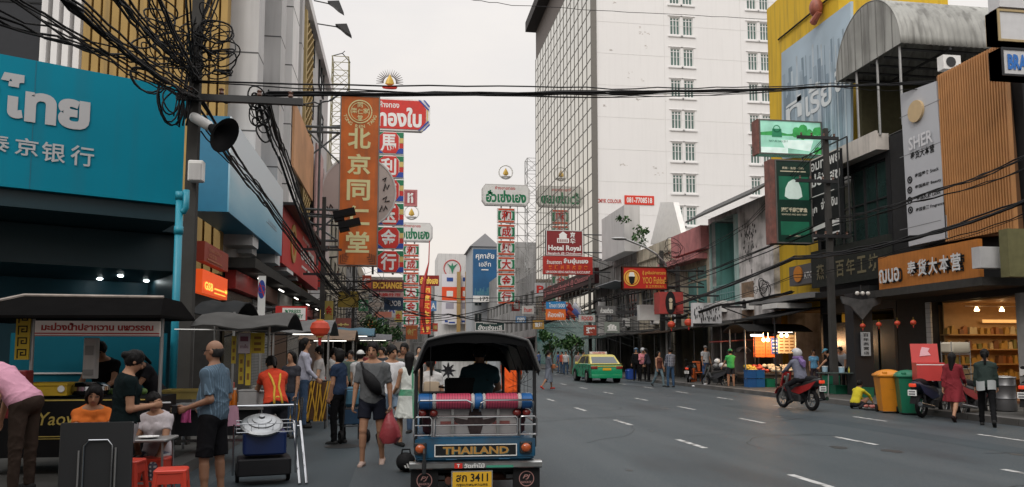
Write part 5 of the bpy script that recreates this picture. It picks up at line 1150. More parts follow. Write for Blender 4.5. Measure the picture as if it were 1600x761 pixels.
# ================================================================ poles, pipes, cables
PC = mat('pole_concrete', (.065, .063, .06), .85, var=.3, scale=3, streak=.7, dirt=.4)
def pole(x, y, h, label, arms=(), w=.26):
 t = thing('utility_pole', label, 'pole', (x, y, .14)); m = MB()
 m.add([(-w / 2, -w / 2, 0), (w / 2, -w / 2, 0), (w / 2, w / 2, 0), (-w / 2, w / 2, 0), (-w / 3, -w / 3, h), (w / 3, -w / 3, h), (w / 3, w / 3, h), (-w / 3, w / 3, h)], [(0, 3, 2, 1), (4, 5, 6, 7), (0, 1, 5, 4), (1, 2, 6, 5), (2, 3, 7, 6), (3, 0, 4, 7)]); part('shaft', m, PC, t)
 for (z, L, ox, rz) in arms:
  m = MB(); m.box((ox, -w / 2 - .05, z), (L, .09, .11), rz); part('cross_arm', m, DSTEEL, t)
  for s in (-.4, -.15, .15, .4): m = MB(); m.lathe([(.02, 0), (.045, .03), (.03, .07), (.045, .1), (.0, .13)], (ox + s * L, -w / 2 - .05, z + .055), 8); part('insulator', m, mat('brown_ceramic', (.12, .05, .03), .3), t)
 return t
PLx, PLy = Xof(290, 13.), 13.
pl = pole(PLx, PLy, 10.5, 'concrete utility pole wrapped in black cables beside the turquoise bank', [(5.6, 2.0, .75, 0)], .2)
pole(XL + 1.9, 38., 9.0, 'dark pole smothered in cables below the orange sign', [(5.2, 1.8, .0, 0), (6.4, 1.8, 0, 0)])
pole(XL + 2.0, 63., 9.0, 'far left cable pole behind the tiled gold sign', [(6.2, 2, 0, 0)])
PRx, PRy = Xof(1302, 25.5), 25.5
pr = pole(PRx, PRy, 9.6, 'dark utility pole in front of the black glazed shop', [(9.2, 1.6, -.4, 0), (7.6, 1.6, -.5, .0), (5.6, 1.5, 0, 0)], .22)
P2x, P2y = Xof(1036, 44.5), 44.5
pole(P2x, P2y, 7.6, 'utility pole behind the red fishball sign', [(6.3, 1.5, 0, 0), (5.3, 1.5, 0, 0)], .3)
pole(Xof(1061, 44), 44., 6.6, 'short dark pole beside the pink shophouse', [], .3)
pole(Xof(930, 60.) - .4, 60., 7.5, 'cable pole near the hotel flags', [(6.5, 1.6, 0, 0)])
t = thing('roadside_lamp', 'curved street lamp arm over the fishball sign', 'street lamp', (Xof(1020, 44), 44, 0))
m = MB(); p0 = atY(1040, 412, 44); p1 = atY(1008, 386, 44); p2 = atY(975, 373, 44); m.tube([p0, atY(1024, 396, 44), p1, p2], .06, 6); part('arm', m, STEEL, t, w_=1)
m = MB(); m.ell(p2 + Vector((-.3, 0, 0)), (.5, .2, .1), 10, 6); part('lamp_head', m, STEEL, t, True, w_=1)
m = MB(); p = Vector((p0.x, 44, 0)); m.tube([p, p0], .09, 8); part('post', m, STEEL, t, w_=1)
sp = atY(318, 192, PLy - .15); t = thing('horn_loudspeaker', 'white barrelled horn loudspeaker with black bell on the near pole', 'loudspeaker', sp)
T = Matrix.Rotation(R(62), 4, 'Y') @ Matrix.Rotation(0, 4, 'X'); T = Matrix.Rotation(R(-25), 4, 'Z') @ Matrix.Rotation(R(120), 4, 'Y')
m = MB(); m.lathe([(.0, -.25), (.075, -.25), (.085, -.2), (.085, .12), (.06, .16)], n=16, T=T); part('driver_barrel', m, WHITE, t, True)
m = MB(); m.lathe([(.05, .14), (.07, .2), (.12, .32), (.2, .42), (.29, .47), (.30, .48), (.28, .475), (.18, .42), (.1, .32), (.03, .2)], n=24, T=T); part('horn_bell', m, BLACK, t, True)
m = MB(); m.tube([(-.02, .0, .05), (PLx - sp.x, .05, .12)], .025, 6); part('bracket', m, DSTEEL, t)
b = atY(307, 268, PLy - .2); m = MB(); m.rbox((0, 0, 0), (.24, .16, .34), .03); t = thing('junction_box', 'pale grey junction box strapped to the near pole', 'box', b); part('case', m, WHITE, t); m = MB(); m.rbox((0, -.09, -.02), (.19, .02, .27), .02); part('lid', m, GREYW, t); m = MB(); m.tube([(-.1, .1, .1), (PLx - b.x + .05, .2, .1)], .02, 5); part('strap', m, DSTEEL, t)
tp = mat('turquoise_pipe', (.015, .26, .36), .4, var=.1)
Yp = 12.1; a = atY(281, 310, Yp); t = thing('drain_pipe', 'turquoise plastic drain pipe standing beside the concrete pole', 'pipe', (a.x, Yp, 0))
m = MB(); z = a.z; m.tube([(0, 0, 0), (0, 0, z)], .055, 12); part('riser', m, tp, t, 'full')
c = atY(291, 297, Yp); m = MB(); dx = c.x - a.x; m.tube([(0, 0, z - .2), (dx * .7, 0, z - .2), (dx, 0, z - .14), (dx, 0, c.z)], .05, 10); part('elbow', m, tp, t, 'full')
m = MB()
for zz in (.6, z - .02, z - .55): m.cyl((0, 0, zz), (0, 0, zz + .12), .066, n=12)
part('collar', m, tp, t, 'full')
rc = random.Random(12)
def bundle(pts, n, r, spread, label, sag=0., seg=10, group=None, jit=.03):
 """a bundle of cables hung through the given support points; every strand a part"""
 t = thing('cable_bundle' if n > 1 else 'overhead_cable', label, 'cables' if n > 1 else 'cable', pts[0], 0, group)
 for k in range(n):
  o = Vector((rc.uniform(-1, 1), rc.uniform(-1, 1), rc.uniform(-1, 1))) * spread; sg = sag * rc.uniform(.55, 1.35); P = []
  for i in range(len(pts) - 1):
   s = span(pts[i], pts[i + 1], seg, sg); P += s if i == 0 else s[1:]
  N = len(P); L = Vector(pts[0])
  P = [p - L + o * (.4 + .6 * math.sin(math.pi * min(1, i / N * len(pts)) ) if 0 else 1.) + Vector((0, 0, rc.uniform(-jit, jit))) for i, p in enumerate(P)]
  m = MB(); m.tube(P, r * rc.uniform(.7, 1.25), 5)
  part('strand', m, CABLE, t, 'full')
 return t
A = lambda px, py, Y: atY(px, py, Y)
hub = A(300, 150, 12.8)
PRt = A(1301, 135, 25.3)
bundle([hub, A(420, 147, 13.6), PRt, A(1640, 112, 19)], 5, .022, .03, 'thick black cable bundle crossing the street from the near pole', .10, 18)
bundle([A(296, 124, 12.8), A(1301, 131, 25.4), A(1640, 108, 19)], 1, .016, 0, 'upper thin cable crossing the street above the thick bundle', .25, 24)
bundle([A(296, 127, 12.8), A(1301, 135, 25.4), A(1640, 112, 19)], 1, .013, 0, 'second thin cable crossing close under the upper one', .28, 24)
bundle([A(420, 150, 13.2), A(545, 142, 16), PRt], 2, .014, .03, 'slack pair of wires swinging under the thick crossing bundle', .22, 16)
bundle([A(560, -30, 30), A(800, 8, 34), A(1210, 30, 40), A(1640, 24, 46)], 1, .014, 0, 'hair thin wire across the upper part of the white tower', .05, 18)
for (a, n, r, sp_, lab) in ((A(-10, -20, 6.5), 4, .012, .06, 'group of four black cables slanting down from upper left across the white ribbed wall'), (A(-12, 22, 6.8), 4, .011, .06, 'flat group of cables sloping gently over the turquoise sign top'), (A(95, -15, 7.5), 7, .015, .06, 'heavy twisted cable bundle slanting over the mustard fins'), (A(175, -15, 8.2), 7, .015, .07, 'second heavy cable bundle right of the twisted one'), (A(230, -20, 9), 5, .013, .1, 'steep group of cables just left of the near pole'), (A(290, -30, 9.5), 5, .012, .1, 'cables dropping steeply on to the near pole top')):
 bundle([a, hub + Vector((rc.uniform(-.1, .1), 0, rc.uniform(-.1, .6)))], n, r, sp_, lab, .08, 14)
bundle([A(280, 190, 12.7), A(305, 60, 12.9), A(335, -20, 13.2)], 6, .014, .1, 'cables climbing the near pole', .02, 8)
def loops(c, n, R0, spread, label, ax='Y', squash=.8):
 t = thing('cable_coil', label, 'cable coil', c)
 for k in range(n):
  o = Vector((rc.uniform(-1, 1) * spread[0], rc.uniform(-.1, .1), rc.uniform(-1, 1) * spread[1])); r = R0 * rc.uniform(.5, 1.2); q = rc.uniform(0, 3); tl = rc.uniform(-.5, .5)
  P = [o + Vector((r * math.cos(a) , .1 * math.sin(a + q), r * squash * math.sin(a) * (1 + .3 * math.cos(a + q)) + tl * r * math.cos(a))) for a in [2 * math.pi * i / 16 for i in range(16)]]
  m = MB(); m.tube(P, .011 * rc.uniform(.7, 1.5), 5, closed=True); part('loop', m, CABLE, t, 'full')
 return t
loops(A(229, 122, 12.4), 2, .2, (.03, .03), 'wide slack cable loop hanging over the turquoise sign')
loops(A(267, 155, 12.5), 5, .17, (.03, .05), 'tight oval cable coil hanging left of the near pole', squash=1.9)
loops(A(318, 62, 12.9), 26, .24, (.35, .55), 'wild tangle of black cable loops right of the near pole top')
loops(A(255, 45, 12.7), 14, .2, (.3, .4), 'tangle of thin cable loops left of the near pole top')
loops(A(352, 100, 13.), 6, .17, (.12, .25), 'row of stacked slack loops further right of the near pole', squash=.4)
loops(A(405, 175, 13.4), 12, .13, (.08, .35), 'clump of wires dangling under the steel cross arm', squash=1.4)
nl = [hub, A(425, 175, 14), A(505, 437, 34.), Vector((XL + 1.9, 38, 5.0)), Vector((XL + 2., 63, 6.2)), Vector((XL + 2, 108, 6.6))]
bundle([A(300, 150, 12.8), A(420, 320, 21), A(520, 455, 38)], 5, .02, .1, 'cable bundle diving along the billboard to the far pole', .12, 14)
bundle([A(410, 150, 13.6), A(440, 240, 18), A(500, 400, 30), A(545, 460, 42)], 9, .022, .12, 'thick ragged cable bundle falling from the cross arm past the lattice strip', .12, 10, jit=.05)
bundle([A(320, 205, 13), A(400, 290, 18), A(480, 400, 28)], 3, .012, .06, 'thin wires crossing the face of the billboard', .03, 12)
bundle([Vector((XL + 1.9, 38, 5.2)), Vector((XL + 2., 63, 6.3)), Vector((XL + 2, 110, 6.8))], 8, .03, .15, 'cable bundle running on between the far left poles', .5, 10)
loops(A(552, 455, 42), 24, .75, (.9, 1.3), 'dark tangle of cables under the orange sign')
bundle([A(560, 455, 44), A(620, 500, 60), A(800, 470, 60), A(930, 452, 60)], 2, .03, .1, 'pair of far cables sagging across the street end', .5, 14)
bundle([A(560, 440, 44), A(700, 490, 62), A(930, 486, 60)], 3, .03, .2, 'low sagging cables far across the street over the tuk-tuk', .6, 14)
bundle([A(590, 448, 50), A(760, 470, 75), A(925, 440, 62)], 2, .03, .3, 'thin far cables passing the tiled white sign', .3, 14)
for (pts, n, r, s, lab) in (
 ([A(1640, 296, 15.5), A(1420, 372, 21), A(1240, 402, 26.6), A(1040, 480, 41.5), A(930, 488, 60)], 7, .024, .07, 'thickest cable bundle running along the right shop fronts'),
 ([A(1640, 232, 15.5), A(1450, 305, 20), A(1300, 345, 25.5), A(1050, 446, 41.5)], 5, .014, .14, 'upper group of thin cables across the slatted front'),
 ([A(1640, 252, 15.5), A(1425, 318, 21), A(1305, 350, 25.5), A(1040, 455, 42)], 2, .014, .05, 'close pair of cables under the upper thin group'),
 ([A(1640, 320, 15.5), A(1400, 392, 22), A(1240, 432, 27), A(1045, 492, 41)], 2, .012, .08, 'slack pair of wires below the thickest right bundle'),
 ([A(1302, 205, 25.4), A(1170, 350, 33), A(1040, 418, 42)], 3, .014, .15, 'wires falling from the glazed shop pole across the peeling wall'),
 ([A(1040, 440, 42), A(975, 460, 52), A(932, 470, 60), A(850, 505, 75)], 6, .035, .15, 'cable bundle going on past the fishball sign'),
 ([A(1240, 455, 27), A(1130, 475, 33), A(1035, 500, 42)], 5, .03, .08, 'low sooty cable bundle along the balcony')):
 bundle(pts, n, r, s, lab, .12, 10)
loops(A(1042, 398, 42), 14, .5, (.7, .6), 'tangle of cables round the fishball sign pole')
loops(A(1190, 447, 29), 6, .25, (.3, .2), 'short cable coils hanging under the balcony', squash=1.2)
# ================================================================ lanterns
def lantern(p, r, label, lit=0., group=None):
 t = thing('paper_lantern', label, 'lantern', p, group=group)
 m = MB(); m.lathe([(r * .35, -r * .8), (r * .8, -r * .55), (r, 0), (r * .8, r * .55), (r * .35, r * .8)], n=18); part('shade', m, mat('lantern_red', (.50, .05, .02), .6, var=.25, scale=8, emit=lit), t, True)
 m = MB(); m.cyl((0, 0, -r * .92), (0, 0, -r * .78), r * .36, n=10); m.cyl((0, 0, r * .78), (0, 0, r * .92), r * .36, n=10); m.tube([(0, 0, r * .9), (0, 0, r * 1.9)], r * .04, 4); part('cap', m, GOLD, t)
 m = MB(); m.cyl((0, 0, -r * 1.7), (0, 0, -r * .92), r * .12, r * .2, n=8); part('tassel', m, RED, t)
for k, (px, py, Y, r) in enumerate(((1348, 509, 23.6, .09), (1373, 507, 22.9, .09), (1402, 505, 22.2, .09), (1427, 504, 21.6, .09))):
 lantern(A(px, py, Y), r, ['red lantern nearest the couplet board under the dark canopy', 'red lantern second from the couplet board', 'red lantern third from the couplet board', 'red lantern next to the white tiled pillar'][k], .0, 'lanterns under the dark canopy')
lantern(A(1049, 507, 38), .2, 'dim orange lantern over the roller shutter', .02, 'lanterns by the shutters'); lantern(A(1076, 504, 37), .22, 'brighter orange lantern beside the brush stroke sign', .08, 'lanterns by the shutters')
lantern(A(500, 513, 16.), .2, 'orange lantern hanging over the food stalls on the left', .12)
lantern(A(1245, 320, 27), .0001, 'x') if 0 else None
# ================================================================ people: one blended skin per body, clothes and hair over it
V3 = lambda *a: np.array(a, float)
def smin(a, b, k):
 h = np.clip(.5 + .5 * (b - a) / k, 0, 1); return b + (a - b) * h - k * h * (1 - h)
def dcap(P, a, b, r1, r2):
 ba = b - a; L = max(ba @ ba, 1e-9); t = np.clip(((P - a) @ ba) / L, 0, 1); return np.linalg.norm(P - a - t[:, None] * ba, axis=1) - (r1 + (r2 - r1) * t)
def dell(P, c, r, M=None):
 q = P - c
 if M is not None: q = q @ M
 r = np.array(r); k0 = np.linalg.norm(q / r, axis=1); k1 = np.linalg.norm(q / (r * r), axis=1) + 1e-9; return k0 * (k0 - 1) / k1
def surf_net(F, org, h):
 S = F < 0; nx, ny, nz = F.shape; n = np.zeros((nx - 1, ny - 1, nz - 1), int); cs = [(i, j, k) for i in (0, 1) for j in (0, 1) for k in (0, 1)]
 sl = lambda A, c: A[c[0]:nx - 1 + c[0], c[1]:ny - 1 + c[1], c[2]:nz - 1 + c[2]]
 for c in cs: n += sl(S, c)
 act = (n > 0) & (n < 8); I = np.argwhere(act)
 if not len(I): return np.zeros((0, 3)), []
 idx = -np.ones(act.shape, int); idx[act] = np.arange(len(I)); val = {c: sl(F, c)[act] for c in cs}; acc = np.zeros((len(I), 3)); cnt = np.zeros(len(I))
 for a in cs:
  for ax in range(3):
   if a[ax]: continue
   b = tuple(1 if q == ax else a[q] for q in range(3)); va, vb = val[a], val[b]; m = (va < 0) != (vb < 0)
   t = np.where(m, va / np.where(m, va - vb, 1), 0); p = np.tile(np.array(a, float), (len(I), 1)); p[:, ax] += t; acc[m] += p[m]; cnt[m] += 1
 V = org + (I + acc / cnt[:, None]) * h; Q = []
 for ax in range(3):
  u, v = (ax + 1) % 3, (ax + 2) % 3; lo = [1, 1, 1]; lo[ax] = 0
  A = S[lo[0]:nx - 1, lo[1]:ny - 1, lo[2]:nz - 1]; sh = [lo[0], lo[1], lo[2]]; sh[ax] += 1
  B = S[sh[0]:nx - 1 + (ax == 0), sh[1]:ny - 1 + (ax == 1), sh[2]:nz - 1 + (ax == 2)]
  for sgn in (0, 1):
   E = np.argwhere((A & ~B) if sgn == 0 else (~A & B)) + np.array(lo)
   du, dv = np.zeros(3, int), np.zeros(3, int); du[u] = 1; dv[v] = 1
   g = lambda e: idx[e[:, 0], e[:, 1], e[:, 2]]
   if len(E):
    q = np.stack([g(E - du - dv), g(E - dv), g(E), g(E - du)], 1); Q.append(q if sgn == 0 else q[:, ::-1])
 return V, (np.concatenate(Q) if Q else [])
def net_mesh(name, F, shape, org, h, extra=None, mats=None, relax=1):
 V, Q = surf_net(F.reshape(shape), org, h); me = bpy.data.meshes.new(name)
 v = [tuple(p) for p in V]; f = [tuple(q) for q in Q if min(q) >= 0]; mi = [0] * len(f)
 if extra: o = len(v); v += extra.v; f += [tuple(i + o for i in q) for q in extra.f]; mi += [0] * len(extra.f)
 me.from_pydata(v, [], f); me.polygons.foreach_set('use_smooth', [True] * len(f))
 return me, mi
def dv(fwd, out, side=0.):
 """direction of a limb from straight down: swung fwd degrees forward (+Y), then out degrees sideways"""
 f, o = R(fwd), R(out); return V3(math.sin(o) * side, math.sin(f) * math.cos(o), -math.cos(f) * math.cos(o))
SKINS = [mat('skin_tan', (.36, .19, .115), .62, var=.12, scale=9, spec=.3, bump=.1), mat('skin_light', (.50, .30, .20), .62, var=.12, scale=9, spec=.3, bump=.1), mat('skin_brown', (.26, .13, .075), .55, var=.08, scale=20)]
HAIRM = mat('black_hair', (.009, .008, .008), .5, var=.3, scale=40, bump=.35, bscale=90, spec=.5)
EYEM = mat('dark_eye', (.02, .014, .012), .3, var=0); LIPM = mat('lips', (.30, .11, .09), .5, var=0); SCALP = mat('grey_hair', (.03, .028, .027), .6)
def cloth(c, pat=None, nm='cloth'):
 k = ('cl', c, pat)
 if k not in _mats:
  m = mat('%s_%d' % (nm, len(_mats)), c, .85, var=.18, scale=4, bump=.35, bscale=26, spec=.2, stripes={None: None, 'pin': [(0, .028, .2, tuple(min(1, x * 1.9) for x in c)), ], 'plaid': [(0, .07, .3, (.30, .31, .35)), (2, .07, .3, (.26, .27, .30))], 'check': [(0, .05, .5, (.55, .55, .55)), (2, .05, .5, (.10, .10, .14))], 'leaf': [(2, .52, .22, (.06, .25, .14)), (0, .31, .14, (.09, .30, .18))]}[pat]); m.name = nm; _mats[k] = m
 return _mats[k]
def person(label, loc, rz=0., H=1.7, lean=0., twist=0., head=(0., 0.), armL=((8, 8), (18, 4)), armR=None, legL=((0, 3), (0, 1)), legR=None, sit=None, skin=0, top=('tee', (.3, .3, .3)), bottom=('shorts', (.05, .05, .06)), shoes=(.03, .03, .03), hair='short', hairm=None, h=.014, fem=False, fat=1., hem=-.07, pat=None, pat2=None, grip=(35, 35), hips=0., cat='person', glasses=False, sleeve=.55, belly=0.):
 s = H / 1.7; armR = armR or armL; legR = legR or legL
 pel = V3(0, 0, 0)
 a, b_ = R(lean), R(twist); up = V3(0, math.sin(a), math.cos(a)); fw = V3(0, math.cos(a), -math.sin(a)); rt = V3(1, 0, 0)
 rtT = V3(math.cos(b_), 0, 0) + fw * math.sin(b_) * 1.; fwT = fw * math.cos(b_) - V3(1, 0, 0) * math.sin(b_)
 waist, chest, nb = pel + up * .13, pel + up * .33, pel + up * .50
 sw = .155 if fem else .178; hw = .092
 shl = {sd: nb - up * .068 + rtT * sd * sw for sd in (-1, 1)}
 J = {}
 for sd, arm in ((-1, armL), (1, armR)):
  u_, f_ = dv(*arm[0], sd), dv(*arm[1], sd); e = shl[sd] + u_ * .285; w = e + f_ * .245; J[sd] = (shl[sd], e, w, f_)
 Lg = {}
 for sd, leg in ((-1, legL), (1, legR)):
  hp = pel + V3(sd * hw, 0, -.04); k = hp + dv(*leg[0], sd) * .42; an = k + dv(*leg[1], sd) * .41; Lg[sd] = (hp, k, an)
 hp_, hy = R(head[0]) + a * .45, R(head[1]) + b_
 hup = V3(0, math.sin(hp_), math.cos(hp_)); hf = V3(-math.sin(hy), math.cos(hy) * math.cos(hp_), -math.sin(hp_) * math.cos(hy)); hf /= np.linalg.norm(hf); hup = hup - hf * (hup @ hf); hup /= np.linalg.norm(hup); hr = np.cross(hf, hup)
 hc = nb + up * .055 + hup * .115 + hf * .015
 M = np.stack([hr, hf, hup], 1)
 lowz = min(Lg[sd][2][2] for sd in Lg) - .075
 z0 = -lowz * s if sit is None else sit
 px_ = loc[0] * 3.1
 pts = np.array([hc + hup * .17, hc - hf * .17, hc + hf * .17, pel - fw * .2, pel + fw * .2, pel + V3(.27, 0, -.2), pel - V3(.27, 0, .2)] + [q for sd in J for q in J[sd][:3]] + [J[sd][2] + J[sd][3] * .2 for sd in J] + [q for sd in Lg for q in Lg[sd]] + [Lg[sd][2] + V3(0, .22, -.1) for sd in Lg])
 lo, hi = pts.min(0) - .10, pts.max(0) + .10; n = np.ceil((hi - lo) / h).astype(int) + 1
 ax = [lo[i] + h * np.arange(n[i]) for i in range(3)]; G = np.stack(np.meshgrid(*ax, indexing='ij'), -1).reshape(-1, 3)
 Mt = np.stack([rtT / np.linalg.norm(rtT), fwT, up], 1); Mp = np.stack([rt, fw, up], 1)
 dc = dell(G, chest + up * .02, (.150 * fat if fem else .165 * fat, .100 * fat, .185), Mt); db = dell(G, waist + up * .02 + fw * belly * .5, (.128 * fat if fem else .145 * fat, .098 * fat + belly, .17), Mp); dp = dell(G, pel - up * .01, ((.168 if fem else .158) * fat + hips, .118 * fat, .135), Mp)
 if fem: dc = np.minimum(dc, smin(dell(G, chest + fwT * .075 + rtT * .065 + up * .01, (.065, .055, .065), Mt), dell(G, chest + fwT * .075 - rtT * .065 + up * .01, (.065, .055, .065), Mt), .03))
 dsh = smin(dcap(G, shl[-1], nb - up * .035, .050, .050), dcap(G, shl[1], nb - up * .035, .050, .050), .02); tor = smin(smin(smin(dc, db, .06), dp, .05), dsh, .06)
 au = {sd: dcap(G, J[sd][0], J[sd][1], .049 * fat, .038) for sd in J}; af = {sd: dcap(G, J[sd][1], J[sd][2], .039, .025) for sd in J}
 lt = {sd: dcap(G, Lg[sd][0], Lg[sd][1], .083 * fat + hips * .5, .053) for sd in Lg}; lc = {}
 for sd in Lg:
  k, an = Lg[sd][1:]; m_ = k + (an - k) * .33; lc[sd] = smin(dcap(G, k, an, .048, .034), dcap(G, k + (an - k) * .2, k + (an - k) * .5, .05, .045), .02)
 dn = smin(dcap(G, nb - up * .03, hc - hup * .05, .054, .050), np.minimum(dcap(G, nb + up * .03, shl[1], .034, .040), dcap(G, nb + up * .03, shl[-1], .034, .040)), .04)
 hd = smin(dell(G, hc + hup * .018 - hf * .008, (.075, .094, .100), M), dell(G, hc - hup * .055 + hf * .022, (.054, .064, .062), M), .03)
 hd = smin(hd, dcap(G, hc + hup * .005 + hf * .088, hc - hup * .028 + hf * .103, .008, .014), .012)
 for sd in (-1, 1): hd = smin(hd, dell(G, hc + hr * sd * .077 - hf * .005 - hup * .008, (.010, .020, .030), M), .008)
 for sd in (-1, 1): hd = np.maximum(hd, -dell(G, hc + hr * sd * .033 + hf * .099 + hup * .012, (.018, .014, .011), M) * .7)
 body = smin(smin(tor, dn, .035), hd, .02)
 ft = {}
 for sd in J:
  body = smin(body, au[sd], .03); body = smin(body, af[sd], .02)
  f_ = J[sd][3]; nrm = np.cross(f_, V3(0, 0, 1) if abs(f_[2]) < .9 else V3(0, 1, 0)); nrm /= np.linalg.norm(nrm); wd = np.cross(nrm, f_)
  Mh = np.stack([wd, nrm, f_], 1); body = smin(body, dell(G, J[sd][2] + f_ * .055, (.040, .020, .055), Mh), .015); J[sd] = (*J[sd], nrm, wd)
 for sd in Lg:
  body = smin(body, lt[sd], .045); body = smin(body, lc[sd], .02)
  an = Lg[sd][2]; sh = Lg[sd][2] - Lg[sd][1]; sh /= np.linalg.norm(sh); tf = np.cross(V3(1, 0, 0), sh); tf = -tf if tf[1] < 0 else tf
  if tf[2] < -.75 and sit is None: pass
  toe = V3(sd * .05, tf[1], tf[2]); toe /= np.linalg.norm(toe); heel = an + sh * .045 - toe * .03; tip = an + sh * .058 + toe * .135
  ft[sd] = dcap(G, heel, tip, .034, .024); body = smin(body, ft[sd], .02); Lg[sd] = (*Lg[sd], sh, toe)
 root = thing('person' if cat == 'person' else 'person', label, cat, (loc[0], loc[1], loc[2] + z0), R(rz)); root.scale = (s, s, s)
 ex = MB()
 for q, sd in enumerate(J):
  wr, f_, nrm, wd = J[sd][2], J[sd][3], J[sd][4], J[sd][5]; cl = R(grip[q]); pn = nrm * (-1 if nrm @ V3(-sd, .2, 0) < 0 else 1)
  for i, L in enumerate((.068, .078, .072, .055)):
   base = wr + f_ * .085 + wd * (.028 - .0185 * i); P = [base - f_ * .02, base]; d = f_; 
   for sg in (.45, .32, .28): c_, s_ = math.cos(cl), math.sin(cl); d = (f_ * math.cos(cl * (len(P) - 1)) + pn * math.sin(cl * (len(P) - 1))); P.append(P[-1] + d * L * sg)
   ex.tube(P, [.0095, .0095, .009, .008, .006], 6)
  b0 = wr + f_ * .035 + wd * .03; P = [b0 - wd * .012, b0 + wd * .014 + f_ * .018 + pn * .006, b0 + wd * .024 + f_ * .045 + pn * .016, b0 + wd * .022 + f_ * .068 + pn * .026]; ex.tube(P, [.011, .0115, .010, .007], 6)
 def out(nm, D, mt, ex_=None): 
  me, mi = net_mesh(nm, D, tuple(n), lo, h, ex_); return part(nm, me, mt, root), mi
 bo, mi = out('body', body, SKINS[skin], ex)
 bo.name = 'body'; me = bo.data; me.materials.append(EYEM); me.materials.append(LIPM)
 C = np.zeros(len(me.polygons) * 3); me.polygons.foreach_get('center', C); C = C.reshape(-1, 3) - hc; lf, lr, lu = C @ hf, C @ hr, C @ hup
 idx = np.zeros(len(C), int); eye = (lf > .06) & (((np.abs(lr) - .033) / .017) ** 2 + ((lu - .010) / .0085) ** 2 < 1.2); brow = (lf > .06) & (np.abs(np.abs(lr) - .035) < .021) & (np.abs(lu - .036) < .0055); mouth = (lf > .05) & (np.abs(lr) < .024) & (np.abs(lu + .062) < .0075)
 idx[eye | brow] = 1; idx[mouth] = 2; me.polygons.foreach_set('material_index', idx.astype(np.int32))
 rg = lambda w, p: 1 - np.abs(np.sin(G @ w + p)); fs_ = 1.6 * np.sin(G @ V3(5, 9, 11) + px_); fold = .007 - .011 * rg(V3(13, 9, 15), fs_) ** 3 * (.4 + .6 * np.sin(G @ V3(6, 5, 9) + px_)) - .007 * rg(V3(-17, 14, 10), 1.3 * fs_) ** 3
 kind = top[0]; shirt = None
 if kind:
  off = .020 if kind != 'vest' else .014
  shirt = smin(smin(smin(dc, db, .10), dp, .10), np.minimum(dsh, dn), .06) - off
  if kind != 'tank':
   for sd in J:
    S_, E_, W_ = J[sd][:3]; d = (E_ - S_) / np.linalg.norm(E_ - S_); fd = (W_ - E_) / np.linalg.norm(W_ - E_)
    if kind == 'long': sl_ = smin(au[sd] - .016, np.maximum(af[sd] - .015, (G - (E_ + (W_ - E_) * .93)) @ fd), .02)
    else: sl_ = np.maximum(dcap(G, S_, E_, .062 * fat, .060), (G - (S_ + (E_ - S_) * sleeve)) @ d)
    shirt = smin(shirt, sl_, .03)
  else:
   for sd in J: shirt = np.maximum(shirt, -(np.linalg.norm(G - (J[sd][0] + rtT * sd * .05), axis=1) - .075))
  shirt = np.maximum(shirt, (G - nb) @ up - .020 + (G - nb) @ fw * .35); shirt = np.maximum(shirt, -((G - pel) @ up - hem) + fold * 2)
  shirt = shirt + fold
 bk, bc = bottom[0], bottom[1]
 bot = None
 if bk in ('shorts', 'trousers', 'long_shorts', 'mini'):
  fr_ = {'shorts': .62, 'long_shorts': 1.0, 'trousers': 1, 'mini': .42}[bk]; lo_ = .030 if bk in ('shorts', 'long_shorts') else .016
  bot = np.minimum(dp - .012, dell(G, pel - up * .03, (.165 * fat + hips, .125 * fat, .13), Mp) - .008)
  for sd in Lg:
   hp, k = Lg[sd][0], Lg[sd][1]; d = (k - hp) / np.linalg.norm(k - hp); L_ = dcap(G, hp, k, .083 * fat + hips * .5 + lo_ * .6, .053 + lo_ * 1.3 if bk != 'trousers' else .053 + lo_)
   if bk == 'trousers':
    an = Lg[sd][2]; c_ = dcap(G, k, an, .053 + .016, .040 + .016); cd = (an - k) / np.linalg.norm(an - k); L_ = smin(L_, np.maximum(c_, (G - an) @ cd - .03), .02)
   else: L_ = np.maximum(L_, (G - (hp + (k - hp) * fr_)) @ d)
   bot = smin(bot, L_, .03)
  bot = np.maximum(bot, (G - pel) @ up - .10) + fold
 elif bk in ('skirt', 'long_skirt', 'dress'):
  L = {'skirt': .36, 'long_skirt': .72, 'dress': .50}[bk]; mk = (Lg[-1][1] + Lg[1][1]) / 2; d = mk - (pel + up * .1); d /= np.linalg.norm(d); q = G - (pel + up * .1); t = q @ d; qq = q - t[:, None] * d; tt = np.clip(t / L, 0, 1)
  ang = np.arctan2(qq[:, 0], qq[:, 1]); rad = .145 * fat + .10 * tt ** .8 * (1.15 if bk != 'long_skirt' else .75) + .012 * tt * np.sin(ang * 9)
  bot = np.maximum((np.sqrt((qq[:, 0]) ** 2 + (qq[:, 1] * 1.15) ** 2 + (qq[:, 2] * 1.1) ** 2) - rad) * .8, np.maximum(-t, t - L)) + fold
  for sd in Lg: bot = np.where((t > 0) & (t < L), smin(bot, np.maximum(lt[sd] - .02, t - L), .03), bot)
  if bk == 'dress': shirt = smin(shirt, bot, .04); bot = None
 if shirt is not None: out('shirt' if bk != 'dress' else 'dress', shirt, cloth(top[1], pat))
 if bot is not None: out({'shorts': 'shorts', 'long_shorts': 'shorts', 'mini': 'shorts', 'trousers': 'trousers', 'skirt': 'skirt', 'long_skirt': 'skirt'}[bk], bot - (.0 if bk else 0), cloth(bc, pat2))
 if shoes is not None:
  for sd in Lg:
   k, an, sh, toe = Lg[sd][1:5]; D = np.maximum(ft[sd] - .012, -((G - an) @ sh) - .005)
   if D.min() < 0: me, _ = net_mesh('shoe', D, tuple(n), lo, h); part('shoe', me, cloth(shoes, None, 'shoe'), root)
 hm = hairm or HAIRM; hh = min(h, .011); l2, h2 = hc - .24, hc + .24
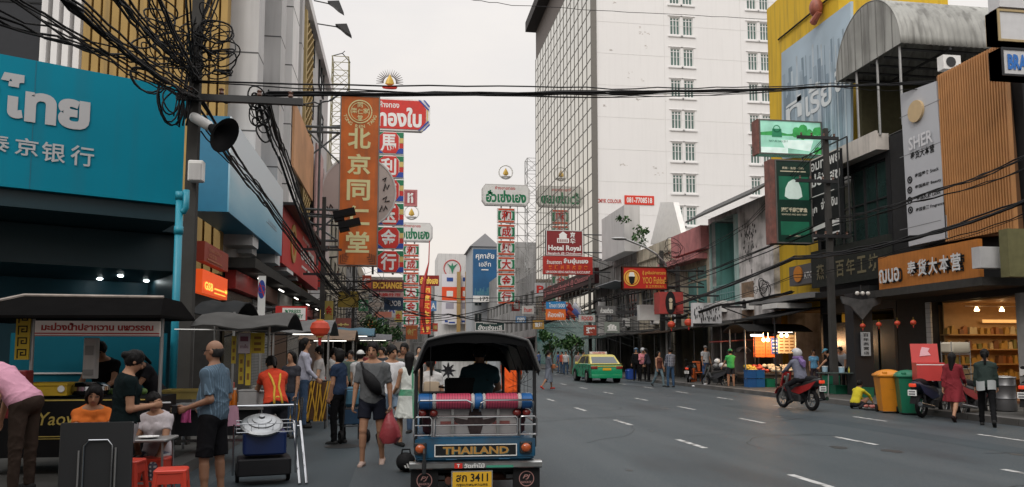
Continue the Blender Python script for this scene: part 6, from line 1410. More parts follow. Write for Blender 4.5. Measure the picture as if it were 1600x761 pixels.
 if 'long' in hair: l2 = l2 - V3(0, 0, .22)
 n2 = np.ceil((h2 - l2) / hh).astype(int) + 1; g = np.stack(np.meshgrid(*[l2[i] + hh * np.arange(n2[i]) for i in range(3)], indexing='ij'), -1).reshape(-1, 3); q = g - hc; f, u, r_ = q @ hf, q @ hup, q @ hr
 rough = .005 * np.sin(g @ V3(120, 30, 20) + 3 * np.sin(g @ V3(8, 9, 30))) * np.sin(g @ V3(60, -110, 14)) + .003 * np.sin(g @ V3(40, 50, 45))
 D = dell(g, hc + hup * .022 - hf * .012, (.087, .104, .110), M); lowc = -.055 if hair == 'short' else -.09
 D = np.maximum(D, np.maximum((f - (.048 + .62 * u)) * .75, lowc - u)) + rough
 if hair == 'bald': D = np.maximum(dell(g, hc + hup * .008 - hf * .012, (.080, .099, .099), M), np.maximum((f + .012 - .5 * np.abs(u + .01)) * .8, np.maximum(u - .030 - .5 * f * (f < 0) * 0, -.065 - u))) + rough * .6
 if 'long' in hair:
  D = smin(D, dcap(g, hc - hf * .045, hc - hf * .085 - up * .30, .088, .055), .03); D = np.maximum(D, -(dell(g, hc + hf * .06 - hup * .03, (.066, .075, .11), M)))
 if hair == 'bun': D = smin(D, np.linalg.norm(g - (hc - hf * .115 + hup * .02), axis=1) - .043, .012)
 if hair == 'tied': D = smin(D, dcap(g, hc - hf * .10, hc - hf * .13 - hup * .20, .036, .022), .02)
 if hair == 'bob': D = smin(D, np.maximum(dell(g, hc - hup * .03 - hf * .02, (.102, .095, .12), M), (f - .03)), .02)
 nm = 'hair'
 if hair == 'cap':
  D = np.maximum(dell(g, hc + hup * .03 - hf * .005, (.092, .108, .105), M), .035 - u); D = np.minimum(D, np.maximum(dell(g, hc + hup * .045 + hf * .10, (.075, .075, .012), M), -1)); nm = 'cap'
 if hair == 'helmet': D = np.maximum(dell(g, hc + hup * .02 - hf * .005, (.130, .150, .145), M), np.maximum(np.minimum(f - .055, .05 - u), -.10 - u)); nm = 'helmet'
 me, _ = net_mesh(nm, D, tuple(n2), l2, hh); part(nm, me, hm, root)
 if hair in ('cap', 'helmet'): 
  D = np.maximum(dell(g, hc + hup * .0 - hf * .02, (.082, .095, .095), M), np.maximum(f - .03, -.075 - u)); me, _ = net_mesh('hair', D, tuple(n2), l2, hh); part('hair', me, HAIRM, root)
 if glasses:
  m = MB()
  for sd in (-1, 1):
   c_ = hc + hr * sd * .034 + hf * .108 + hup * .010; m.tube([c_ + (hr * math.cos(a_) * .024 + hup * math.sin(a_) * .018) for a_ in [i * .524 for i in range(12)]], .0025, 4, closed=True); m.tube([c_ + hr * sd * .024, hc + hr * sd * .082 + hf * .0 + hup * .012], .0025, 4)
  part('spectacles', m, DARK, root)
 W_ = Matrix.Translation(root.location) @ Matrix.Rotation(R(rz), 4, 'Z') @ Matrix.Diagonal((s, s, s, 1))
 root_pts = {k: W_ @ Vector(v) for k, v in {'handL': J[-1][2] + J[-1][3] * .10, 'handR': J[1][2] + J[1][3] * .10, 'chest': chest + fw * .12, 'back': chest - fw * .13, 'hip': pel, 'neck': nb, 'head': hc}.items()}
 return root, root_pts, W_
# ================================================================ the tuk-tuk
def tuktuk(loc, rz):
 t = thing('tuk_tuk', 'blue tuk-tuk seen from behind with THAILAND plate and black canopy', 'tuk-tuk', loc, rz)
 BL = mat('enamel_blue', (.010, .10, .20), .34, var=.3, scale=7, dirt=.4, spec=.6); BK = mat('black_vinyl', (.011, .011, .012), .5, var=.15, scale=9, bump=.15)
 m = MB(); m.rbox((0, .62, .585), (1.24, 1.24, .25), .05); m.rbox((0, .02, .60), (1.26, .06, .19), .02); part('body', m, BL, t, True)
 m = MB(); m.bb(-.62, .62, 1.2, 1.9, .30, .36); m.bb(-.5, .5, 0.05, 1.9, .34, .46); part('chassis', m, BLACK, t)
 m = MB()
 for x in (-.60, .60): m.prism([(1.2, .34), (2.5, .34), (2.75, .55), (2.7, .85), (2.2, .62), (1.24, .62)], 'X', x - .02, x + .02)
 part('side_panel', m, BL, t)
 m = MB(); m.sheet(lambda u, v: ((u - .5) * (1.2 - .35 * v), 2.72 + .22 * (1 - (2 * u - 1) ** 2) * 1 - .0 * v, .36 + .62 * v), 13, 6, .03); part('front_cowl', m, BL, t, True)
 fr = Frame((-.43, -.012, .515), (1, 0, 0), (0, 0, 1), .86, .125)
 m = MB(); fr.slab(m, n0=-.02, n1=.006); pl = part('name_plate', m, DARK, t)
 m = MB(); fr.border(m, .010, .0, .012); part('plate_rim', m, LETW, pl)
 m = MB(); fr.text(m, 'THAILAND', .5, .5, .80, .62, .010, .035); part('lettering', m, mat('gilt_letters', (.50, .26, .06), .45, var=.3, scale=30), pl)
 m = MB(); fr.text(m, 'THAILAND', .508, .45, .80, .62, .008, .05); part('letter_shadow', m, mat('teal_shadow', (.05, .14, .13), .5), pl)
 for (x, w) in ((-.31, .11), (.24, .11)):
  m = MB(); m.tube([(x, -.02, .49), (x, -.045, .49), (x + w, -.045, .49), (x + w, -.02, .49)], .006, 6); part('grab_handle', m, BL, t, True)
 for x in (-.575, .525):
  m = MB(); m.rbox((x, -.012, .60), (.13, .05, .12), .02); h = part('tail_lamp_base', m, DSTEEL, t)
  m = MB(); m.lathe([(.0, -.035), (.03, -.03), (.048, -.015), (.05, 0)], (x, -.036, .60), 16, T=Matrix.Translation((x, -.036, .60)) @ Matrix.Rotation(R(90), 4, 'X') @ Matrix.Rotation(R(180), 4, 'X') @ Matrix.Translation((-x, .036, -.60))) if 0 else m.ell((x, -.036, .60), (.052, .03, .048), 14, 8); part('tail_lamp', m, mat('amber_lens', (.45, .09, .02), .2, var=.1, spec=.8), h, True)
 m = MB(); m.prism([(-.075, .395), (-.095, .41), (-.095, .455), (-.075, .468), (.02, .468), (.02, .455), (-.06, .452), (-.06, .40)], 'X', -.685, .685); bp = part('bumper', m, mat('worn_chrome', (.42, .42, .41), .28, 1., var=.3, scale=7, dirt=.25), t)
 fb = Frame((-.685, -.0955, .402), (1, 0, 0), (0, 0, 1), 1.37, .06)
 m = MB(); fb.slab(m, .335, .395, .06, .94, 0, .001); part('red_sticker', m, SRED, bp); m = MB(); fb.text(m, 'T', .365, .5, .022, .6, .002, .05); part('sticker_letter', m, LETW, bp)
 m = MB(); fb.text(m, 'วัดท่าไม้', .485, .5, .155, .8, .001, .03); part('bumper_lettering', m, LETW, bp)
 m = MB(); fb.slab(m, .575, .78, .1, .5, 0, .001); part('green_sticker', m, mat('sticker_green', (.05, .30, .20), .5), bp)
 m = MB(); m.tube([(-.535, -.05, .60), (-.535, -.10, .56), (-.535, -.11, .38)], .014, 8); m.cyl((-.535, -.115, .36), (-.535, -.115, .5), .022, n=8); part('gear_stem', m, DSTEEL, t)
 fp = Frame((-.245, -.115, .205), (1, 0, 0), (0, 0, 1), .40, .165)
 m = MB(); fp.slab(m, -.03, 1.03, -.08, 1.06, -.03, -.008); lp = part('plate_holder', m, STEEL, t)
 m = MB(); fp.slab(m, 0, 1, 0, 1, -.006, .0); part('licence_plate', m, mat('plate_yellow', (.74, .42, .02), .45, var=.08), lp)
 m = MB(); fp.text(m, 'สก 3411', .5, .66, .82, .5, .003, .02); fp.text(m, 'กรุงเทพมหานคร', .5, .19, .80, .2, .003, .02); part('plate_lettering', m, DARK, lp)
 for (x0, x1) in ((-.64, -.46), (-.425, .435), (.46, .635)):
  m = MB(); r = .010; m.tube([(x0, -.04, .72), (x0, -.04, .90), (x0 + .02, -.04, .925), (x1 - .02, -.04, .925), (x1, -.04, .90), (x1, -.04, .72)], r, 7)
  for z in (.74, .84): m.tube([(x0, -.04, z), (x1, -.04, z)], r * .85, 7)
  part('luggage_rail', m, CHROME, t, True)
 for (x0, x1) in ((-.60, -.04), (.04, .60)):
  s = 1 if x0 < 0 else -1; a, b = (x0, x1) if x0 < 0 else (x1, x0)
  m = MB(); m.tube([(a, .02, .96), (a, -.06, 1.07), (a + .02 * s, -.07, 1.095), (b - .06 * s, -.07, 1.095), (b - .01 * s, -.07, 1.07), (b, .02, .98)], .011, 7); part('seat_hoop', m, CHROME, t, True)
 mb = [mat('bolster_blue', (.02, .13, .38), .45), mat('bolster_white', (.62, .60, .58), .5), mat('bolster_pink', (.64, .085, .16), .5, stripes=[(0, .028, .22, (.30, .03, .06))])]
 m = MB()
 for (a, b, k) in ((-.60, -.455, 0), (-.455, -.415, 1), (-.415, -.05, 2), (-.05, -.012, 1), (-.012, .072, 0), (.072, .105, 1), (.105, .445, 2), (.445, .485, 1), (.485, .60, 0)):
  m.cur = k; m.lathe([(.0, a), (.07, a), (.082, a + .012), (.082, b - .012), (.07, b), (.0, b)], n=20, T=Matrix.Translation((0, .05, 1.08)) @ Matrix.Rotation(R(90), 4, 'Y'))
 part('seat_bolster', m, mb, t, True)
 m = MB(); m.bb(-.46, .46, .10, .12, .70, 1.0); bk = part('back_board', m, mat('board_grey', (.40, .38, .38), .5, var=.25), t)
 m = MB()
 for x in (-.24, .24): m.bb(x - .015, x + .015, .06, .098, .70, 1.0)
 part('board_strut', m, STEEL, bk)
 f2 = Frame((-.46, .098, .70), (1, 0, 0), (0, 0, 1), .92, .30); m = MB(); f2.poly(m, [(.44, .1), (.56, .1), (.60, .5), (.56, .95), (.5, 1.0), (.44, .95), (.40, .5)], 0, .004)
 for sd in (-1, 1): f2.poly(m, [(.5, .55), (.5 + sd * .26, .70), (.5 + sd * .22, .5), (.5 + sd * .12, .42), (.5, .4)], 0, .0042 if sd > 0 else .0046)
 part('winged_picture', m, mat('picture_dark', (.07, .05, .05), .6, var=.6, scale=30), bk)
 m = MB(); f2.slab(m, .1, .3, .44, .56, 0, .002); f2.slab(m, .7, .9, .44, .56, 0, .002); part('picture_words', m, mat('picture_red', (.30, .09, .08), .6, var=.5, scale=40), bk)
 for x in (-.56, -.44, .44, .545):
  m = MB(); m.ell((x, .06, .955), (.045, .03, .04), 12, 6); part('upper_lamp', m, mat('red_lens', (.22, .02, .015), .25, spec=.8), t, True)
 m = MB(); m.rbox((0, .50, .80), (1.1, .62, .16), .06); m.rbox((0, .20, .98), (1.1, .14, .3), .05); part('passenger_seat', m, mat('seat_vinyl', (.05, .02, .025), .5), t, True)
 m = MB(); m.rbox((0, 1.62, .80), (.62, .42, .16), .06); m.rbox((0, 1.42, 1.10), (.56, .10, .36), .05); part('driver_seat', m, BK, t, True)
 m = MB(); m.bb(-.56, .56, 2.35, 2.6, .85, 1.05); part('dashboard', m, BK, t); m = MB(); m.tube([(0, 2.4, 1.0), (0, 2.2, 1.12)], .02, 6); m.tube([(-.33, 2.12, 1.14), (-.1, 2.2, 1.1), (.1, 2.2, 1.1), (.33, 2.12, 1.14)], .014, 6); part('handlebar', m, DSTEEL, t)
 def can(u, v):
  x = (u - .5) * 1.30; y = -.22 + 2.75 * v; e = abs(2 * u - 1)
  top = 1.80 - .06 * v; drop = .13 * e ** 2.0 + .26 * max(0, e - .82) / .18 * 1.0
  return (x, y, top - drop)
 m = MB(); m.sheet(can, 41, 16, .02); cn = part('canopy', m, BK, t, True)
 def lip(u, v):
  x, y, z = can(u, 0); return (x * (1 - .02 * v), y + .02 + .015 * v, z - .004 - .11 * v * (1 - .5 * abs(2 * u - 1)))
 m = MB(); m.sheet(lip, 41, 4, .012); part('canopy_valance', m, BK, cn, True)
 m = MB(); m.tube([can(i / 40, 0) for i in range(41)], .013, 6); part('canopy_piping', m, mat('piping_grey', (.10, .10, .10), .5), cn, True)
 m = MB(); m.prism([(-.62, 1.33), (-.62, 1.40)] + [(x, z - .03) for x, y, z in [can(i / 16, .9) for i in range(1, 16)]] + [(.62, 1.40), (.62, 1.33), (.50, 1.47), (-.50, 1.47)], 'Y', 2.30, 2.33); part('front_header', m, BK, cn)
 for v in (.10, .35, .65, .95):
  m = MB(); m.tube([Vector(can(i / 24, v)) - Vector((0, 0, .035)) for i in range(25)], .014, 6); part('roof_bow', m, DSTEEL, t, True)
 for (x, y) in ((-.625, .03), (.625, .03), (-.625, 1.30), (.625, 1.30), (-.56, 2.45), (.56, 2.45)):
  m = MB(); m.tube([(x, y, .60), (x, y, 1.44 if y < 2 else 1.46)], .02, 8); part('roof_post', m, mat('post_grey', (.05, .052, .055), .4, .5), t, True)
 for x in (-.625, .625):
  m = MB(); m.tube([(x, .06, .98), (x, 1.28, .98)], .012, 6); m.tube([(x, .06, .86), (x, 1.28, .86)], .010, 6); part('side_rail', m, CHROME, t, True)
 m = MB(); m.quad((-.54, 2.47, 1.06), (.54, 2.47, 1.06), (.52, 2.42, 1.50), (-.52, 2.42, 1.50)); part('windscreen', m, mat('clear_screen', (.9, .95, .95), .02, var=0, trans=1., spec=.5), t)
 m = MB(); m.tube([(-.55, 2.47, 1.05), (.55, 2.47, 1.05), (.53, 2.42, 1.5), (-.53, 2.42, 1.5)], .016, 6, closed=True); part('screen_frame', m, DSTEEL, t)
 m = MB(); c = Vector((.50, .22, 1.25))
 for k in range(9): a = R(200 * k / 8 - 100); m.tube([c, c + Vector((.13 * math.cos(a + 1.57), 0, .22 * math.sin(a + 1.57)))], .003, 4)
 for k in range(5): m.tube([(.42 + .04 * k, .22, .99), (.42 + .04 * k, .22, 1.45)], .0025, 4)
 part('side_wire', m, DSTEEL, t)
 m = MB(); f3 = Frame((-.34, 1.30, 1.26), (1, 0, 0), (0, 0, 1), .2, .22)
 for k in range(8): a = R(45 * k); m.tube([f3.p(.5, .5, 0), f3.p(.5 + .45 * math.cos(a), .5 + .45 * math.sin(a), .0)], [.028, .006], 5)
 part('hanging_garland', m, mat('garland_grey', (.42, .40, .42), .7), t)
 for x in (-.53, .53):
  m = MB(); m.torus((x, .42, .235), .165, .07, 24, 8, 'X'); w = part('wheel', m, BLACK, t, True); m = MB(); m.cyl((x - .05, .42, .235), (x + .05, .42, .235), .12, n=18); part('rim', m, STEEL, w)
  m = MB(); m.bb(x - .14, x + .14, -.03, .02, .12, .40); fl = part('mudflap', m, mat('flap_black', (.016, .016, .017), .6), t)
  f4 = Frame((x - .1, -.032, .18), (1, 0, 0), (0, 0, 1), .2, .2); m = MB(); f4.ring(m, .5, .5, .072, .080, .0, .004, 24); f4.text(m, 'PJ', .5, .58, .4, .26, .001, .02, shear=.3); f4.text(m, 'BANGKOK', .5, .32, .55, .12, .001, .01); part('roundel', m, mat('flap_print', (.42, .22, .20), .6), fl)
 m = MB(); m.torus((0, 2.62, .235), .165, .065, 24, 8, 'X'); w = part('wheel', m, BLACK, t, True); m = MB(); m.cyl((-.04, 2.62, .235), (.04, 2.62, .235), .12, n=18); part('rim', m, STEEL, w)
 m = MB(); m.tube([(0, 2.62, .235), (0, 2.55, .6), (0, 2.4, .9)], .03, 8); part('front_fork', m, DSTEEL, t)
 m = MB(); m.cyl((-.45, .42, .24), (.45, .42, .24), .045, n=10); m.ell((.05, .42, .24), (.13, .12, .12), 14, 8); part('rear_axle', m, mat('axle_rust', (.14, .045, .025), .7, var=.4, scale=12), t, True)
 for x in (-.36, .36): m = MB(); m.bb(x - .04, x + .04, .0, .9, .28, .32); part('leaf_spring', m, DSTEEL, t)
 m = MB(); m.cyl((-.28, -.02, .27), (-.28, .5, .27), .04, n=10); part('exhaust', m, mat('axle_rust', (.14, .045, .025), .7, var=.4, scale=12), t)
 m = MB(); m.tube([(-.48, -.24, 1.67), (-.485, -.2, 1.3), (-.48, -.08, .72)], .0035, 4); part('hanging_cord', m, BLACK, t)
 return t
TK = Vector((Xof(744, 8.1), 8.1, .004))
tuktuk(TK, R(-1.5))
# ================================================================ taxi
def taxi(loc, rz):
 t = thing('taxi', 'green and yellow taxi driving away on the right lane', 'taxi', loc, rz)
 GR = mat('taxi_green', (.008, .27, .12), .22, var=.05, spec=.7); YE = mat('taxi_yellow', (.56, .48, .12), .22, var=.05, spec=.7); GL = GLASSD
 W = .88; prof = [(0, .30), (-.02, .62), (.03, .86), (.10, .94), (.85, 1.0), (2.95, .97), (3.9, .86), (4.3, .66), (4.4, .40), (4.35, .26), (0.1, .26)]
 def hull(pr, w0, w1, nm, mt, zc):
  m = MB(); n = len(pr); V = []
  for (x, k) in ((-w0, 1.), (-w0 * .97, 1.0), (w0 * .97, 1.0), (w0, 1.)):
   ins = .03 if abs(x) == w0 else 0
   for y, z in pr: cy, cz = 2.2, zc; V.append((x * (1 - .10 * max(0, z - .7) - (.06 if y > 3.8 or y < .15 else 0)), y + (cy - y) * ins * .6, z + (cz - z) * ins * 2))
  F = [tuple(range(n)), tuple(range(3 * n, 4 * n))[::-1]]
  for j in range(3):
   for i in range(n): F.append((j * n + i, j * n + (i + 1) % n, (j + 1) * n + (i + 1) % n, (j + 1) * n + i))
  m.add(V, [f[::-1] for f in F]); return part(nm, m, mt, t, True)
 hull(prof, W, W, 'body', GR, .6)
 cab = [(.30, .97), (.95, 1.40), (1.4, 1.47), (2.2, 1.46), (2.7, 1.36), (3.45, .94)]
 m = MB(); k = len(cab); V = []
 for x, sc in ((-1, 1), (1, 1)):
  for y, z in cab: V.append((x * (.80 - .30 * (z - .95) * .9), y, z))
 m.add(V, [tuple(range(k))[::-1], tuple(range(k, 2 * k))] + [(i, i + 1, k + i + 1, k + i)[::1] for i in range(k - 1)]); part('cabin', m, YE, t, True)
 def lerp2(a, b, u): return (a[0] + (b[0] - a[0]) * u, a[1] + (b[1] - a[1]) * u)
 m = MB(); y0, z0 = lerp2(cab[0], cab[1], .10); y1, z1 = lerp2(cab[0], cab[1], .86); 
 hw = lambda z: .80 - .27 * (z - .95)
 m.add([(-hw(z0) + .1, y0 - .007, z0 + .006), (hw(z0) - .1, y0 - .007, z0 + .006), (hw(z1) - .08, y1 - .007, z1 + .006), (-hw(z1) + .08, y1 - .007, z1 + .006)], [(0, 1, 2, 3)]); part('rear_window', m, GL, t)
 m = MB(); y0, z0 = lerp2(cab[5], cab[4], .08); y1, z1 = lerp2(cab[5], cab[4], .9); m.add([(-hw(z0) + .08, y0 + .007, z0 + .006), (hw(z0) - .08, y0 + .007, z0 + .006), (hw(z1) - .06, y1 + .007, z1 + .006), (-hw(z1) + .06, y1 + .007, z1 + .006)], [(3, 2, 1, 0)]); part('windscreen', m, GL, t)
 for sd in (-1, 1):
  for (a, b, c, d) in (((.72, 1.0), (1.55, 1.0), (1.55, 1.38), (1.02, 1.36)), ((1.66, 1.0), (2.95, 1.0), (2.55, 1.34), (1.66, 1.38))):
   m = MB(); P = [(sd * (hw(z) + .008), y, z) for y, z in (a, b, c, d)]; m.add(P, [(0, 1, 2, 3) if sd > 0 else (3, 2, 1, 0)]); part('side_window', m, GL, t)
  for y in (1.6, 2.9): m = MB(); m.bb(sd * W * .955, sd * (W * .955 + .012), y - 1.15, y - 1.13, .36, .92); part('door_gap', m, BLACK, t)
  m = MB(); m.bb(sd * .84, sd * .875, 1.25, 1.42, .84, .87); m.bb(sd * .84, sd * .875, 2.35, 2.52, .84, .87); part('door_handle', m, CHROME, t)
  for y in (.85, 3.45):
   m = MB(); m.cyl((sd * .62, y, .315), (sd * .885, y, .315), .31, n=24); w = part('wheel', m, BLACK, t, True); m = MB(); m.lathe([(.0, .0), (.19, .0), (.21, -.02)], n=18, T=Matrix.Translation((sd * .892, y, .315)) @ Matrix.Rotation(R(90 * sd), 4, 'Y')); part('rim', m, STEEL, w, True)
   m = MB(); m.tube([(sd * .868, y + .36 * math.cos(a), .315 + .36 * math.sin(a)) for a in [math.pi * i / 12 for i in range(13)]], .022, 5); part('wheel_arch', m, BLACK, t)
  m = MB(); m.rbox((sd * .66, .02, .80), (.34, .10, .14), .03); part('tail_lamp', m, mat('red_lens', (.22, .02, .015), .25, spec=.8), t, True)
  m = MB(); m.rbox((sd * .92, 2.85, 1.0), (.16, .10, .12), .03); part('wing_mirror', m, YE, t, True)
  m = MB(); m.rbox((sd * .62, 4.26, .68), (.36, .1, .12), .03); part('headlight', m, GLASSG, t, True)
 m = MB(); m.bb(-.84, .84, -.012, .02, .84, .895); m.bb(-.80, .80, .06, .30, .965, .99); part('yellow_boot_band', m, YE, t)
 m = MB(); m.rbox((0, .0, .36), (1.62, .12, .2), .04); part('bumper', m, GR, t, True)
 m = MB(); m.bb(-.22, .22, -.035, -.01, .66, .78); p = part('licence_plate', m, mat('plate_yellow', (.74, .42, .02), .45, var=.08), t)
 m = MB(); m.rbox((0, 1.72, 1.54), (.92, .26, .14), .03); part('roof_sign', m, mat('roof_sign_white', (.7, .62, .62), .5), t, True)
 m = MB(); Frame((-.4, 1.588, 1.50), (1, 0, 0), (0, 0, 1), .8, .1).text(m, 'TAXI-METER', .5, .5, .9, .8, .004, .03); part('roof_sign_lettering', m, RED, t)
 return t
tx = atZ(942, 598); taxi((Xof(948, 38.4), 38.4, .004), R(0))
# ================================================================ motorbikes
def bike(label, loc, rz, body=(.02, .02, .022), accent=(.40, .03, .02), box=None, steer=0., group=None, cat='motorbike'):
 t = thing('motorbike', label, cat, loc, R(rz), group); B = mat('bike_paint_%d' % 0, body, .3, var=.05, spec=.7); Ac = mat('bike_accent', accent, .3, var=.05, spec=.7)
 for y in (0, 1.26):
  m = MB(); m.torus((0, y, .29), .235, .052, 26, 8, 'X'); w = part('wheel', m, BLACK, t, True)
  m = MB(); m.torus((0, y, .29), .18, .012, 22, 5, 'X'); m.cyl((-.06, y, .29), (.06, y, .29), .045, n=10)
  for k in range(6): a = R(60 * k); m.tube([(0, y, .29), (0, y + .18 * math.cos(a), .29 + .18 * math.sin(a))], .010, 4)
  part('rim', m, STEEL, w)
 m = MB(); m.tube([(.0, 1.26, .29), (.0, 1.10, .70), (0, .98, .98)], [.035, .035, .03], 8); m.tube([(.07, 1.26, .29), (.07, 1.1, .7)], .022, 6); m.tube([(-.07, 1.26, .29), (-.07, 1.1, .7)], .022, 6); part('front_fork', m, STEEL, t, True)
 m = MB(); m.tube([(-.34, .84, 1.03), (-.2, .98, 1.05), (.2, .98, 1.05), (.34, .84, 1.03)], .015, 6); hb = part('handlebar', m, BLACK, t)
 for s in (-1, 1):
  m = MB(); m.tube([(s * .26, .93, 1.05), (s * .33, .93, 1.2)], .006, 4); m.ell((s * .36, .93, 1.22), (.06, .012, .04), 10, 6); part('mirror', m, BLACK, hb)
 m = MB(); m.sheet(lambda u, v: ((u - .5) * (.30 - .1 * v) , 1.0 + .16 * (1 - (2 * u - 1) ** 2) + .12 * (1 - v) , .62 + .42 * v), 9, 6, .03); part('front_shield', m, Ac, t, True)
 m = MB(); m.tube([(0, 1.02, .62), (0, .82, .42), (0, .5, .40), (0, .25, .5)], [.10, .11, .12, .1], 10); m.rbox((0, .52, .34), (.28, .34, .22), .05); part('engine', m, DSTEEL, t, True)
 m = MB(); m.tube([(0, .86, .60), (0, .6, .66), (0, .2, .70), (0, -.25, .80), (0, -.42, .84)], [.06, .12, .14, .12, .05], 10); part('tail_body', m, B, t, True)
 for s in (-1, 1):
  m = MB(); m.prism([(.75, .50), (.55, .62), (.1, .70), (-.35, .82), (-.1, .60), (.35, .44)], 'X', s * .125 - .012, s * .125 + .012); part('side_fairing', m, Ac, t)
 m = MB(); m.tube([(0, .70, .80), (0, .3, .82), (0, -.1, .84), (0, -.32, .87)], [.05, .12, .12, .06], 10); part('saddle', m, BLACK, t, True)
 m = MB(); m.rbox((0, -.43, .80), (.16, .06, .08), .02); part('tail_lamp', m, mat('tail_red', (.6, .05, .02), .3, emit=.5), t, True)
 m = MB(); m.bb(-.10, .10, -.47, -.455, .55, .69); lp = part('licence_plate', m, LETW, t); m = MB(); f = Frame((-.1, -.472, .55), (1, 0, 0), (0, 0, 1), .2, .14); f.slab(m, .12, .88, .58, .84, 0, .002); f.slab(m, .12, .88, .14, .42, 0, .002); part('plate_print', m, mat('plate_print', (.18, .18, .19), .6), lp)
 m = MB(); m.sheet(lambda u, v: ((u - .5) * .14, -.46 + .10 * v, .36 + .32 * v), 3, 3, .012); part('rear_mudguard', m, BLACK, t); m = MB(); m.sheet(lambda u, v: ((u - .5) * .13, 1.26 + .31 * math.cos(R(20 + 120 * v)), .29 + .31 * math.sin(R(20 + 120 * v))), 3, 9, .012); part('front_mudguard', m, Ac, t, True)
 m = MB(); m.cyl((.14, .35, .26), (.16, -.42, .36), .04, .055, n=12); part('exhaust', m, CHROME, t, True)
 m = MB(); m.tube([(0, 0, .29), (.0, .35, .36)], .035, 6); m.tube([(.09, .02, .3), (.09, -.05, .68)], .028, 6); m.tube([(-.09, .02, .3), (-.09, -.05, .68)], .028, 6); part('swing_arm', m, DSTEEL, t)
 m = MB(); m.ell((0, 1.14, .86), (.09, .05, .07), 12, 6); part('headlight', m, GLASSG, t, True)
 if box is None or box == 'stand': m = MB(); m.tube([(-.05, .4, .26), (-.22, .42, 0.02)], .012, 5); part('side_stand', m, DSTEEL, t)
 return t
def delivery_box(loc, rz, label):
 t = thing('delivery_box', label, 'delivery box', loc, R(rz)); RB = mat('box_red', (.52, .04, .035), .55, var=.15, scale=3)
 m = MB(); w, d, h = .62, .52, .44
 for a in ((-w / 2, -w / 2 + .03, -d / 2, d / 2), (w / 2 - .03, w / 2, -d / 2, d / 2), (-w / 2 + .03, w / 2 - .03, -d / 2, -d / 2 + .03), (-w / 2 + .03, w / 2 - .03, d / 2 - .03, d / 2)): m.bb(a[0], a[1], a[2], a[3], 0, h)
 m.bb(-w / 2 + .03, w / 2 - .03, -d / 2 + .03, d / 2 - .03, 0, .03); part('case', m, RB, t)
 m = MB(); m.box((0, d / 2 + .06, h + .22), (w, .04, .5), rx=R(-14)); l = part('lid', m, RB, t)
 m = MB(); f = Frame((-w / 2, d / 2 + .0, h), (1, 0, 0), (0, .24, .97), w, .5); f.poly(m, [(.30, .3), (.72, .36), (.62, .55), (.70, .72), (.42, .78), (.36, .60)], .0, .03); part('pink_picture', m, mat('sticker_pink', (.7, .38, .42), .6), l)
 m = MB(); m.bb(-w / 2 - .004, w / 2 + .004, -d / 2 - .004, -d / 2 + .0, h - .06, h - .04); part('pale_rim', m, LETW, t)
 return t
mb0 = atZ(1262, 640); MBL = Vector((Xof(1266, 19.6), 19.6, .004))
bike('red and black motorbike ridden by a man in a violet hood', MBL, 8, (.02, .02, .02), (.34, .02, .02), 'rider')
bike('dark scooter parked beside the pink group at the kerb, white plate', (Xof(1070, 36.5), 36.0, .004), -35, (.015, .015, .016), (.02, .02, .022), group=None)
bike('parked black motorbike loaded with helmets next to the man in green', (Xof(1126, 32.6), 32.2, .004), 18, (.02, .02, .02), (.05, .05, .055))
bike('black scooter parked behind the green bin carrying the open red box', (Xof(1436, 17.2), 17.2, .004), -60, (.015, .02, .04), (.02, .03, .07))
bike('red scooter half hidden behind the woman in red', (Xof(1500, 16.9), 16.9, .004), -66, (.02, .02, .02), (.30, .02, .02))
bike('red and grey scooter cut off at the far right kerb', (Xof(1604, 15.8), 15.8, .004), -58, (.03, .03, .03), (.40, .03, .02))
bike('small dark motorbike ridden by the orange vest ahead of the tuk-tuk', (Xof(797, 15.5), 15.5, .004), 0, (.02, .02, .02), (.1, .02, .02), 'rider')
p = Vector((Xof(1450, 17.35), 17.35, .90)); delivery_box((p.x, p.y + .02, .90), -24, 'red delivery box with its lid raised on a black scooter')
p = Vector((Xof(1126, 32.6), 32.2, 0)); hs = []
for k, (dx, dy, dz, c) in enumerate(((-.02, .25, 1.0, (.5, .5, .5)), (.05, .9, 1.18, (.6, .6, .58)), (-.18, .55, .97, (.12, .12, .12)), (.2, .5, .96, (.4, .4, .42)))):
 m = MB(); m.ell((0, 0, 0), (.14, .17, .13), 14, 8); solo('crash_helmet', m, mat('helmet_shell', c, .3), ['grey helmet on the saddle end of a loaded motorbike', 'pale helmet on the handlebar of a loaded motorbike', 'black helmet on a loaded motorbike saddle', 'silver helmet beside a black one on a loaded motorbike'][k], 'helmet', (p.x + dx, p.y + dy, dz), smooth=True)
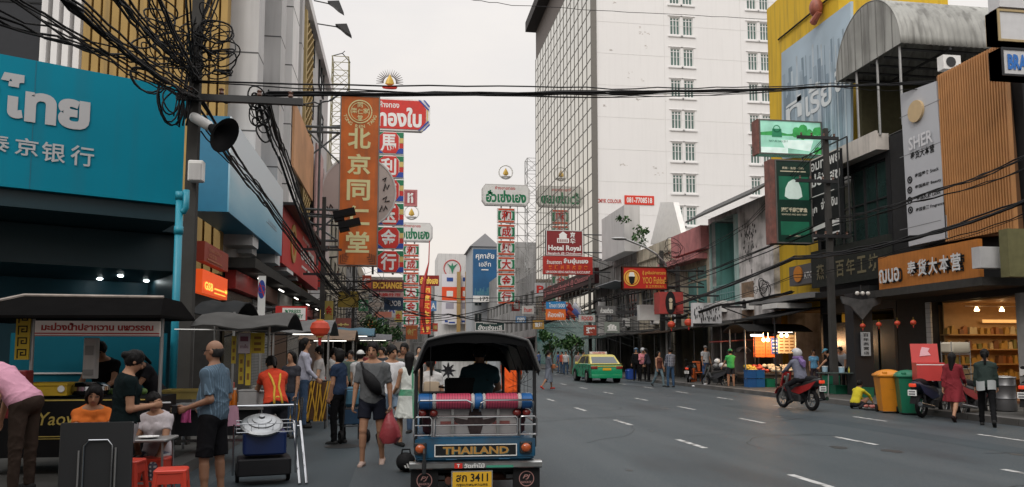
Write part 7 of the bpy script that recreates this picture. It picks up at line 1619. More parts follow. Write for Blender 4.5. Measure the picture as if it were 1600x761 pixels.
# ================================================================ stalls and small things, left side
def G(px, Y, z=.0): return Vector((Xof(px, Y), Y, z))
PVL = .14
def stall_a():
 Y = 10.0; x0, x1 = Xof(-30, Y), Xof(246, Y); zz = lambda py, Y=Y: atY(150, py, Y).z
 t = thing('food_cart', 'black mango food cart with yellow script and a dark hipped awning', 'food cart', ((x0 + x1) / 2, Y, PVL))
 bk = mat('cart_black', (.010, .010, .011), .55, var=.1)
 m = MB(); m.bb(x0, x1, Y, Y + .9, .35, zz(622)); part('counter', m, bk, t, w_=1)
 fr = frontY(60, 235, 622, 690, Y - .004); m = MB(); fr.slab(m, 0, 1, .93, .96, 0, .004); fr.slab(m, 0, 1, .10, .12, 0, .004); fr.slab(m, 0, 1, .05, .065, 0, .004); fr.text(m, 'Yaowarat', .30, .52, .62, .30, .002, .006, shear=.2); part('yellow_lettering', m, mat('script_yellow', (.55, .42, .10), .5), t, w_=1)
 m = MB(); fr.text(m, '"สวนรัก"', .30, .22, .22, .2, .002, .01); part('white_lettering', m, LETW, t, w_=1)
 m = MB()
 for x in (x0 + .15, x1 - .15): m.cyl((x, Y + .2, PVL), (x, Y + .2, .36), .03, n=8); m.cyl((x, Y + .7, PVL), (x, Y + .7, .36), .03, n=8)
 part('cart_leg', m, DSTEEL, t, w_=1)
 zr = zz(497); m = MB(); A0 = [(x0 - .3, Y - .5, zr), (x1 + .16, Y - .5, zr + .02), (x1 + .1, Y + 1.3, zr + .05), (x0 - .3, Y + 1.3, zr)]; B0 = [(x0 + .4, Y + .1, zz(462)), (x1 + .02, Y + .1, zz(463)), (x1 + .02, Y + .9, zz(463)), (x0 + .4, Y + .9, zz(462))]
 m.add([*A0, *B0, *[(a, b, c - .03) for a, b, c in A0]], [(4, 5, 6, 7), (0, 1, 5, 4), (1, 2, 6, 5), (2, 3, 7, 6), (3, 0, 4, 7), (8, 11, 10, 9), (0, 8, 9, 1), (1, 9, 10, 2), (2, 10, 11, 3), (3, 11, 8, 0)]); part('awning', m, mat('black_awning', (.007, .0065, .0065), .8, var=.3, spec=.05), t, w_=1)
 m = MB(); m.tube([B0[0], B0[1]], .025, 6); m.tube([A0[0], B0[0]], .025, 6); part('awning_rim', m, mat('rim_pale', (.35, .30, .26), .6, var=.5, scale=8), t, w_=1)
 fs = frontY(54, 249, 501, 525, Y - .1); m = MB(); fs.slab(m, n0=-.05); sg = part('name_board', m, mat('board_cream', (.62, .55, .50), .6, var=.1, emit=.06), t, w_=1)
 m = MB(); fs.text(m, 'มะม่วงน้ำปลาหวาน นพวรรณ', .5, .62, .90, .52, .004, .045); part('red_lettering', m, paint('board_red', (176, 40, 36)), sg, w_=1)
 m = MB(); fs.slab(m, 0, 1, .14, .22, 0, .004); fs.slab(m, 0, 1, 0, .05, 0, .004); part('red_rule', m, paint('board_red', (176, 40, 36)), sg, w_=1)
 m = MB()
 for px in (50, 252): x = Xof(px, Y); m.cyl((x, Y + .0, .35), (x, Y + .0, zr), .022, n=8)
 part('awning_post', m, STEEL, t, w_=1)
 fg = frontY(22, 44, 486, 562, Y - .06); m = MB(); fg.slab(m, n0=-.03); kp = part('key_panel', m, mat('key_yellow', (.60, .42, .03), .5, var=.1), t, w_=1)
 m = MB()
 for k in range(4):
  b = .03 + .24 * k
  for (a0, a1, c0, c1) in ((.16, .24, 0, .19), (.24, .84, .165, .19), (.76, .84, .05, .165), (.40, .76, .05, .075), (.40, .48, .075, .13), (.48, .62, .105, .13)): fg.slab(m, a0, a1, b + c0, b + c1, 0, .004)
 part('key_pattern', m, DARK, kp, w_=1)
 m = MB(); fb = frontY(10, 256, 520, 645, Y + 1.9); fb.slab(m, n0=-.03); part('teal_back_board', m, mat('back_teal', (.004, .10, .145), .5, var=.3, scale=1.2, spec=.15), t, w_=1)
 m = MB(); fb.slab(m, .1, .55, .48, .50, 0, .02); part('back_rail', m, GREYW, t, w_=1)
 r = random.Random(6); m = MB(); fcs = [mat('mango_green', (.12, .22, .05), .5, var=.3), mat('mango_yellow', (.55, .36, .05), .5, var=.3)]
 for k in range(26): m.cur = k % 2; m.ell((x0 + .35 + (x1 - x0 - .6) * r.random(), Y + .25 + .5 * r.random(), zz(622) + .05), (.06, .045, .045), 10, 6)
 part('mangoes', m, fcs, t, True, w_=1, kind='stuff')
stall_a()
def tray(p, w, d, h, label, c, rz=0, group=None, rim=True):
 t = thing('crate', label, 'crate', p, rz, group); m = MB(); w, d = w / 2, d / 2; e = .015
 for a in ((-w, -w + e, -d, d), (w - e, w, -d, d), (-w + e, w - e, -d, -d + e), (-w + e, w - e, d - e, d)): m.bb(a[0], a[1], a[2], a[3], 0, h)
 m.bb(-w + e, w - e, -d + e, d - e, 0, e); part('tub', m, c, t)
 m = MB()
 for a in ((-w - .01, w + .01, -d - .01, -d), (-w - .01, w + .01, d, d + .01), (-w - .01, -w, -d, d), (w, w + .01, -d, d)): m.bb(a[0], a[1], a[2], a[3], h - .03, h)
 if rim: part('rim', m, c, t)
 return t
YT = mat('tray_yellow', (.58, .38, .02), .5, var=.15, scale=4, dirt=.15)
zc = atY(84, 622, 9.85).z
t = tray(G(84, 10.2, zc + .02), .5, .4, .15, 'yellow plastic tray with a round sticker on the black cart', YT); m = MB(); f = Frame((.15, -.212, .03), (1, 0, 0), (0, 0, 1), .08, .1); f.disc(m, .5, .5, .04, 0, .004, 16); part('sticker', m, LETW, t)
tray(G(290, 11.4, atY(290, 624, 11.2).z), .46, .4, .13, 'dull yellow tray on the counter beside the drain pipe', mat('tray_mustard', (.40, .30, .07), .6, var=.2, dirt=.3))
b = G(143, 10.5, atY(143, 592, 10.5).z); m = MB(); m.rbox((0, 0, .26), (.15, .14, .52), .02); t = thing('ice_machine', 'white upright machine standing on the black cart', 'machine', b); part('case', m, GREYW, t); m = MB(); m.bb(-.05, .05, -.078, -.07, .3, .42); m.bb(-.06, .06, -.085, -.07, .05, .12); part('front_label', m, mat('label_grey', (.3, .3, .3), .5), t)
m = MB(); m.lathe([(.0, 0), (.2, 0), (.24, .05), (.235, .10), (.17, .145), (.0, .15)], n=20); solo('steel_bowl', m, CHROME, 'upturned steel bowl on the black cart', 'bowl', G(142, 10.3, zc + .02), smooth=True)
m = MB(); p = G(30, 9.6, 0); m.rbox((0, 0, 1.25), (.26, .2, .28), .02); m.rbox((0, 0, .98), (.2, .16, .26), .02); m.cyl((0, 0, PVL), (0, 0, .9), .03, n=8); solo('red_stand', m, paint('stand_red', (120, 30, 34)), 'red boxed stand below the yellow key pattern panel', 'stand', p)
ft_ = G(158, 7.65, .004); t = thing('folding_table', 'black folding table stood upright on its edge with silver legs folded', 'table', ft_, R(4))
m = MB(); m.rbox((0, 0, .50), (.62, .03, .90), .02, axis='Z'); part('table_top', m, mat('table_black', (.03, .031, .033), .45, var=.1), t)
m = MB(); m.tube([(-.10, -.03, .06), (-.10, -.03, .74), (-.06, -.03, .79), (.10, -.03, .79), (.14, -.03, .74), (.14, -.03, .06)], .010, 8); l = part('folded_leg', m, CHROME, t, True)
m = MB(); m.tube([(-.14, -.03, .06), (-.14, -.03, .70)], .009, 8); m.tube([(.17, -.03, .06), (.17, -.03, .72)], .009, 8); part('leg_brace', m, STEEL, t)
def stool(p, label, c, rz=0, h=.47, group=None):
 t = thing('plastic_stool', label, 'stool', p, rz, group); m = MB(); m.rbox((0, 0, h - .02), (.30, .30, .04), .05); part('seat', m, c, t, True)
 for sx in (-1, 1):
  for sy in (-1, 1): m = MB(); m.tube([(sx * .115, sy * .115, h - .03), (sx * .16, sy * .16, 0)], [.032, .024], 6); part('leg', m, c, t)
 m = MB()
 for s in (-1, 1): m.bb(-.13, .13, s * .13 - .012, s * .13 + .012, h - .13, h - .035); m.bb(s * .13 - .012, s * .13 + .012, -.118, .118, h - .13, h - .035); m.bb(-.135, .135, s * .138 - .01, s * .138 + .01, h * .32, h * .40)
 part('apron', m, c, t); return t
RP = mat('stool_red', (.62, .055, .03), .38, var=.08)
stool(G(275, 8.0, .004), 'red plastic stool in front of the seated woman in white', RP, R(8))
stool(G(207, 8.7, .004), 'red plastic stool mostly hidden behind the woman in grey shorts', RP, R(-5))
stool(G(150, 9.2, PVL), 'red plastic stool under the woman in orange', RP, 0, .36); stool(G(250, 9.4, .004), 'red plastic stool under the seated woman in white', RP, 0, .40)
t = thing('low_table', 'small steel table between two seated women with a white plate', 'table', G(218, 9.3, .004)); m = MB(); m.rbox((0, 0, .62), (.8, .5, .03), .03); part('table_top', m, STEEL, t)
for sx in (-1, 1): m = MB(); m.tube([(sx * .34, -.2, .61), (sx * .36, -.22, 0)], .014, 6); part('leg', m, STEEL, t); m = MB(); m.tube([(sx * .34, .2, .61), (sx * .36, .22, 0)], .014, 6); part('leg', m, STEEL, t)
m = MB(); m.lathe([(.0, 0), (.05, 0), (.11, .02), (.108, .024), (.0, .012)], n=18); solo('plate', m, LETW, 'white plate on the steel table before the seated woman', 'plate', G(238, 9.2, .64), smooth=True)
def stall_b():
 Y = 11.6; x0, x1 = Xof(262, Y), Xof(425, Y + .6); zt = atY(350, 634, Y).z
 t = thing('drinks_counter', 'steel drinks counter hung with yellow strips and pink bags behind the man in blue', 'counter', ((x0 + x1) / 2, Y, PVL))
 m = MB(); m.bb(x0, x1, Y, Y + .8, zt - .06, zt); part('counter_top', m, STEEL, t, w_=1)
 m = MB(); m.bb(x0 + .05, x1 - .05, Y + .1, Y + .7, .4, zt - .06); part('cabinet', m, mat('cabinet_dark', (.035, .036, .04), .5), t, w_=1)
 m = MB()
 for x in (x0 + .06, x1 - .06):
  for y in (Y + .06, Y + .74): m.cyl((x, y, PVL), (x, y, zt - .06), .025, n=8)
 m.bb(x0, x1, Y + .02, Y + .05, .32, .36); part('frame', m, CHROME, t, w_=1)
 zr = atY(350, 512, Y).z
 m = MB(); m.sheet(lambda u, v: (x0 + .42 + (x1 - x0 - .05) * u, Y - .5 + 1.8 * v, zr + .22 * math.sin(math.pi * v) + .03 * math.sin(9 * u)), 9, 7, .02); part('canopy', m, mat('canopy_grey', (.08, .078, .075), .8, var=.4, scale=3), t, True, w_=1)
 m = MB()
 for x in (x0 + .55, x1 - .02): m.cyl((x, Y + .4, zt), (x, Y + .4, zr + .1), .02, n=8)
 part('canopy_post', m, STEEL, t, w_=1)
 yel = mat('strip_yellow', (.62, .46, .04), .55, var=.15)
 for (a, c, p0, p1, dy) in ((361, 368, 525, 568, .1), (383, 391, 530, 602, .05), (391, 413, 520, 552, .3), (372, 380, 553, 600, .2)):
  f = frontY(a, c, p0, p1, Y + dy); m = MB(); f.slab(m, n0=-.01); q = part('yellow_strip', m, yel, t, w_=1); m = MB()
  for k in range(3): f.slab(m, .25, .75, .12 + .28 * k, .26 + .28 * k, 0, .003)
  part('strip_print', m, mat('strip_brown', (.25, .12, .02), .6), q, w_=1)
 f = frontY(372, 390, 521, 552, Y + .02); m = MB(); f.slab(m, n0=-.01); q = part('menu_card', m, mat('card_lilac', (.55, .48, .52), .5), t, w_=1); m = MB(); f.text(m, 'ชาเย็น', .5, .35, .7, .2, .003, .02); f.slab(m, .15, .85, .6, .85, 0, .003); part('card_print', m, paint('card_ink', (120, 60, 80)), q, w_=1)
 m = MB(); m.tube([(x0, Y + .3, zr - .02), (x1, Y + .3, zr - .03)], .012, 5); part('hanging_rail', m, STEEL, t, w_=1)
 return Y, zt
YB, zB = stall_b()
for k, px in enumerate((361, 369)):
 t = thing('drink_bottle', 'orange drink bottle, ' + ('left of a pair on the steel counter' if k == 0 else 'right of a pair on the steel counter'), 'bottle', G(px, YB + .1, zB)); m = MB(); m.lathe([(.0, 0), (.036, 0), (.036, .15), (.018, .2), (.016, .22), (.0, .22)], n=12); part('bottle_body', m, mat('orange_drink', (.72, .20, .02), .25, spec=.7), t, True); m = MB(); m.cyl((0, 0, .22), (0, 0, .25), .02, n=10); part('bottle_cap', m, LETW, t)
for (px, dy, s, c, lab, nm) in ((344, .35, (.2, .16, .14), (.55, .20, .30), 'pink plastic basket beside the menu card', 'basket'), (392, .1, (.26, .3, .2), (.42, .42, .42), 'square steel box at the counter end', 'steel_box'), (402, .3, (.1, .1, .25), (.6, .58, .56), 'bundle of clear straws and cups on the counter', 'cup_stack'), (412, .15, (.16, .2, .18), (.62, .61, .6), 'white foam box on the counter end', 'foam_box'), (330, .5, (.12, .1, .3), (.03, .16, .10), 'dark green canister behind the man in blue', 'canister')):
 m = MB(); m.rbox((0, 0, s[2] / 2), s, .02); t = thing(nm, lab, nm.replace('_', ' '), G(px, YB + dy, zB)); part('case', m, mat('small_%s' % nm, c, .5, var=.2, scale=9), t, True); m = MB(); m.rbox((0, 0, s[2] + .012), (s[0] * 1.04, s[1] * 1.04, .024), .02); part('lid', m, mat('small_%s' % nm, c, .5, var=.2, scale=9), t, True)
for (px, Y, py, w, h, c, lab) in ((295, 10.9, 634, .10, .22, (.60, .10, .28), 'bright pink bag hanging before the drain pipe'), (362, 11.3, 634, .22, .28, (.58, .32, .42), 'pale pink cloth draped over the steel counter')):
 p = G(px, Y, atY(px, py, Y).z); m = MB(); m.sheet(lambda u, v: ((u - .5) * w * (1 + .3 * v), .02 * math.sin(9 * u + 3 * v), -h * v), 8, 6, .012); solo('hanging_cloth', m, mat('pink_cloth', c, .7, var=.2), lab, 'cloth', p, smooth=True)
cp = G(417, 9.9, .004); t = thing('hand_cart', 'chrome hand cart carrying a blue tub under a domed steel lid', 'cart', cp, R(12))
m = MB(); m.rbox((0, 0, .50), (.50, .40, .28), .04); part('blue_tub', m, mat('tub_blue', (.006, .022, .10), .45, var=.2), t, True)
m = MB(); m.rbox((0, 0, .22), (.62, .46, .2), .03); part('base_box', m, mat('base_black', (.02, .02, .022), .5), t)
m = MB(); m.lathe([(.0, .14), (.03, .14), (.035, .115), (.06, .105), (.11, .098), (.115, .086), (.165, .076), (.17, .062), (.225, .04), (.25, .022), (.25, 0), (.0, .0)], (-.04, -.06, .70), 28, T=Matrix.Translation((-.04, -.06, .70)) @ Matrix.Rotation(R(26), 4, 'X') @ Matrix.Translation((.04, .06, -.70))); part('steel_lid', m, mat('brushed_lid', (.36, .37, .38), .42, 1., var=.3), t)
m = MB()
for z in (.64, .74): m.tube([(-.33, -.24, z), (.33, -.24, z), (.33, .24, z), (-.33, .24, z)], .006, 6, closed=True)
for k in range(9): x = -.33 + .66 * k / 8; m.tube([(x, -.24, .64), (x, -.24, .74)], .004, 4)
m.tube([(-.36, -.26, .74), (-.36, -.22, .14)], .012, 6); m.tube([(.35, -.26, .74), (.36, -.22, .14)], .012, 6); part('basket_rail', m, CHROME, t)
for s in (-1, 1): m = MB(); m.torus((s * .30, .16, .12), .10, .025, 18, 6, 'X'); m.cyl((s * .27, .16, .12), (s * .33, .16, .12), .03, n=8); part('wheel', m, BLACK, t)
m = MB(); m.tube([(.38, .25, 1.02), (.36, .22, .72), (.40, -.32, .02)], .018, 8); m.tube([(.46, .25, 1.02), (.44, .22, .72), (.48, -.32, .02)], .018, 8); m.tube([(.37, .18, .66), (.45, .18, .66)], .012, 6); m.tube([(-.32, .26, .92), (.40, .26, .92)], .014, 6); part('push_frame', m, CHROME, t)
gp = G(484, 16.6, .004); t = thing('folding_barrier', 'yellow and brown slatted folding barrier behind the woman in red', 'barrier', gp, R(-8)); r = random.Random(11)
m = MB()
for k in range(15): x = -.36 + .052 * k; m.box((x, -.02 - .012 * (k % 2), .58), (.024, .010, .84), ry=R(r.uniform(4, 13) * (1 if k % 3 else -1)))
part('yellow_slat', m, mat('slat_yellow', (.62, .34, .03), .5, var=.25, scale=6), t)
m = MB(); m.bb(-.37, .37, .0, .012, .20, .97); part('dark_slat', m, mat('slat_brown', (.10, .04, .012), .6, var=.4, scale=9), t)
m = MB()
for x in (-.34, .34): m.tube([(x, .02, .2), (x, .02, 0)], .015, 6)
m.tube([(-.38, .02, .99), (.38, .02, .99)], .02, 6); m.tube([(-.38, .02, .19), (.38, .02, .19)], .02, 6); part('barrier_frame', m, DSTEEL, t)
tp_ = G(554, 14.0, .004); t = thing('hand_trolley', 'two wheeled black trolley with a blue tub behind the woman in navy', 'trolley', tp_, R(20))
m = MB()
for s in (-1, 1): m.tube([(s * .2, -.18, .95), (s * .2, -.05, .15)], .014, 6); m.tube([(s * .2, -.05, .3), (s * .2, .34, .3)], .012, 6); m.tube([(s * .2, .34, .3), (s * .2, .34, .02)], .012, 6)
for z in (.3, .6, .95): m.tube([(-.2, -.05 - .16 * (z - .15), z), (.2, -.05 - .16 * (z - .15), z)], .010, 6)
part('trolley_frame', m, DSTEEL, t)
for s in (-1, 1): m = MB(); m.torus((s * .24, -.06, .12), .09, .028, 16, 6, 'X'); m.cyl((s * .22, -.06, .12), (s * .26, -.06, .12), .04, n=8); part('wheel', m, BLACK, t)
m = MB(); m.rbox((0, .16, .46), (.36, .34, .28), .03); part('tub', m, mat('tub_slate_blue', (.02, .06, .12), .5, var=.2), t, True)
m = MB(); m.rbox((0, .16, .80), (.40, .40, .34), .10); solo('padded_bundle', m, mat('bundle_blue', (.05, .15, .22), .7, var=.2, bump=.3), 'round blue bundle on top of the trolley tub', 'bundle', tp_ + Vector((0, 0, .0)), R(20), smooth=True)
bp_ = G(636, 10.6, .004); t = thing('sports_bag', 'black sports bag with three white bars beside the tuk-tuk', 'bag', bp_, R(6)); m = MB(); m.ell((0, 0, .125), (.13, .20, .125), 18, 10); part('bag_body', m, mat('bag_black', (.012, .012, .013), .7, bump=.3), t, True)
m = MB()
for k in range(3): m.add([(-.03 + .033 * k, -.196 - .006 + .004 * (2 - k) * 0, .07), (-.008 + .033 * k, -.202, .07), (-.024 + .033 * k, -.203, .105 + .02 * k), (-.046 + .033 * k, -.199, .105 + .02 * k)], [(0, 1, 2, 3)])
part('three_bars', m, LETW, t)
m = MB(); m.tube([(-.06, -.02, .22), (-.05, -.02, .29), (.05, -.02, .29), (.06, -.02, .22)], .012, 6); part('bag_handle', m, BLACK, t, True)
for (a, c, py, Y, cc, lab) in ((430, 520, 520, 17.5, (.12, .12, .12), 'grey stall canopy above the slatted barrier'), (470, 556, 531, 22.5, (.16, .10, .06), 'brown stall canopy further down the left pavement'), (520, 585, 524, 30, (.05, .14, .20), 'blue stall canopy deep in the left crowd'), (552, 612, 531, 40, (.16, .16, .17), 'pale stall canopy farthest along the left pavement'), (310, 380, 494, 14.2, (.018, .02, .022), 'black stall canopy behind the concrete pole')):
 x0, x1 = Xof(a, Y), Xof(c, Y); z = atY(a, py, Y).z; t = thing('stall_canopy', lab, 'canopy', ((x0 + x1) / 2, Y, PVL))
 m = MB(); m.sheet(lambda u, v: (x0 + (x1 - x0) * u, Y - .7 + 2.4 * v, z + .3 * math.sin(math.pi * v) + .02 * math.sin(12 * u)), 9, 7, .02); part('canvas', m, mat('stall_canvas', cc, .75, var=.35, scale=3, dirt=.2), t, True, w_=1)
 for x in (x0 + .05, x1 - .05): m = MB(); m.cyl((x, Y - .6, .0), (x, Y - .6, z + .05), .022, n=6); part('pole', m, STEEL, t, w_=1)
 m = MB(); m.bb(x0 + .15, x1 - .2, Y + .2, Y + .8, .5, .9); part('counter', m, mat('stall_counter', (.10, .07, .05), .6, var=.5, scale=4), t, w_=1)
 r = random.Random(int(a)); m = MB(); mm = [mat('goods_red', (.4, .06, .03), .6), mat('goods_green', (.08, .2, .05), .6), mat('goods_yellow', (.5, .35, .06), .6), mat('goods_white', (.5, .5, .48), .6)]
 for k in range(14): m.cur = r.randrange(4); s = r.uniform(.06, .13); m.rbox((x0 + .2 + (x1 - x0 - .45) * r.random(), Y + .3 + .4 * r.random(), .9 + s * .6), (s, s, s * 1.2), .02)
 part('goods', m, mm, t, w_=1, kind='stuff')
 m = MB(); m.cyl((x0 + .3, Y + .5, z - .02), (x1 - .3, Y + .5, z - .02), .011, n=6); part('tube_lamp', m, TUBE, t, w_=1)
# ================================================================ right side things
def wheelie(p, rz, label, c, lidm, bulge=False):
 t = thing('wheelie_bin', label, 'bin', p, rz); m = MB(); m.add([(-.22, -.24, .05), (.22, -.24, .05), (.22, .24, .05), (-.22, .24, .05), (-.29, -.33, .96), (.29, -.33, .96), (.29, .33, .96), (-.29, .33, .96)], [(0, 3, 2, 1), (4, 5, 6, 7), (0, 1, 5, 4), (1, 2, 6, 5), (2, 3, 7, 6), (3, 0, 4, 7)]); part('tub', m, c, t)
 m = MB(); m.rbox((0, 0, .98), (.66, .74, .07), .05); part('rim', m, c, t, True)
 m = MB(); m.sheet(lambda u, v: ((u - .5) * .62, (v - .5) * .70, 1.02 + .12 * math.sin(math.pi * u) ** .5 * math.sin(math.pi * v) ** .5), 9, 9, .02); l = part('lid', m, lidm, t, True)
 for s in (-.16, .16): m = MB(); m.rbox((s, -.30, 1.05), (.12, .1, .08), .03); part('lid_grip', m, lidm, l, True)
 m = MB(); m.bb(-.10, .10, -.29, -.275, .52, .76); m.v = [(x, y + (.76 - z) * .06 - .003, z) for x, y, z in m.v]; lb = part('sticker', m, mat('bin_sticker', (.55, .45, .35), .5), t); m = MB(); m.bb(-.07, .07, -.299, -.291, .56, .58); m.bb(-.05, .05, -.302, -.295, .62, .72); m.v = [(x, y + (.76 - z) * .06 - .003, z) for x, y, z in m.v]; part('sticker_print', m, mat('print_brown', (.25, .12, .04), .6), lb)
 for s in (-1, 1): m = MB(); m.cyl((s * .2, .3, .1), (s * .26, .3, .1), .1, n=14); part('wheel', m, BLACK, t)
OB = mat('bin_orange', (.62, .22, .01), .45, var=.12, dirt=.1); GB = mat('bin_green', (.01, .16, .085), .45, var=.12, dirt=.1)
wheelie(G(1386, 18.8, .004), R(-20), 'orange wheelie bin with a pale sticker at the kerb', OB, OB)
wheelie(G(1417, 18.2, .004), R(-24), 'green wheelie bin beside the orange one', GB, GB)
t = thing('steel_drum', 'ribbed grey metal waste drum near the lit shop', 'bin', G(1566, 17.2, PVL)); m = MB(); m.lathe([(.0, .02), (.25, .02), (.26, .05), (.25, .3), (.265, .32), (.25, .34), (.25, .62), (.265, .64), (.25, .66), (.25, .82), (.0, .82)], n=24); part('drum', m, mat('drum_grey', (.16, .16, .165), .4, .6, var=.2), t, True); m = MB(); m.torus((0, 0, .83), .25, .02, 24, 6, 'Z'); m.ell((0, 0, .82), (.24, .24, .06), 18, 6); part('lid', m, STEEL, t, True)
def vendor():
 Y = 31.; x0, x1 = Xof(1166, Y), Xof(1246, Y)
 t = thing('fruit_stall', 'lit food stall with orange posters and piles of white fruit under bare bulbs', 'stall', ((x0 + x1) / 2, Y, PVL)); zt = atY(1200, 583, Y).z
 m = MB(); m.bb(x0, x1, Y, Y + 1.1, zt - .08, zt); m.bb(x0 + .05, x1 - .05, Y + .08, Y + 1.0, .5, zt - .08); part('counter', m, mat('stall_board', (.12, .09, .07), .6, var=.3), t, w_=1)
 zr = atY(1170, 518, Y).z; m = MB(); m.sheet(lambda u, v: (x0 - .2 + (x1 - x0 + .6) * u, Y - .6 + 2.6 * v, zr + .35 * math.sin(math.pi * v)), 5, 7, .03); part('roof', m, mat('stall_roof_black', (.02, .02, .02), .7), t, True, w_=1)
 m = MB()
 for x in (x0, x1): m.cyl((x, Y + .1, PVL), (x, Y + .1, zr + .08), .03, n=6); m.cyl((x, Y + 1.6, PVL), (x, Y + 1.6, zr + .2), .03, n=6)
 part('roof_post', m, STEEL, t, w_=1)
 for (a, c, p0, p1, mt, dy) in ((1178, 1196, 526, 558, mat('poster_orange', (.80, .13, .02), .5, var=.25, emit=.35), .9), (1197, 1213, 526, 558, mat('poster_orange', (.80, .13, .02), .5, var=.25, emit=.35), .9), (1215, 1244, 523, 552, mat('poster_cream', (.62, .50, .32), .5, var=.2, emit=.12), .8)):
  f = frontY(a, c, p0, p1, Y + dy); m = MB(); f.slab(m, n0=-.04); q = part('poster', m, mt, t, w_=1); m = MB()
  for k in range(5):
   for j in range(3): f.slab(m, .12 + .28 * j, .32 + .28 * j, .10 + .17 * k, .17 + .17 * k, 0, .01)
  part('poster_print', m, mat('print_ochre', (.45, .10, .02), .5) if a < 1210 else mat('print_brown', (.25, .12, .04), .6), q, w_=1)
 f = frontY(1206, 1216, 528, 553, Y + .2); m = MB(); f.slab(m, n0=-.02); q = part('hanging_flag', m, mat('flag_blue', (.03, .10, .42), .6), t, w_=1); m = MB()
 for k in range(4): f.slab(m, .15, .85, .12 + .22 * k, .2 + .22 * k, 0, .006)
 part('flag_print', m, LETW, q, w_=1)
 for (px, py) in ((1193, 531), (1200, 531), (1221, 524), (1229, 524)): m = MB(); p = atY(px, py, Y + .3); m.ell(p, (.07, .07, .09), 10, 6); m.tube([p, p + Vector((0, 0, .3))], .008, 4); part('bulb', m, WARM, t, w_=1)
 for (a, c, py) in ((1173, 1192, 524), (1216, 1238, 518)): m = MB(); p = atY(a, py, Y - .3); q = atY(c, py, Y - .3); m.cyl(p, q, .045, n=8); part('tube_lamp', m, TUBE, t, w_=1)
 r = random.Random(3); m = MB(); mm = [mat('fruit_white', (.50, .48, .40), .6, var=.2), mat('fruit_red', (.42, .05, .03), .5), mat('fruit_yellow', (.50, .34, .04), .5)]
 for k in range(60):
  u = r.random(); m.cur = 0 if u > .42 else (1 if u > .2 else 2); row = r.randrange(3); m.ell((x0 + .15 + (x1 - x0 - .3) * u, Y + .15 + .25 * row, zt + .09 + .09 * row + .03 * r.random()), (.10, .10, .085), 9, 6)
 part('fruit_pile', m, mm, t, True, w_=1, kind='stuff')
 for e, px in ((70, 1196), (45, 1226)): L = bpy.data.lights.new('stall_bulb', 'POINT'); L.energy = e; L.color = (1, .6, .3); L.shadow_soft_size = .12; lo = bpy.data.objects.new('stall_bulb', L); COL.objects.link(lo); lo.location = atY(px, 536, Y + .1)
 return Y, zt
YV, zV = vendor()
for k, (px, c, n) in enumerate(((1171, (.02, .10, .28), 2), (1184, (.02, .12, .30), 2), (1200, (.01, .17, .08), 1))):
 for j in range(n): tray(G(px, YV - .5, PVL + .37 * j), .36, .4, .34, ['blue crate stack under the fruit, left, ', 'blue crate stack under the fruit, right, ', 'green crate under the white fruit, '][k] + ('upper' if j else 'lowest'), mat('crate_plastic', c, .5, var=.15))
for k, (px, Y, dz) in enumerate(((1297, 25.6, 0), (1308, 25.2, 0), (1297, 25.6, .32), (1348, 23.4, 0))): tray(G(px, Y, PVL + dz), .44, .38, .30, ['green crate below the table of the leaning man, left', 'green crate below the table of the leaning man, right', 'green crate stacked on another under the leaning man', 'dark green crate behind the crouching child'][k], mat('crate_green', (.008, .13, .07), .5, var=.15))
t = thing('street_table', 'long dark table with yellow bottles behind the crouching child', 'table', G(1322, 24.6, PVL)); m = MB(); m.rbox((0, 0, .74), (1.9, .7, .04), .03); part('table_top', m, mat('table_green_grey', (.06, .08, .075), .5), t)
for sx in (-1, 1):
 for sy in (-1, 1): m = MB(); m.tube([(sx * .85, sy * .28, .73), (sx * .90, sy * .3, 0)], .02, 6); part('leg', m, STEEL, t)
for k in range(5):
 q = G(1326 + 5 * k, 24.5, .90); m = MB(); m.lathe([(.0, 0), (.04, 0), (.042, .11), (.02, .15), (.018, .2), (.0, .21)], n=10); solo('sauce_bottle', m, mat('sauce_yellow', (.50, .44, .04), .35), 'yellow capped sauce bottle on the long dark table', 'bottle', q, group='sauce bottles on the long table', smooth=True)
for (px, Y, lab) in ((1314, 24.4, 'white and blue tub standing left of the yellow bottles'), (1288, 25.5, 'white and blue tub near the leaning man')):
 m = MB(); m.lathe([(.0, 0), (.09, 0), (.10, .18), (.0, .18)], n=16); t = thing('tub', lab, 'tub', G(px, Y, .90)); part('tub_body', m, mat('tub_pale_blue', (.30, .45, .55), .5), t, True); m = MB(); m.cyl((0, 0, .18), (0, 0, .2), .105, n=16); part('lid', m, LETW, t)
m = MB(); m.lathe([(.0, 0), (.24, 0), (.30, .06), (.29, .065), (.0, .02)], n=20); solo('steel_tray', m, STEEL, 'steel tray of scraps on the road before the crouching child', 'tray', G(1362, 19.7, .004), smooth=True)
m = MB(); r = random.Random(1)
for k in range(9): m.ell((r.uniform(-.2, .2), r.uniform(-.2, .2), .10), (.07, .05, .045), 8, 5)
solo('meat_scraps', m, mat('scrap_pink', (.40, .13, .11), .5, var=.3), 'pinkish scraps heaped in the steel tray', 'scraps', G(1362, 19.7, .0), smooth=True, kind='stuff')
p = G(1093, 33.4, .004); m = MB(); m.ell((0, 0, .06), (.42, .16, .06), 14, 6); m.ell((.3, .05, .09), (.16, .12, .09), 10, 5); solo('white_bag', m, mat('bag_white', (.62, .62, .64), .6, bump=.5), 'crumpled white plastic bag on the road by the kerb', 'plastic bag', p, smooth=True)
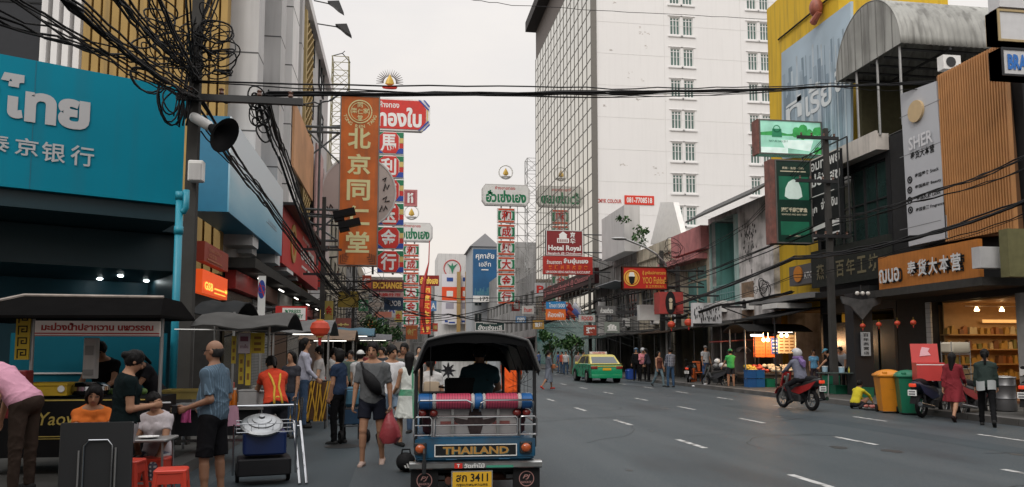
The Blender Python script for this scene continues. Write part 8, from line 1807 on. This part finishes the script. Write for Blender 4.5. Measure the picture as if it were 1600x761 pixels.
t = thing('pedlar_cart', 'dark pedlar cart with a red edged roof beside the lit fruit stall', 'cart', G(1150, 33.6, PVL)); m = MB(); m.rbox((.3, .2, .9), (1.0, .8, 1.1), .05); part('cabinet', m, mat('cabinet_grey', (.12, .12, .12), .5, var=.4), t); m = MB(); m.sheet(lambda u, v: (-1.0 + 2.0 * u, -.5 + 1.2 * v, 1.95 + .12 * u), 3, 3, .05); part('roof', m, mat('cart_red_roof', (.22, .03, .025), .6, var=.4), t)
for s in (-.9, .9): m = MB(); m.cyl((s, -.4, 0), (s, -.4, 1.95), .025, n=6); part('roof_post', m, STEEL, t)
m = MB(); m.sheet(lambda u, v: (.02 + .62 * u, -.25 + .5 * v, 1.5 + .2 * math.sin(math.pi * u)), 9, 3, .03); part('hood', m, GREYW, t, True)
t = thing('plastic_chair', 'orange plastic chair in the doorway behind the parked scooters', 'chair', G(1090, 36.8, PVL)); OC = mat('chair_orange', (.55, .12, .03), .5)
m = MB(); m.rbox((0, 0, .44), (.44, .44, .04), .04); part('seat', m, OC, t, True); m = MB(); m.rbox((0, .2, .75), (.42, .04, .5), .02); part('backrest', m, OC, t)
for sx in (-1, 1):
 for sy in (-1, 1): m = MB(); m.tube([(sx * .18, sy * .18, .43), (sx * .2, sy * .2, 0)], .02, 6); part('leg', m, OC, t)
m = MB(); m.rbox((0, 0, .26), (.5, .5, .52), .08); m.lathe([(.25, .5), (.27, .55), (.0, .56)], n=16); solo('blue_barrel', m, mat('barrel_blue', (.01, .06, .30), .45), 'bright blue tub by the shopfront behind the taxi', 'tub', G(985, 39.8, PVL), smooth=True)
m = MB(); m.lathe([(.0, 0), (.17, 0), (.20, .55), (.22, .62), (.22, .66), (.0, .66)], n=18); solo('orange_bin', m, OC, 'orange tapered bin beside the parked dark scooter', 'bin', G(1079, 36.3, PVL), smooth=True)
t = thing('high_rack', 'tall steel rack with a cream cushion in front of the lit shop shelves', 'rack', G(1493, 19.3, PVL)); m = MB()
for sx in (-.28, .28):
 for sy in (-.2, .2): m.tube([(sx, sy, 0), (sx, sy, 1.75)], .014, 6)
for z in (.5, 1.0, 1.4): m.tube([(-.28, -.2, z), (.28, -.2, z)], .012, 6); m.tube([(-.28, .2, z), (.28, .2, z)], .012, 6)
part('rack_frame', m, STEEL, t); m = MB(); m.rbox((0, 0, 1.58), (.62, .46, .3), .08); part('cushion', m, mat('cushion_cream', (.45, .40, .31), .8), t, True)
for k in range(3): m = MB(); m.rbox((.0, 0, .0), (.5, .4, .34), .01); solo('carton', m, mat('carton_brown', (.30, .19, .09), .8, var=.2), ['brown carton lowest in the stack by the rack', 'brown carton in the middle of the stack by the rack', 'brown carton topmost in the stack by the rack'][k], 'carton', G(1516, 19.5, PVL + .18 + .35 * k))
op = atY(1346, 480, 23.8); t = thing('silver_ornament', 'silver diamond shaped ornament with wings under the dark canopy', 'ornament', op); m = MB()
for sd in (-1, 1): m.prism([(0, .25), (sd * .75, .36), (sd * .68, .12), (sd * .4, .02), (0, -.42)][::sd], 'Y', -.04, .04)
part('wings', m, mat('ornament_silver', (.15, .155, .16), .4, .5, var=.5, scale=6), t); m = MB()
for s in (-.28, 0, .28): m.ell((s * .7, -.1, .46), (.07, .07, .07), 12, 8)
part('globe_lamp', m, mat('globe_white', (.62, .60, .56), .4), t, True); m = MB(); m.tube([(0, 0, .2), (0, 0, .75)], .02, 5); part('hanger', m, DSTEEL, t)
def tree(name, label, p, h, w, seed, dense=420, trunk=True, leaf=.16, cat='tree'):
 t = thing(name, label, cat, p); r = random.Random(seed); m = MB()
 if trunk:
  m.tube([(0, 0, 0), (.05, .03, h * .35), (-.02, .05, h * .62)], [.09, .07, .045], 7)
  for k in range(6): a = 1.05 * k; m.tube([(.03, .03, h * (.3 + .04 * k)), (.25 * w * math.cos(a), .25 * w * math.sin(a), h * .6), (.4 * w * math.cos(a), .4 * w * math.sin(a), h * .75)], [.035, .025, .012], 5)
  part('trunk', m, mat('bark', (.09, .07, .05), .9, var=.3), t)
 m = MB(); cl = [(r.uniform(-.5, .5) * w, r.uniform(-.5, .5) * w, h * r.uniform(.5, .95), r.uniform(.18, .34) * w) for _ in range(9)]; mm = [mat('leaf_dark', (.018, .055, .016), .6, var=.3), mat('leaf_mid', (.04, .11, .025), .6, var=.3), mat('leaf_light', (.075, .16, .04), .6, var=.3)]
 for k in range(dense):
  c = cl[k % 9]; d = Vector((r.gauss(0, 1), r.gauss(0, 1), r.gauss(0, 1))).normalized() * c[3] * r.uniform(.45, 1.1); q = Vector(c[:3]) + d; n = Vector((r.gauss(0, 1), r.gauss(0, 1), r.gauss(.6, 1))).normalized(); u = n.orthogonal().normalized(); v = n.cross(u); s = leaf * r.uniform(.6, 1.3); m.cur = r.choice((0, 0, 1, 1, 2))
  m.add([q - u * s, q + v * s * .45 + n * s * .1, q + u * s, q - v * s * .45 + n * s * .1], [(0, 1, 2, 3)])
 part('crown', m, mm, t); return t
tree('street_tree', 'bushy green street tree left of the taxi', (Xof(862, 52), 52, PVL), 2.9, 1.3, 1)
tree('street_tree', 'darker round street tree just above the taxi roof', (Xof(893, 50), 50, PVL), 2.8, 1.4, 2)
tree('street_tree', 'leafy street tree deep behind the crowd on the left', (Xof(588, 46), 46, PVL), 3.4, 1.9, 3)
tree('street_tree', 'small street tree behind the pale stall canopy', (Xof(606, 60), 60, PVL), 3.6, 1.8, 4, 320)
tree('hanging_creeper', 'green creeper hanging from the roof beside the white gable', (Xof(1006, 52), Yof(1006, XR - .3), atX(1006, 398, XR - .3).z - .3), 2.3, 1.0, 5, 260, False, .13, 'plant')
tree('rooftop_plant', 'small green plant on the roof edge above the creeper', (Xof(1008, 48), Yof(1012, XR), atX(1010, 346, XR).z - .5), .9, .8, 6, 90, False, .13, 'plant')
# ================================================================ who stands where
K_ = (.010, .010, .011); W_ = (.62, .62, .63); JN = (.06, .10, .17); NV = (.02, .035, .07)
def PP(label, px, Y, rz, z=.004, **kw): return person(label, (Xof(px, Y), Y, z), rz, **kw)
STAND = dict(legL=((4, 3), (-3, 1)), legR=((-3, 3), (-4, 1)))
WALK = dict(legL=((24, 2), (6, 1)), legR=((-16, 2), (-38, 1)))
PP('person in a pink shirt and brown trousers bending over at the left edge', 44, 8.9, 78, PVL, H=1.70, lean=47, head=(15, 0), armL=((-32, 6), (0, 2)), armR=((8, 4), (14, 2)), top=('tee', (.70, .35, .46)), bottom=('trousers', (.05, .035, .028)), hem=-.16, h=.012, sleeve=.75, fat=1.12)
r_, pt, _ = PP('person in a black top and grey shorts looking down at a phone', 200, 8.35, -62, H=1.60, head=(28, 0), armL=((6, 8), (92, -14)), armR=((2, 8), (96, -16)), fem=True, top=('tee', (.008, .014, .015)), bottom=('mini', (.36, .36, .37)), hair='bun', h=.011, hem=-.02, hips=.015, pat2=None, fat=1.08, **STAND)
p = (pt['handL'] + pt['handR']) / 2; m = MB(); m.rbox((0, 0, 0), (.075, .15, .012), .012); solo('mobile_phone', m, mat('phone_white', (.6, .6, .6), .3), 'white phone held by the person in grey shorts', 'phone', p + Vector((.02, 0, .02)), R(-62))
PP('person in an orange top sitting low behind the folded black table', 146, 9.35, -150, PVL, H=1.58, sit=.36 + .03, lean=14, head=(16, -12), legL=((84, 10), (0, 2)), armL=((40, 10), (75, -20)), fem=True, top=('tee', (.62, .15, .025)), bottom=('trousers', (.03, .03, .04)), hair='bob', h=.013)
PP('person in a white top with soft print sitting and looking down', 253, 9.7, 165, H=1.58, sit=.42, lean=8, head=(26, 10), legL=((80, 14), (-6, 2)), armL=((26, 8), (20, -10)), armR=((20, 8), (14, -16)), fem=True, top=('tee', (.55, .50, .52)), bottom=('trousers', (.10, .10, .13)), pat2='check', hair='bun', h=.012, fat=1.08)
PP('person in black cooking behind the mango cart', 168, 11.35, 175, PVL, H=1.62, lean=16, head=(30, 0), armL=((30, 8), (70, -10)), top=('tee', K_), bottom=('trousers', K_), h=.016, hair='short')
PP('person in dark clothes stooping at the back of the mango cart', 250, 11.5, 130, PVL, H=1.55, lean=30, head=(25, 0), armL=((40, 8), (60, -10)), top=('tee', (.03, .03, .035)), bottom=('trousers', K_), h=.016, hair='tied', fem=True)
r_, pt, _ = PP('balding older person in a blue pinstripe shirt holding a wallet', 337, 8.75, 74, H=1.69, head=(2, 4), armL=((-14, 6), (70, 10)), armR=((-10, 8), (66, -6)), top=('tee', (.085, .13, .175)), pat='pin', bottom=('long_shorts', (.012, .012, .014)), hair='bald', hairm=SCALP, glasses=True, h=.0105, sleeve=.85, belly=.035, fat=1.06, hem=-.09, skin=2, **STAND)
p = pt['handL']; m = MB(); m.rbox((0, 0, 0), (.05, .12, .085), .01); t = thing('wallet', 'black open wallet in the hand of the person in pinstripe', 'wallet', p + Vector((-.05, 0, .02)), R(30)); part('cover', m, BLACK, t); m = MB(); m.bb(-.027, -.0255, -.045, .03, -.03, .02); part('card_window', m, GLASSG, t)
r_, pt, M_ = PP('person in a red shirt with yellow apron straps leaning over the counter', 433, 11.3, 22, H=1.60, lean=26, head=(34, 0), armL=((46, 6), (66, -8)), armR=((40, 10), (70, -12)), fem=True, top=('tee', (.60, .06, .025)), bottom=('trousers', (.02, .02, .025)), hair='tied', h=.013, hem=-.05)
m = MB(); 
for s in (-1, 1): m.tube([M_ @ Vector(v) for v in ((s * .09, .02, .50), (s * .075, -.02 - .04, .47), (s * .05, .035, .33), (-s * .02, .0, .18), (-s * .08, -.06, .03))], .018, 6)
solo('apron_strap', m, mat('apron_yellow', (.60, .36, .03), .7), 'crossed yellow apron straps over a red shirt', 'apron', (0, 0, 0), w_=1) if 0 else None
def strap(M_, pts, w, m1, name, label, cat):
 m = MB(); P = [M_ @ Vector(p) for p in pts]; m.tube(P, w, 6); L = P[0].copy(); return solo(name, m, m1, label, cat, L, w_=1, smooth='full')
AY = mat('apron_yellow', (.60, .36, .03), .7)
a26 = R(26); UPV = lambda x, y, z: (x, y * math.cos(a26) + z * math.sin(a26), z * math.cos(a26) - y * math.sin(a26))
m = MB()
for s in (-1, 1): m.tube([M_ @ Vector(UPV(*v)) for v in ((s * .085, .04, .485), (s * .085, -.075, .44), (s * .06, -.128, .32), (s * .03, -.128, .2), (s * .05, -.13, .06), (s * .06, -.14, -.08))], .017, 6)
m.tube([M_ @ Vector(UPV(*v)) for v in ((-.16, -.04, .02), (0, -.135, .03), (.16, -.04, .02))], .018, 6)
solo('yellow_apron', m, AY, 'yellow apron tied over the back of a red shirt', 'apron', pt['hip'], w_=1, smooth='full')
PP('person in pale lilac carrying a dark backpack at the stall', 476, 15.6, -80, PVL, H=1.70, head=(0, -12), armL=((15, 6), (45, -4)), top=('long', (.42, .42, .50)), bottom=('trousers', JN), hair='long', fem=True, h=.016)
r_, pt, _ = PP('person in a navy tee and black trousers standing in profile', 530, 13.9, 66, H=1.62, head=(-2, 10), armL=((4, 8), (12, 2)), armR=((-12, 8), (8, 2)), top=('tee', (.025, .04, .075)), bottom=('trousers', K_), hair='bob', fem=True, h=.013, fat=1.08, **STAND)
r_, pt, M_ = PP('person in a grey tee and black shorts walking with a cross body bag', 583, 11.25, 172, H=1.72, head=(6, -4), armL=((-6, 12), (10, 4)), armR=((6, 10), (16, 4)), legL=((-6, 3), (-18, 1)), legR=((14, 2), (-2, 1)), top=('tee', (.115, .12, .125)), bottom=('shorts', (.018, .02, .03)), shoes=(.45, .33, .28), hair='short', h=.0105, sleeve=.8, fat=1.03, hem=-.09)
BG = mat('bag_nylon', (.012, .012, .013), .6, bump=.3)
t = thing('cross_body_bag', 'black bag slung across the chest of the walking person', 'bag', pt['chest']); m = MB(); m.tube([M_ @ Vector(v) for v in ((.10, .165, .40), (.02, .19, .28), (-.07, .19, .16), (-.13, .15, .06))], [.03, .085, .09, .04], 10); part('pouch', m, BG, t, 'full', w_=1)
m = MB(); m.tube([M_ @ Vector(v) for v in ((.10, .16, .40), (.155, .06, .50), (.13, -.06, .50), (.0, -.17, .3), (-.15, -.12, .05), (-.18, .04, .02), (-.13, .15, .06))], .016, 6); part('bag_strap', m, BG, t, 'full', w_=1)
h_ = pt['handL']; t = thing('carrier_bag', 'full red plastic carrier bag in the hand of the walking person', 'bag', h_)
h_ = h_
m = MB(); m.lathe([(.0, -.46), (.10, -.45), (.15, -.36), (.13, -.2), (.06, -.08), (.03, -.01), (.025, .03), (.0, .03)], n=18, sy=.75); m.v = [(x + .012 * math.sin(17 * z + 9 * x), y + .012 * math.sin(23 * x + 14 * z), z) for x, y, z in m.v]; part('bag_body', m, mat('carrier_red', (.34, .05, .06), .4, var=.3, scale=8, bump=.4, bscale=20), t, True)
PP('person in a white shirt and pale blue shorts behind the walking one', 612, 13.6, -165, H=1.72, head=(8, 20), armL=((4, 10), (12, 4)), top=('long', (.66, .66, .68)), bottom=('shorts', (.20, .27, .36)), h=.013, **WALK)
PP('person in a white and green leaf dress with long hair beside the tuk-tuk', 640, 13.4, 20, H=1.60, fem=True, head=(0, -30), armL=((10, 12), (50, 6)), armR=((6, 8), (16, 2)), top=('tank', (.62, .64, .60)), bottom=('dress', (.62, .64, .60)), pat='leaf', hair='long', h=.014, **WALK)
r_, pt, M_ = PP('person in a white tee with a tan bag seen through the tuk-tuk', 671, 13.6, 8, H=1.62, fem=True, top=('tee', (.60, .57, .56)), bottom=('shorts', (.20, .25, .32)), hair='tied', h=.014, armL=((-5, 10), (20, 2)), **STAND)
m = MB(); m.rbox(pt['back'] + Vector((0, -.06, -.12)), (.26, .10, .28), .06); solo('tan_bag', m, mat('tan_canvas', (.40, .30, .21), .8), 'tan canvas bag on the back of the person in a white tee', 'bag', pt['back'], w_=1, smooth=True)
PP('tall person with tied hair just left of the tuk-tuk canopy', 632, 15.6, 160, H=1.74, top=('tee', (.10, .10, .09)), bottom=('trousers', JN), h=.018, skin=2)
PP('rider in an orange vest seen through the tuk-tuk', 797, 15.05, 0, H=1.68, sit=.84, lean=6, legL=((68, 14), (-20, 2)), armL=((48, 14), (70, -4)), top=('tee', (.75, .10, .015)), bottom=('trousers', (.03, .03, .05)), hair='helmet', hairm=mat('helmet_orange', (.5, .1, .03), .3), h=.014, fat=1.1)
PP('driver of the tuk-tuk in a dark teal shirt', 750, 9.55, -2, H=1.66, sit=.93, lean=4, legL=((80, 10), (20, 2)), armL=((40, 16), (80, -6)), top=('tee', (.03, .075, .09)), bottom=('trousers', K_), hair='short', h=.014)
for k, (px, Y, rz, c, b, lab, kw) in enumerate((
 (456, 15.0, 150, (.05, .05, .06), JN, 'person with a dark top half hidden behind the red shirt', dict(fem=True, hair='long')),
 (499, 17.6, 100, (.5, .48, .47), K_, 'person in a cream tee behind the slatted barrier', {}),
 (513, 19.0, -100, (.55, .54, .52), JN, 'person in white leaning at the stall behind the navy tee', dict(lean=14)),
 (548, 20.5, 170, (.08, .12, .10), K_, 'person in dark green deep in the left crowd', {}),
 (563, 17.4, -20, (.55, .55, .55), K_, 'person in a white cap and pale top behind the trolley', dict(hair='cap', hairm=mat('cap_white', (.6, .6, .58), .7))),
 (575, 24.0, 180, (.25, .05, .05), JN, 'person in maroon deep in the left crowd', {}),
 (597, 22.0, 150, (.05, .05, .055), K_, 'person in black partly behind the grey tee', {}),
 (604, 28.0, 0, (.45, .35, .05), JN, 'person in mustard far behind the white shirt', {}),
 (624, 26.0, 180, (.10, .13, .2), K_, 'person in slate blue far behind the tuk-tuk', {}),
 (540, 30.0, 0, (.5, .5, .5), K_, 'person in light grey farthest along the left stalls', {}),
 (655, 24.0, 175, (.30, .28, .26), JN, 'person in beige far behind the leaf dress', dict(fem=True, hair='long')))):
 PP(lab, px, Y, rz, .004, H=1.58 + .02 * (k * 7 % 9), top=('tee', c), bottom=('trousers', b), h=.022, skin=k % 3, **(WALK if k % 2 else STAND), **kw)
q = atZ(857, 608); person('person in a grey midi dress and red heels crossing the road', (q.x, q.y, .004), -78, H=1.66, fem=True, armL=((16, 8), (70, -8)), top=('long', (.10, .11, .135)), bottom=('long_skirt', (.15, .17, .21)), shoes=(.45, .05, .035), hair='tied', h=.016, legL=((22, 2), (6, 1)), legR=((-18, 2), (-34, 1)))
q2 = Vector((q.x, q.y, 0)); m = MB(); m.rbox((0, 0, 0), (.26, .12, .2), .05); solo('shoulder_bag', m, mat('bag_rust', (.30, .10, .035), .6), 'rust brown shoulder bag of the person crossing the road', 'bag', q2 + Vector((.18, -.2, .98)), R(-78), smooth=True)
for (px, Y, rz, z, lab, kw) in (
 (994, 38.6, 150, PVL, 'person in black wearing a dark blue helmet on the pavement', dict(top=('long', K_), bottom=('trousers', K_), hair='helmet', hairm=mat('helmet_navy', (.03, .07, .12), .3))),
 (1004, 37.6, 170, PVL, 'person in a pink top and white helmet looking down', dict(top=('long', (.55, .20, .23)), bottom=('trousers', K_), hair='helmet', hairm=mat('helmet_grey', (.35, .36, .37), .3), fem=True, armL=((25, 8), (95, -16)), armR=((25, 8), (95, -16)), head=(20, 0))),
 (1013, 37.2, 60, PVL, 'person in dark clothes leaning beside the pink top', dict(top=('long', (.03, .03, .04)), bottom=('trousers', K_), lean=12, fem=True, hair='long')),
 (1029, 34.4, -160, .004, 'person in a brown top and pale jeans striding at the kerb', dict(top=('tank', (.10, .035, .025)), bottom=('trousers', (.13, .19, .22)), fem=True, hair='long', **WALK)),
 (1047, 33.8, 10, .004, 'person in a plaid shirt and blue jeans seen from behind', dict(top=('long', (.04, .05, .08)), pat='plaid', bottom=('trousers', (.035, .075, .14)), H=1.74, **STAND)),
 (1102, 36.6, 190, PVL, 'person in a white shirt and blue trousers outside the lit doorway', dict(top=('tee', (.42, .42, .43)), bottom=('trousers', (.05, .10, .22)), hair='cap', hairm=mat('cap_grey', (.2, .2, .2), .7), H=1.74)),
 (1141, 31.7, 12, .004, 'person in a bright green tee and cap beside loaded motorbike', dict(top=('tee', (.06, .38, .10)), bottom=('shorts', (.03, .03, .035)), hair='cap', hairm=mat('cap_green', (.03, .22, .07), .7), armL=((25, 10), (40, 4)), H=1.70, **STAND)),
 (1271, 29.0, 165, PVL, 'person in a blue apron over white at the fruit stall', dict(top=('tee', (.12, .30, .48)), bottom=('trousers', (.05, .04, .05)), fem=True, hair='tied', H=1.52, skin=2)),
 (1309, 25.9, 60, PVL, 'person in black with a teal cap leaning over the long table', dict(top=('tee', K_), bottom=('trousers', K_), lean=38, head=(10, 0), armL=((50, 8), (40, -6)), hair='cap', hairm=mat('cap_teal', (.05, .20, .28), .7), H=1.68)),
 (1320, 26.6, 100, PVL, 'person in a pale tee behind the long table', dict(top=('tee', (.32, .32, .33)), bottom=('trousers', K_), H=1.66, lean=20, fat=1.15))):
 PP(lab, px, Y, rz, z, h=.019, **{'H': 1.62, **kw})
HV = mat('helmet_silver', (.42, .42, .43), .25)
PP('motorbike rider in a grey violet jacket and silver helmet', 1250, 19.85, 8, .004, H=1.68, sit=.90, lean=14, head=(-8, 30), legL=((62, 12), (-24, 2)), legR=((60, 12), (-26, 2)), armL=((46, 12), (64, -2)), top=('long', (.14, .145, .19)), bottom=('trousers', (.022, .022, .025)), hair='helmet', hairm=HV, h=.013, fat=1.12, hem=-.10)
m = MB(); hx = Xof(1250, 19.85); m.torus((hx, 19.98, 1.44), .10, .05, 18, 8, 'Z'); m.tube([(hx - .02, 19.86, 1.42), (hx + .02, 19.74, 1.30), (hx + .03, 19.70, 1.18)], [.05, .09, .03], 8); solo('violet_scarf', m, mat('scarf_violet', (.16, .10, .26), .8, bump=.3), 'violet hood scarf round the neck of the motorbike rider', 'scarf', (hx, 19.98, 1.3), w_=1, smooth=True)
PP('child in a yellow top crouching on the road over a steel tray', 1333, 20.2, -75, .004, H=1.42, lean=24, head=(-4, 0), legL=((118, 10), (-48, 2)), legR=((112, 10), (-52, 2)), armL=((62, 6), (40, -4)), armR=((58, 8), (36, -4)), top=('long', (.55, .46, .03)), bottom=('trousers', (.03, .03, .035)), h=.012, hair='short', skin=2)
r_, pt, _ = PP('person in a dark red dress with long black hair striding past the scooters', 1487, 16.3, -55, H=1.62, fem=True, top=('long', (.20, .022, .03)), bottom=('dress', (.20, .022, .03)), hair='long', h=.013, armL=((-12, 8), (-4, 4)), armR=((20, 8), (60, -4)), legL=((32, 2), (14, 1)), legR=((-28, 2), (-40, 1)), shoes=(.03, .02, .02))
PP('person in a dark top with pale cloth at the waist walking beside the red dress', 1538, 15.1, -40, H=1.66, fem=True, top=('long', (.035, .05, .045)), bottom=('trousers', K_), hair='tied', h=.013, armR=((10, 8), (30, 4)), **WALK)
q = G(1538, 15.1, 0); m = MB(); m.sheet(lambda u, v: (.185 * math.sin(6.0 * u - 3.0), .155 * math.cos(6.0 * u - 3.0), .98 - .20 * v - .02 * math.sin(12 * u)), 24, 5, .012); solo('waist_cloth', m, mat('cloth_grey_white', (.40, .42, .42), .8), 'pale cloth tied round the waist of the person in dark clothes', 'cloth', (q.x, q.y, .0), R(-40), smooth=True)
for k, (px, Y, c, lab) in enumerate(((834, 70, (.5, .1, .1), 'person in red far away beyond the crossing woman'), (842, 64, (.1, .15, .3), 'person in blue far away left of the trees'), (872, 58, (.04, .10, .3), 'person in dark blue by the far right stalls'), (878, 56, (.45, .08, .05), 'person in scarlet by the far right stalls'), (884, 54, (.5, .5, .5), 'person in white by the far right stalls'), (903, 47, (.25, .2, .2), 'person in dull brown left of the taxi'), (911, 45, (.35, .33, .3), 'person in beige just left of the taxi'))):
 PP(lab, px, Y, 40 * k, .004, H=1.62, top=('tee', c), bottom=('trousers', JN), h=.03, skin=k % 3)
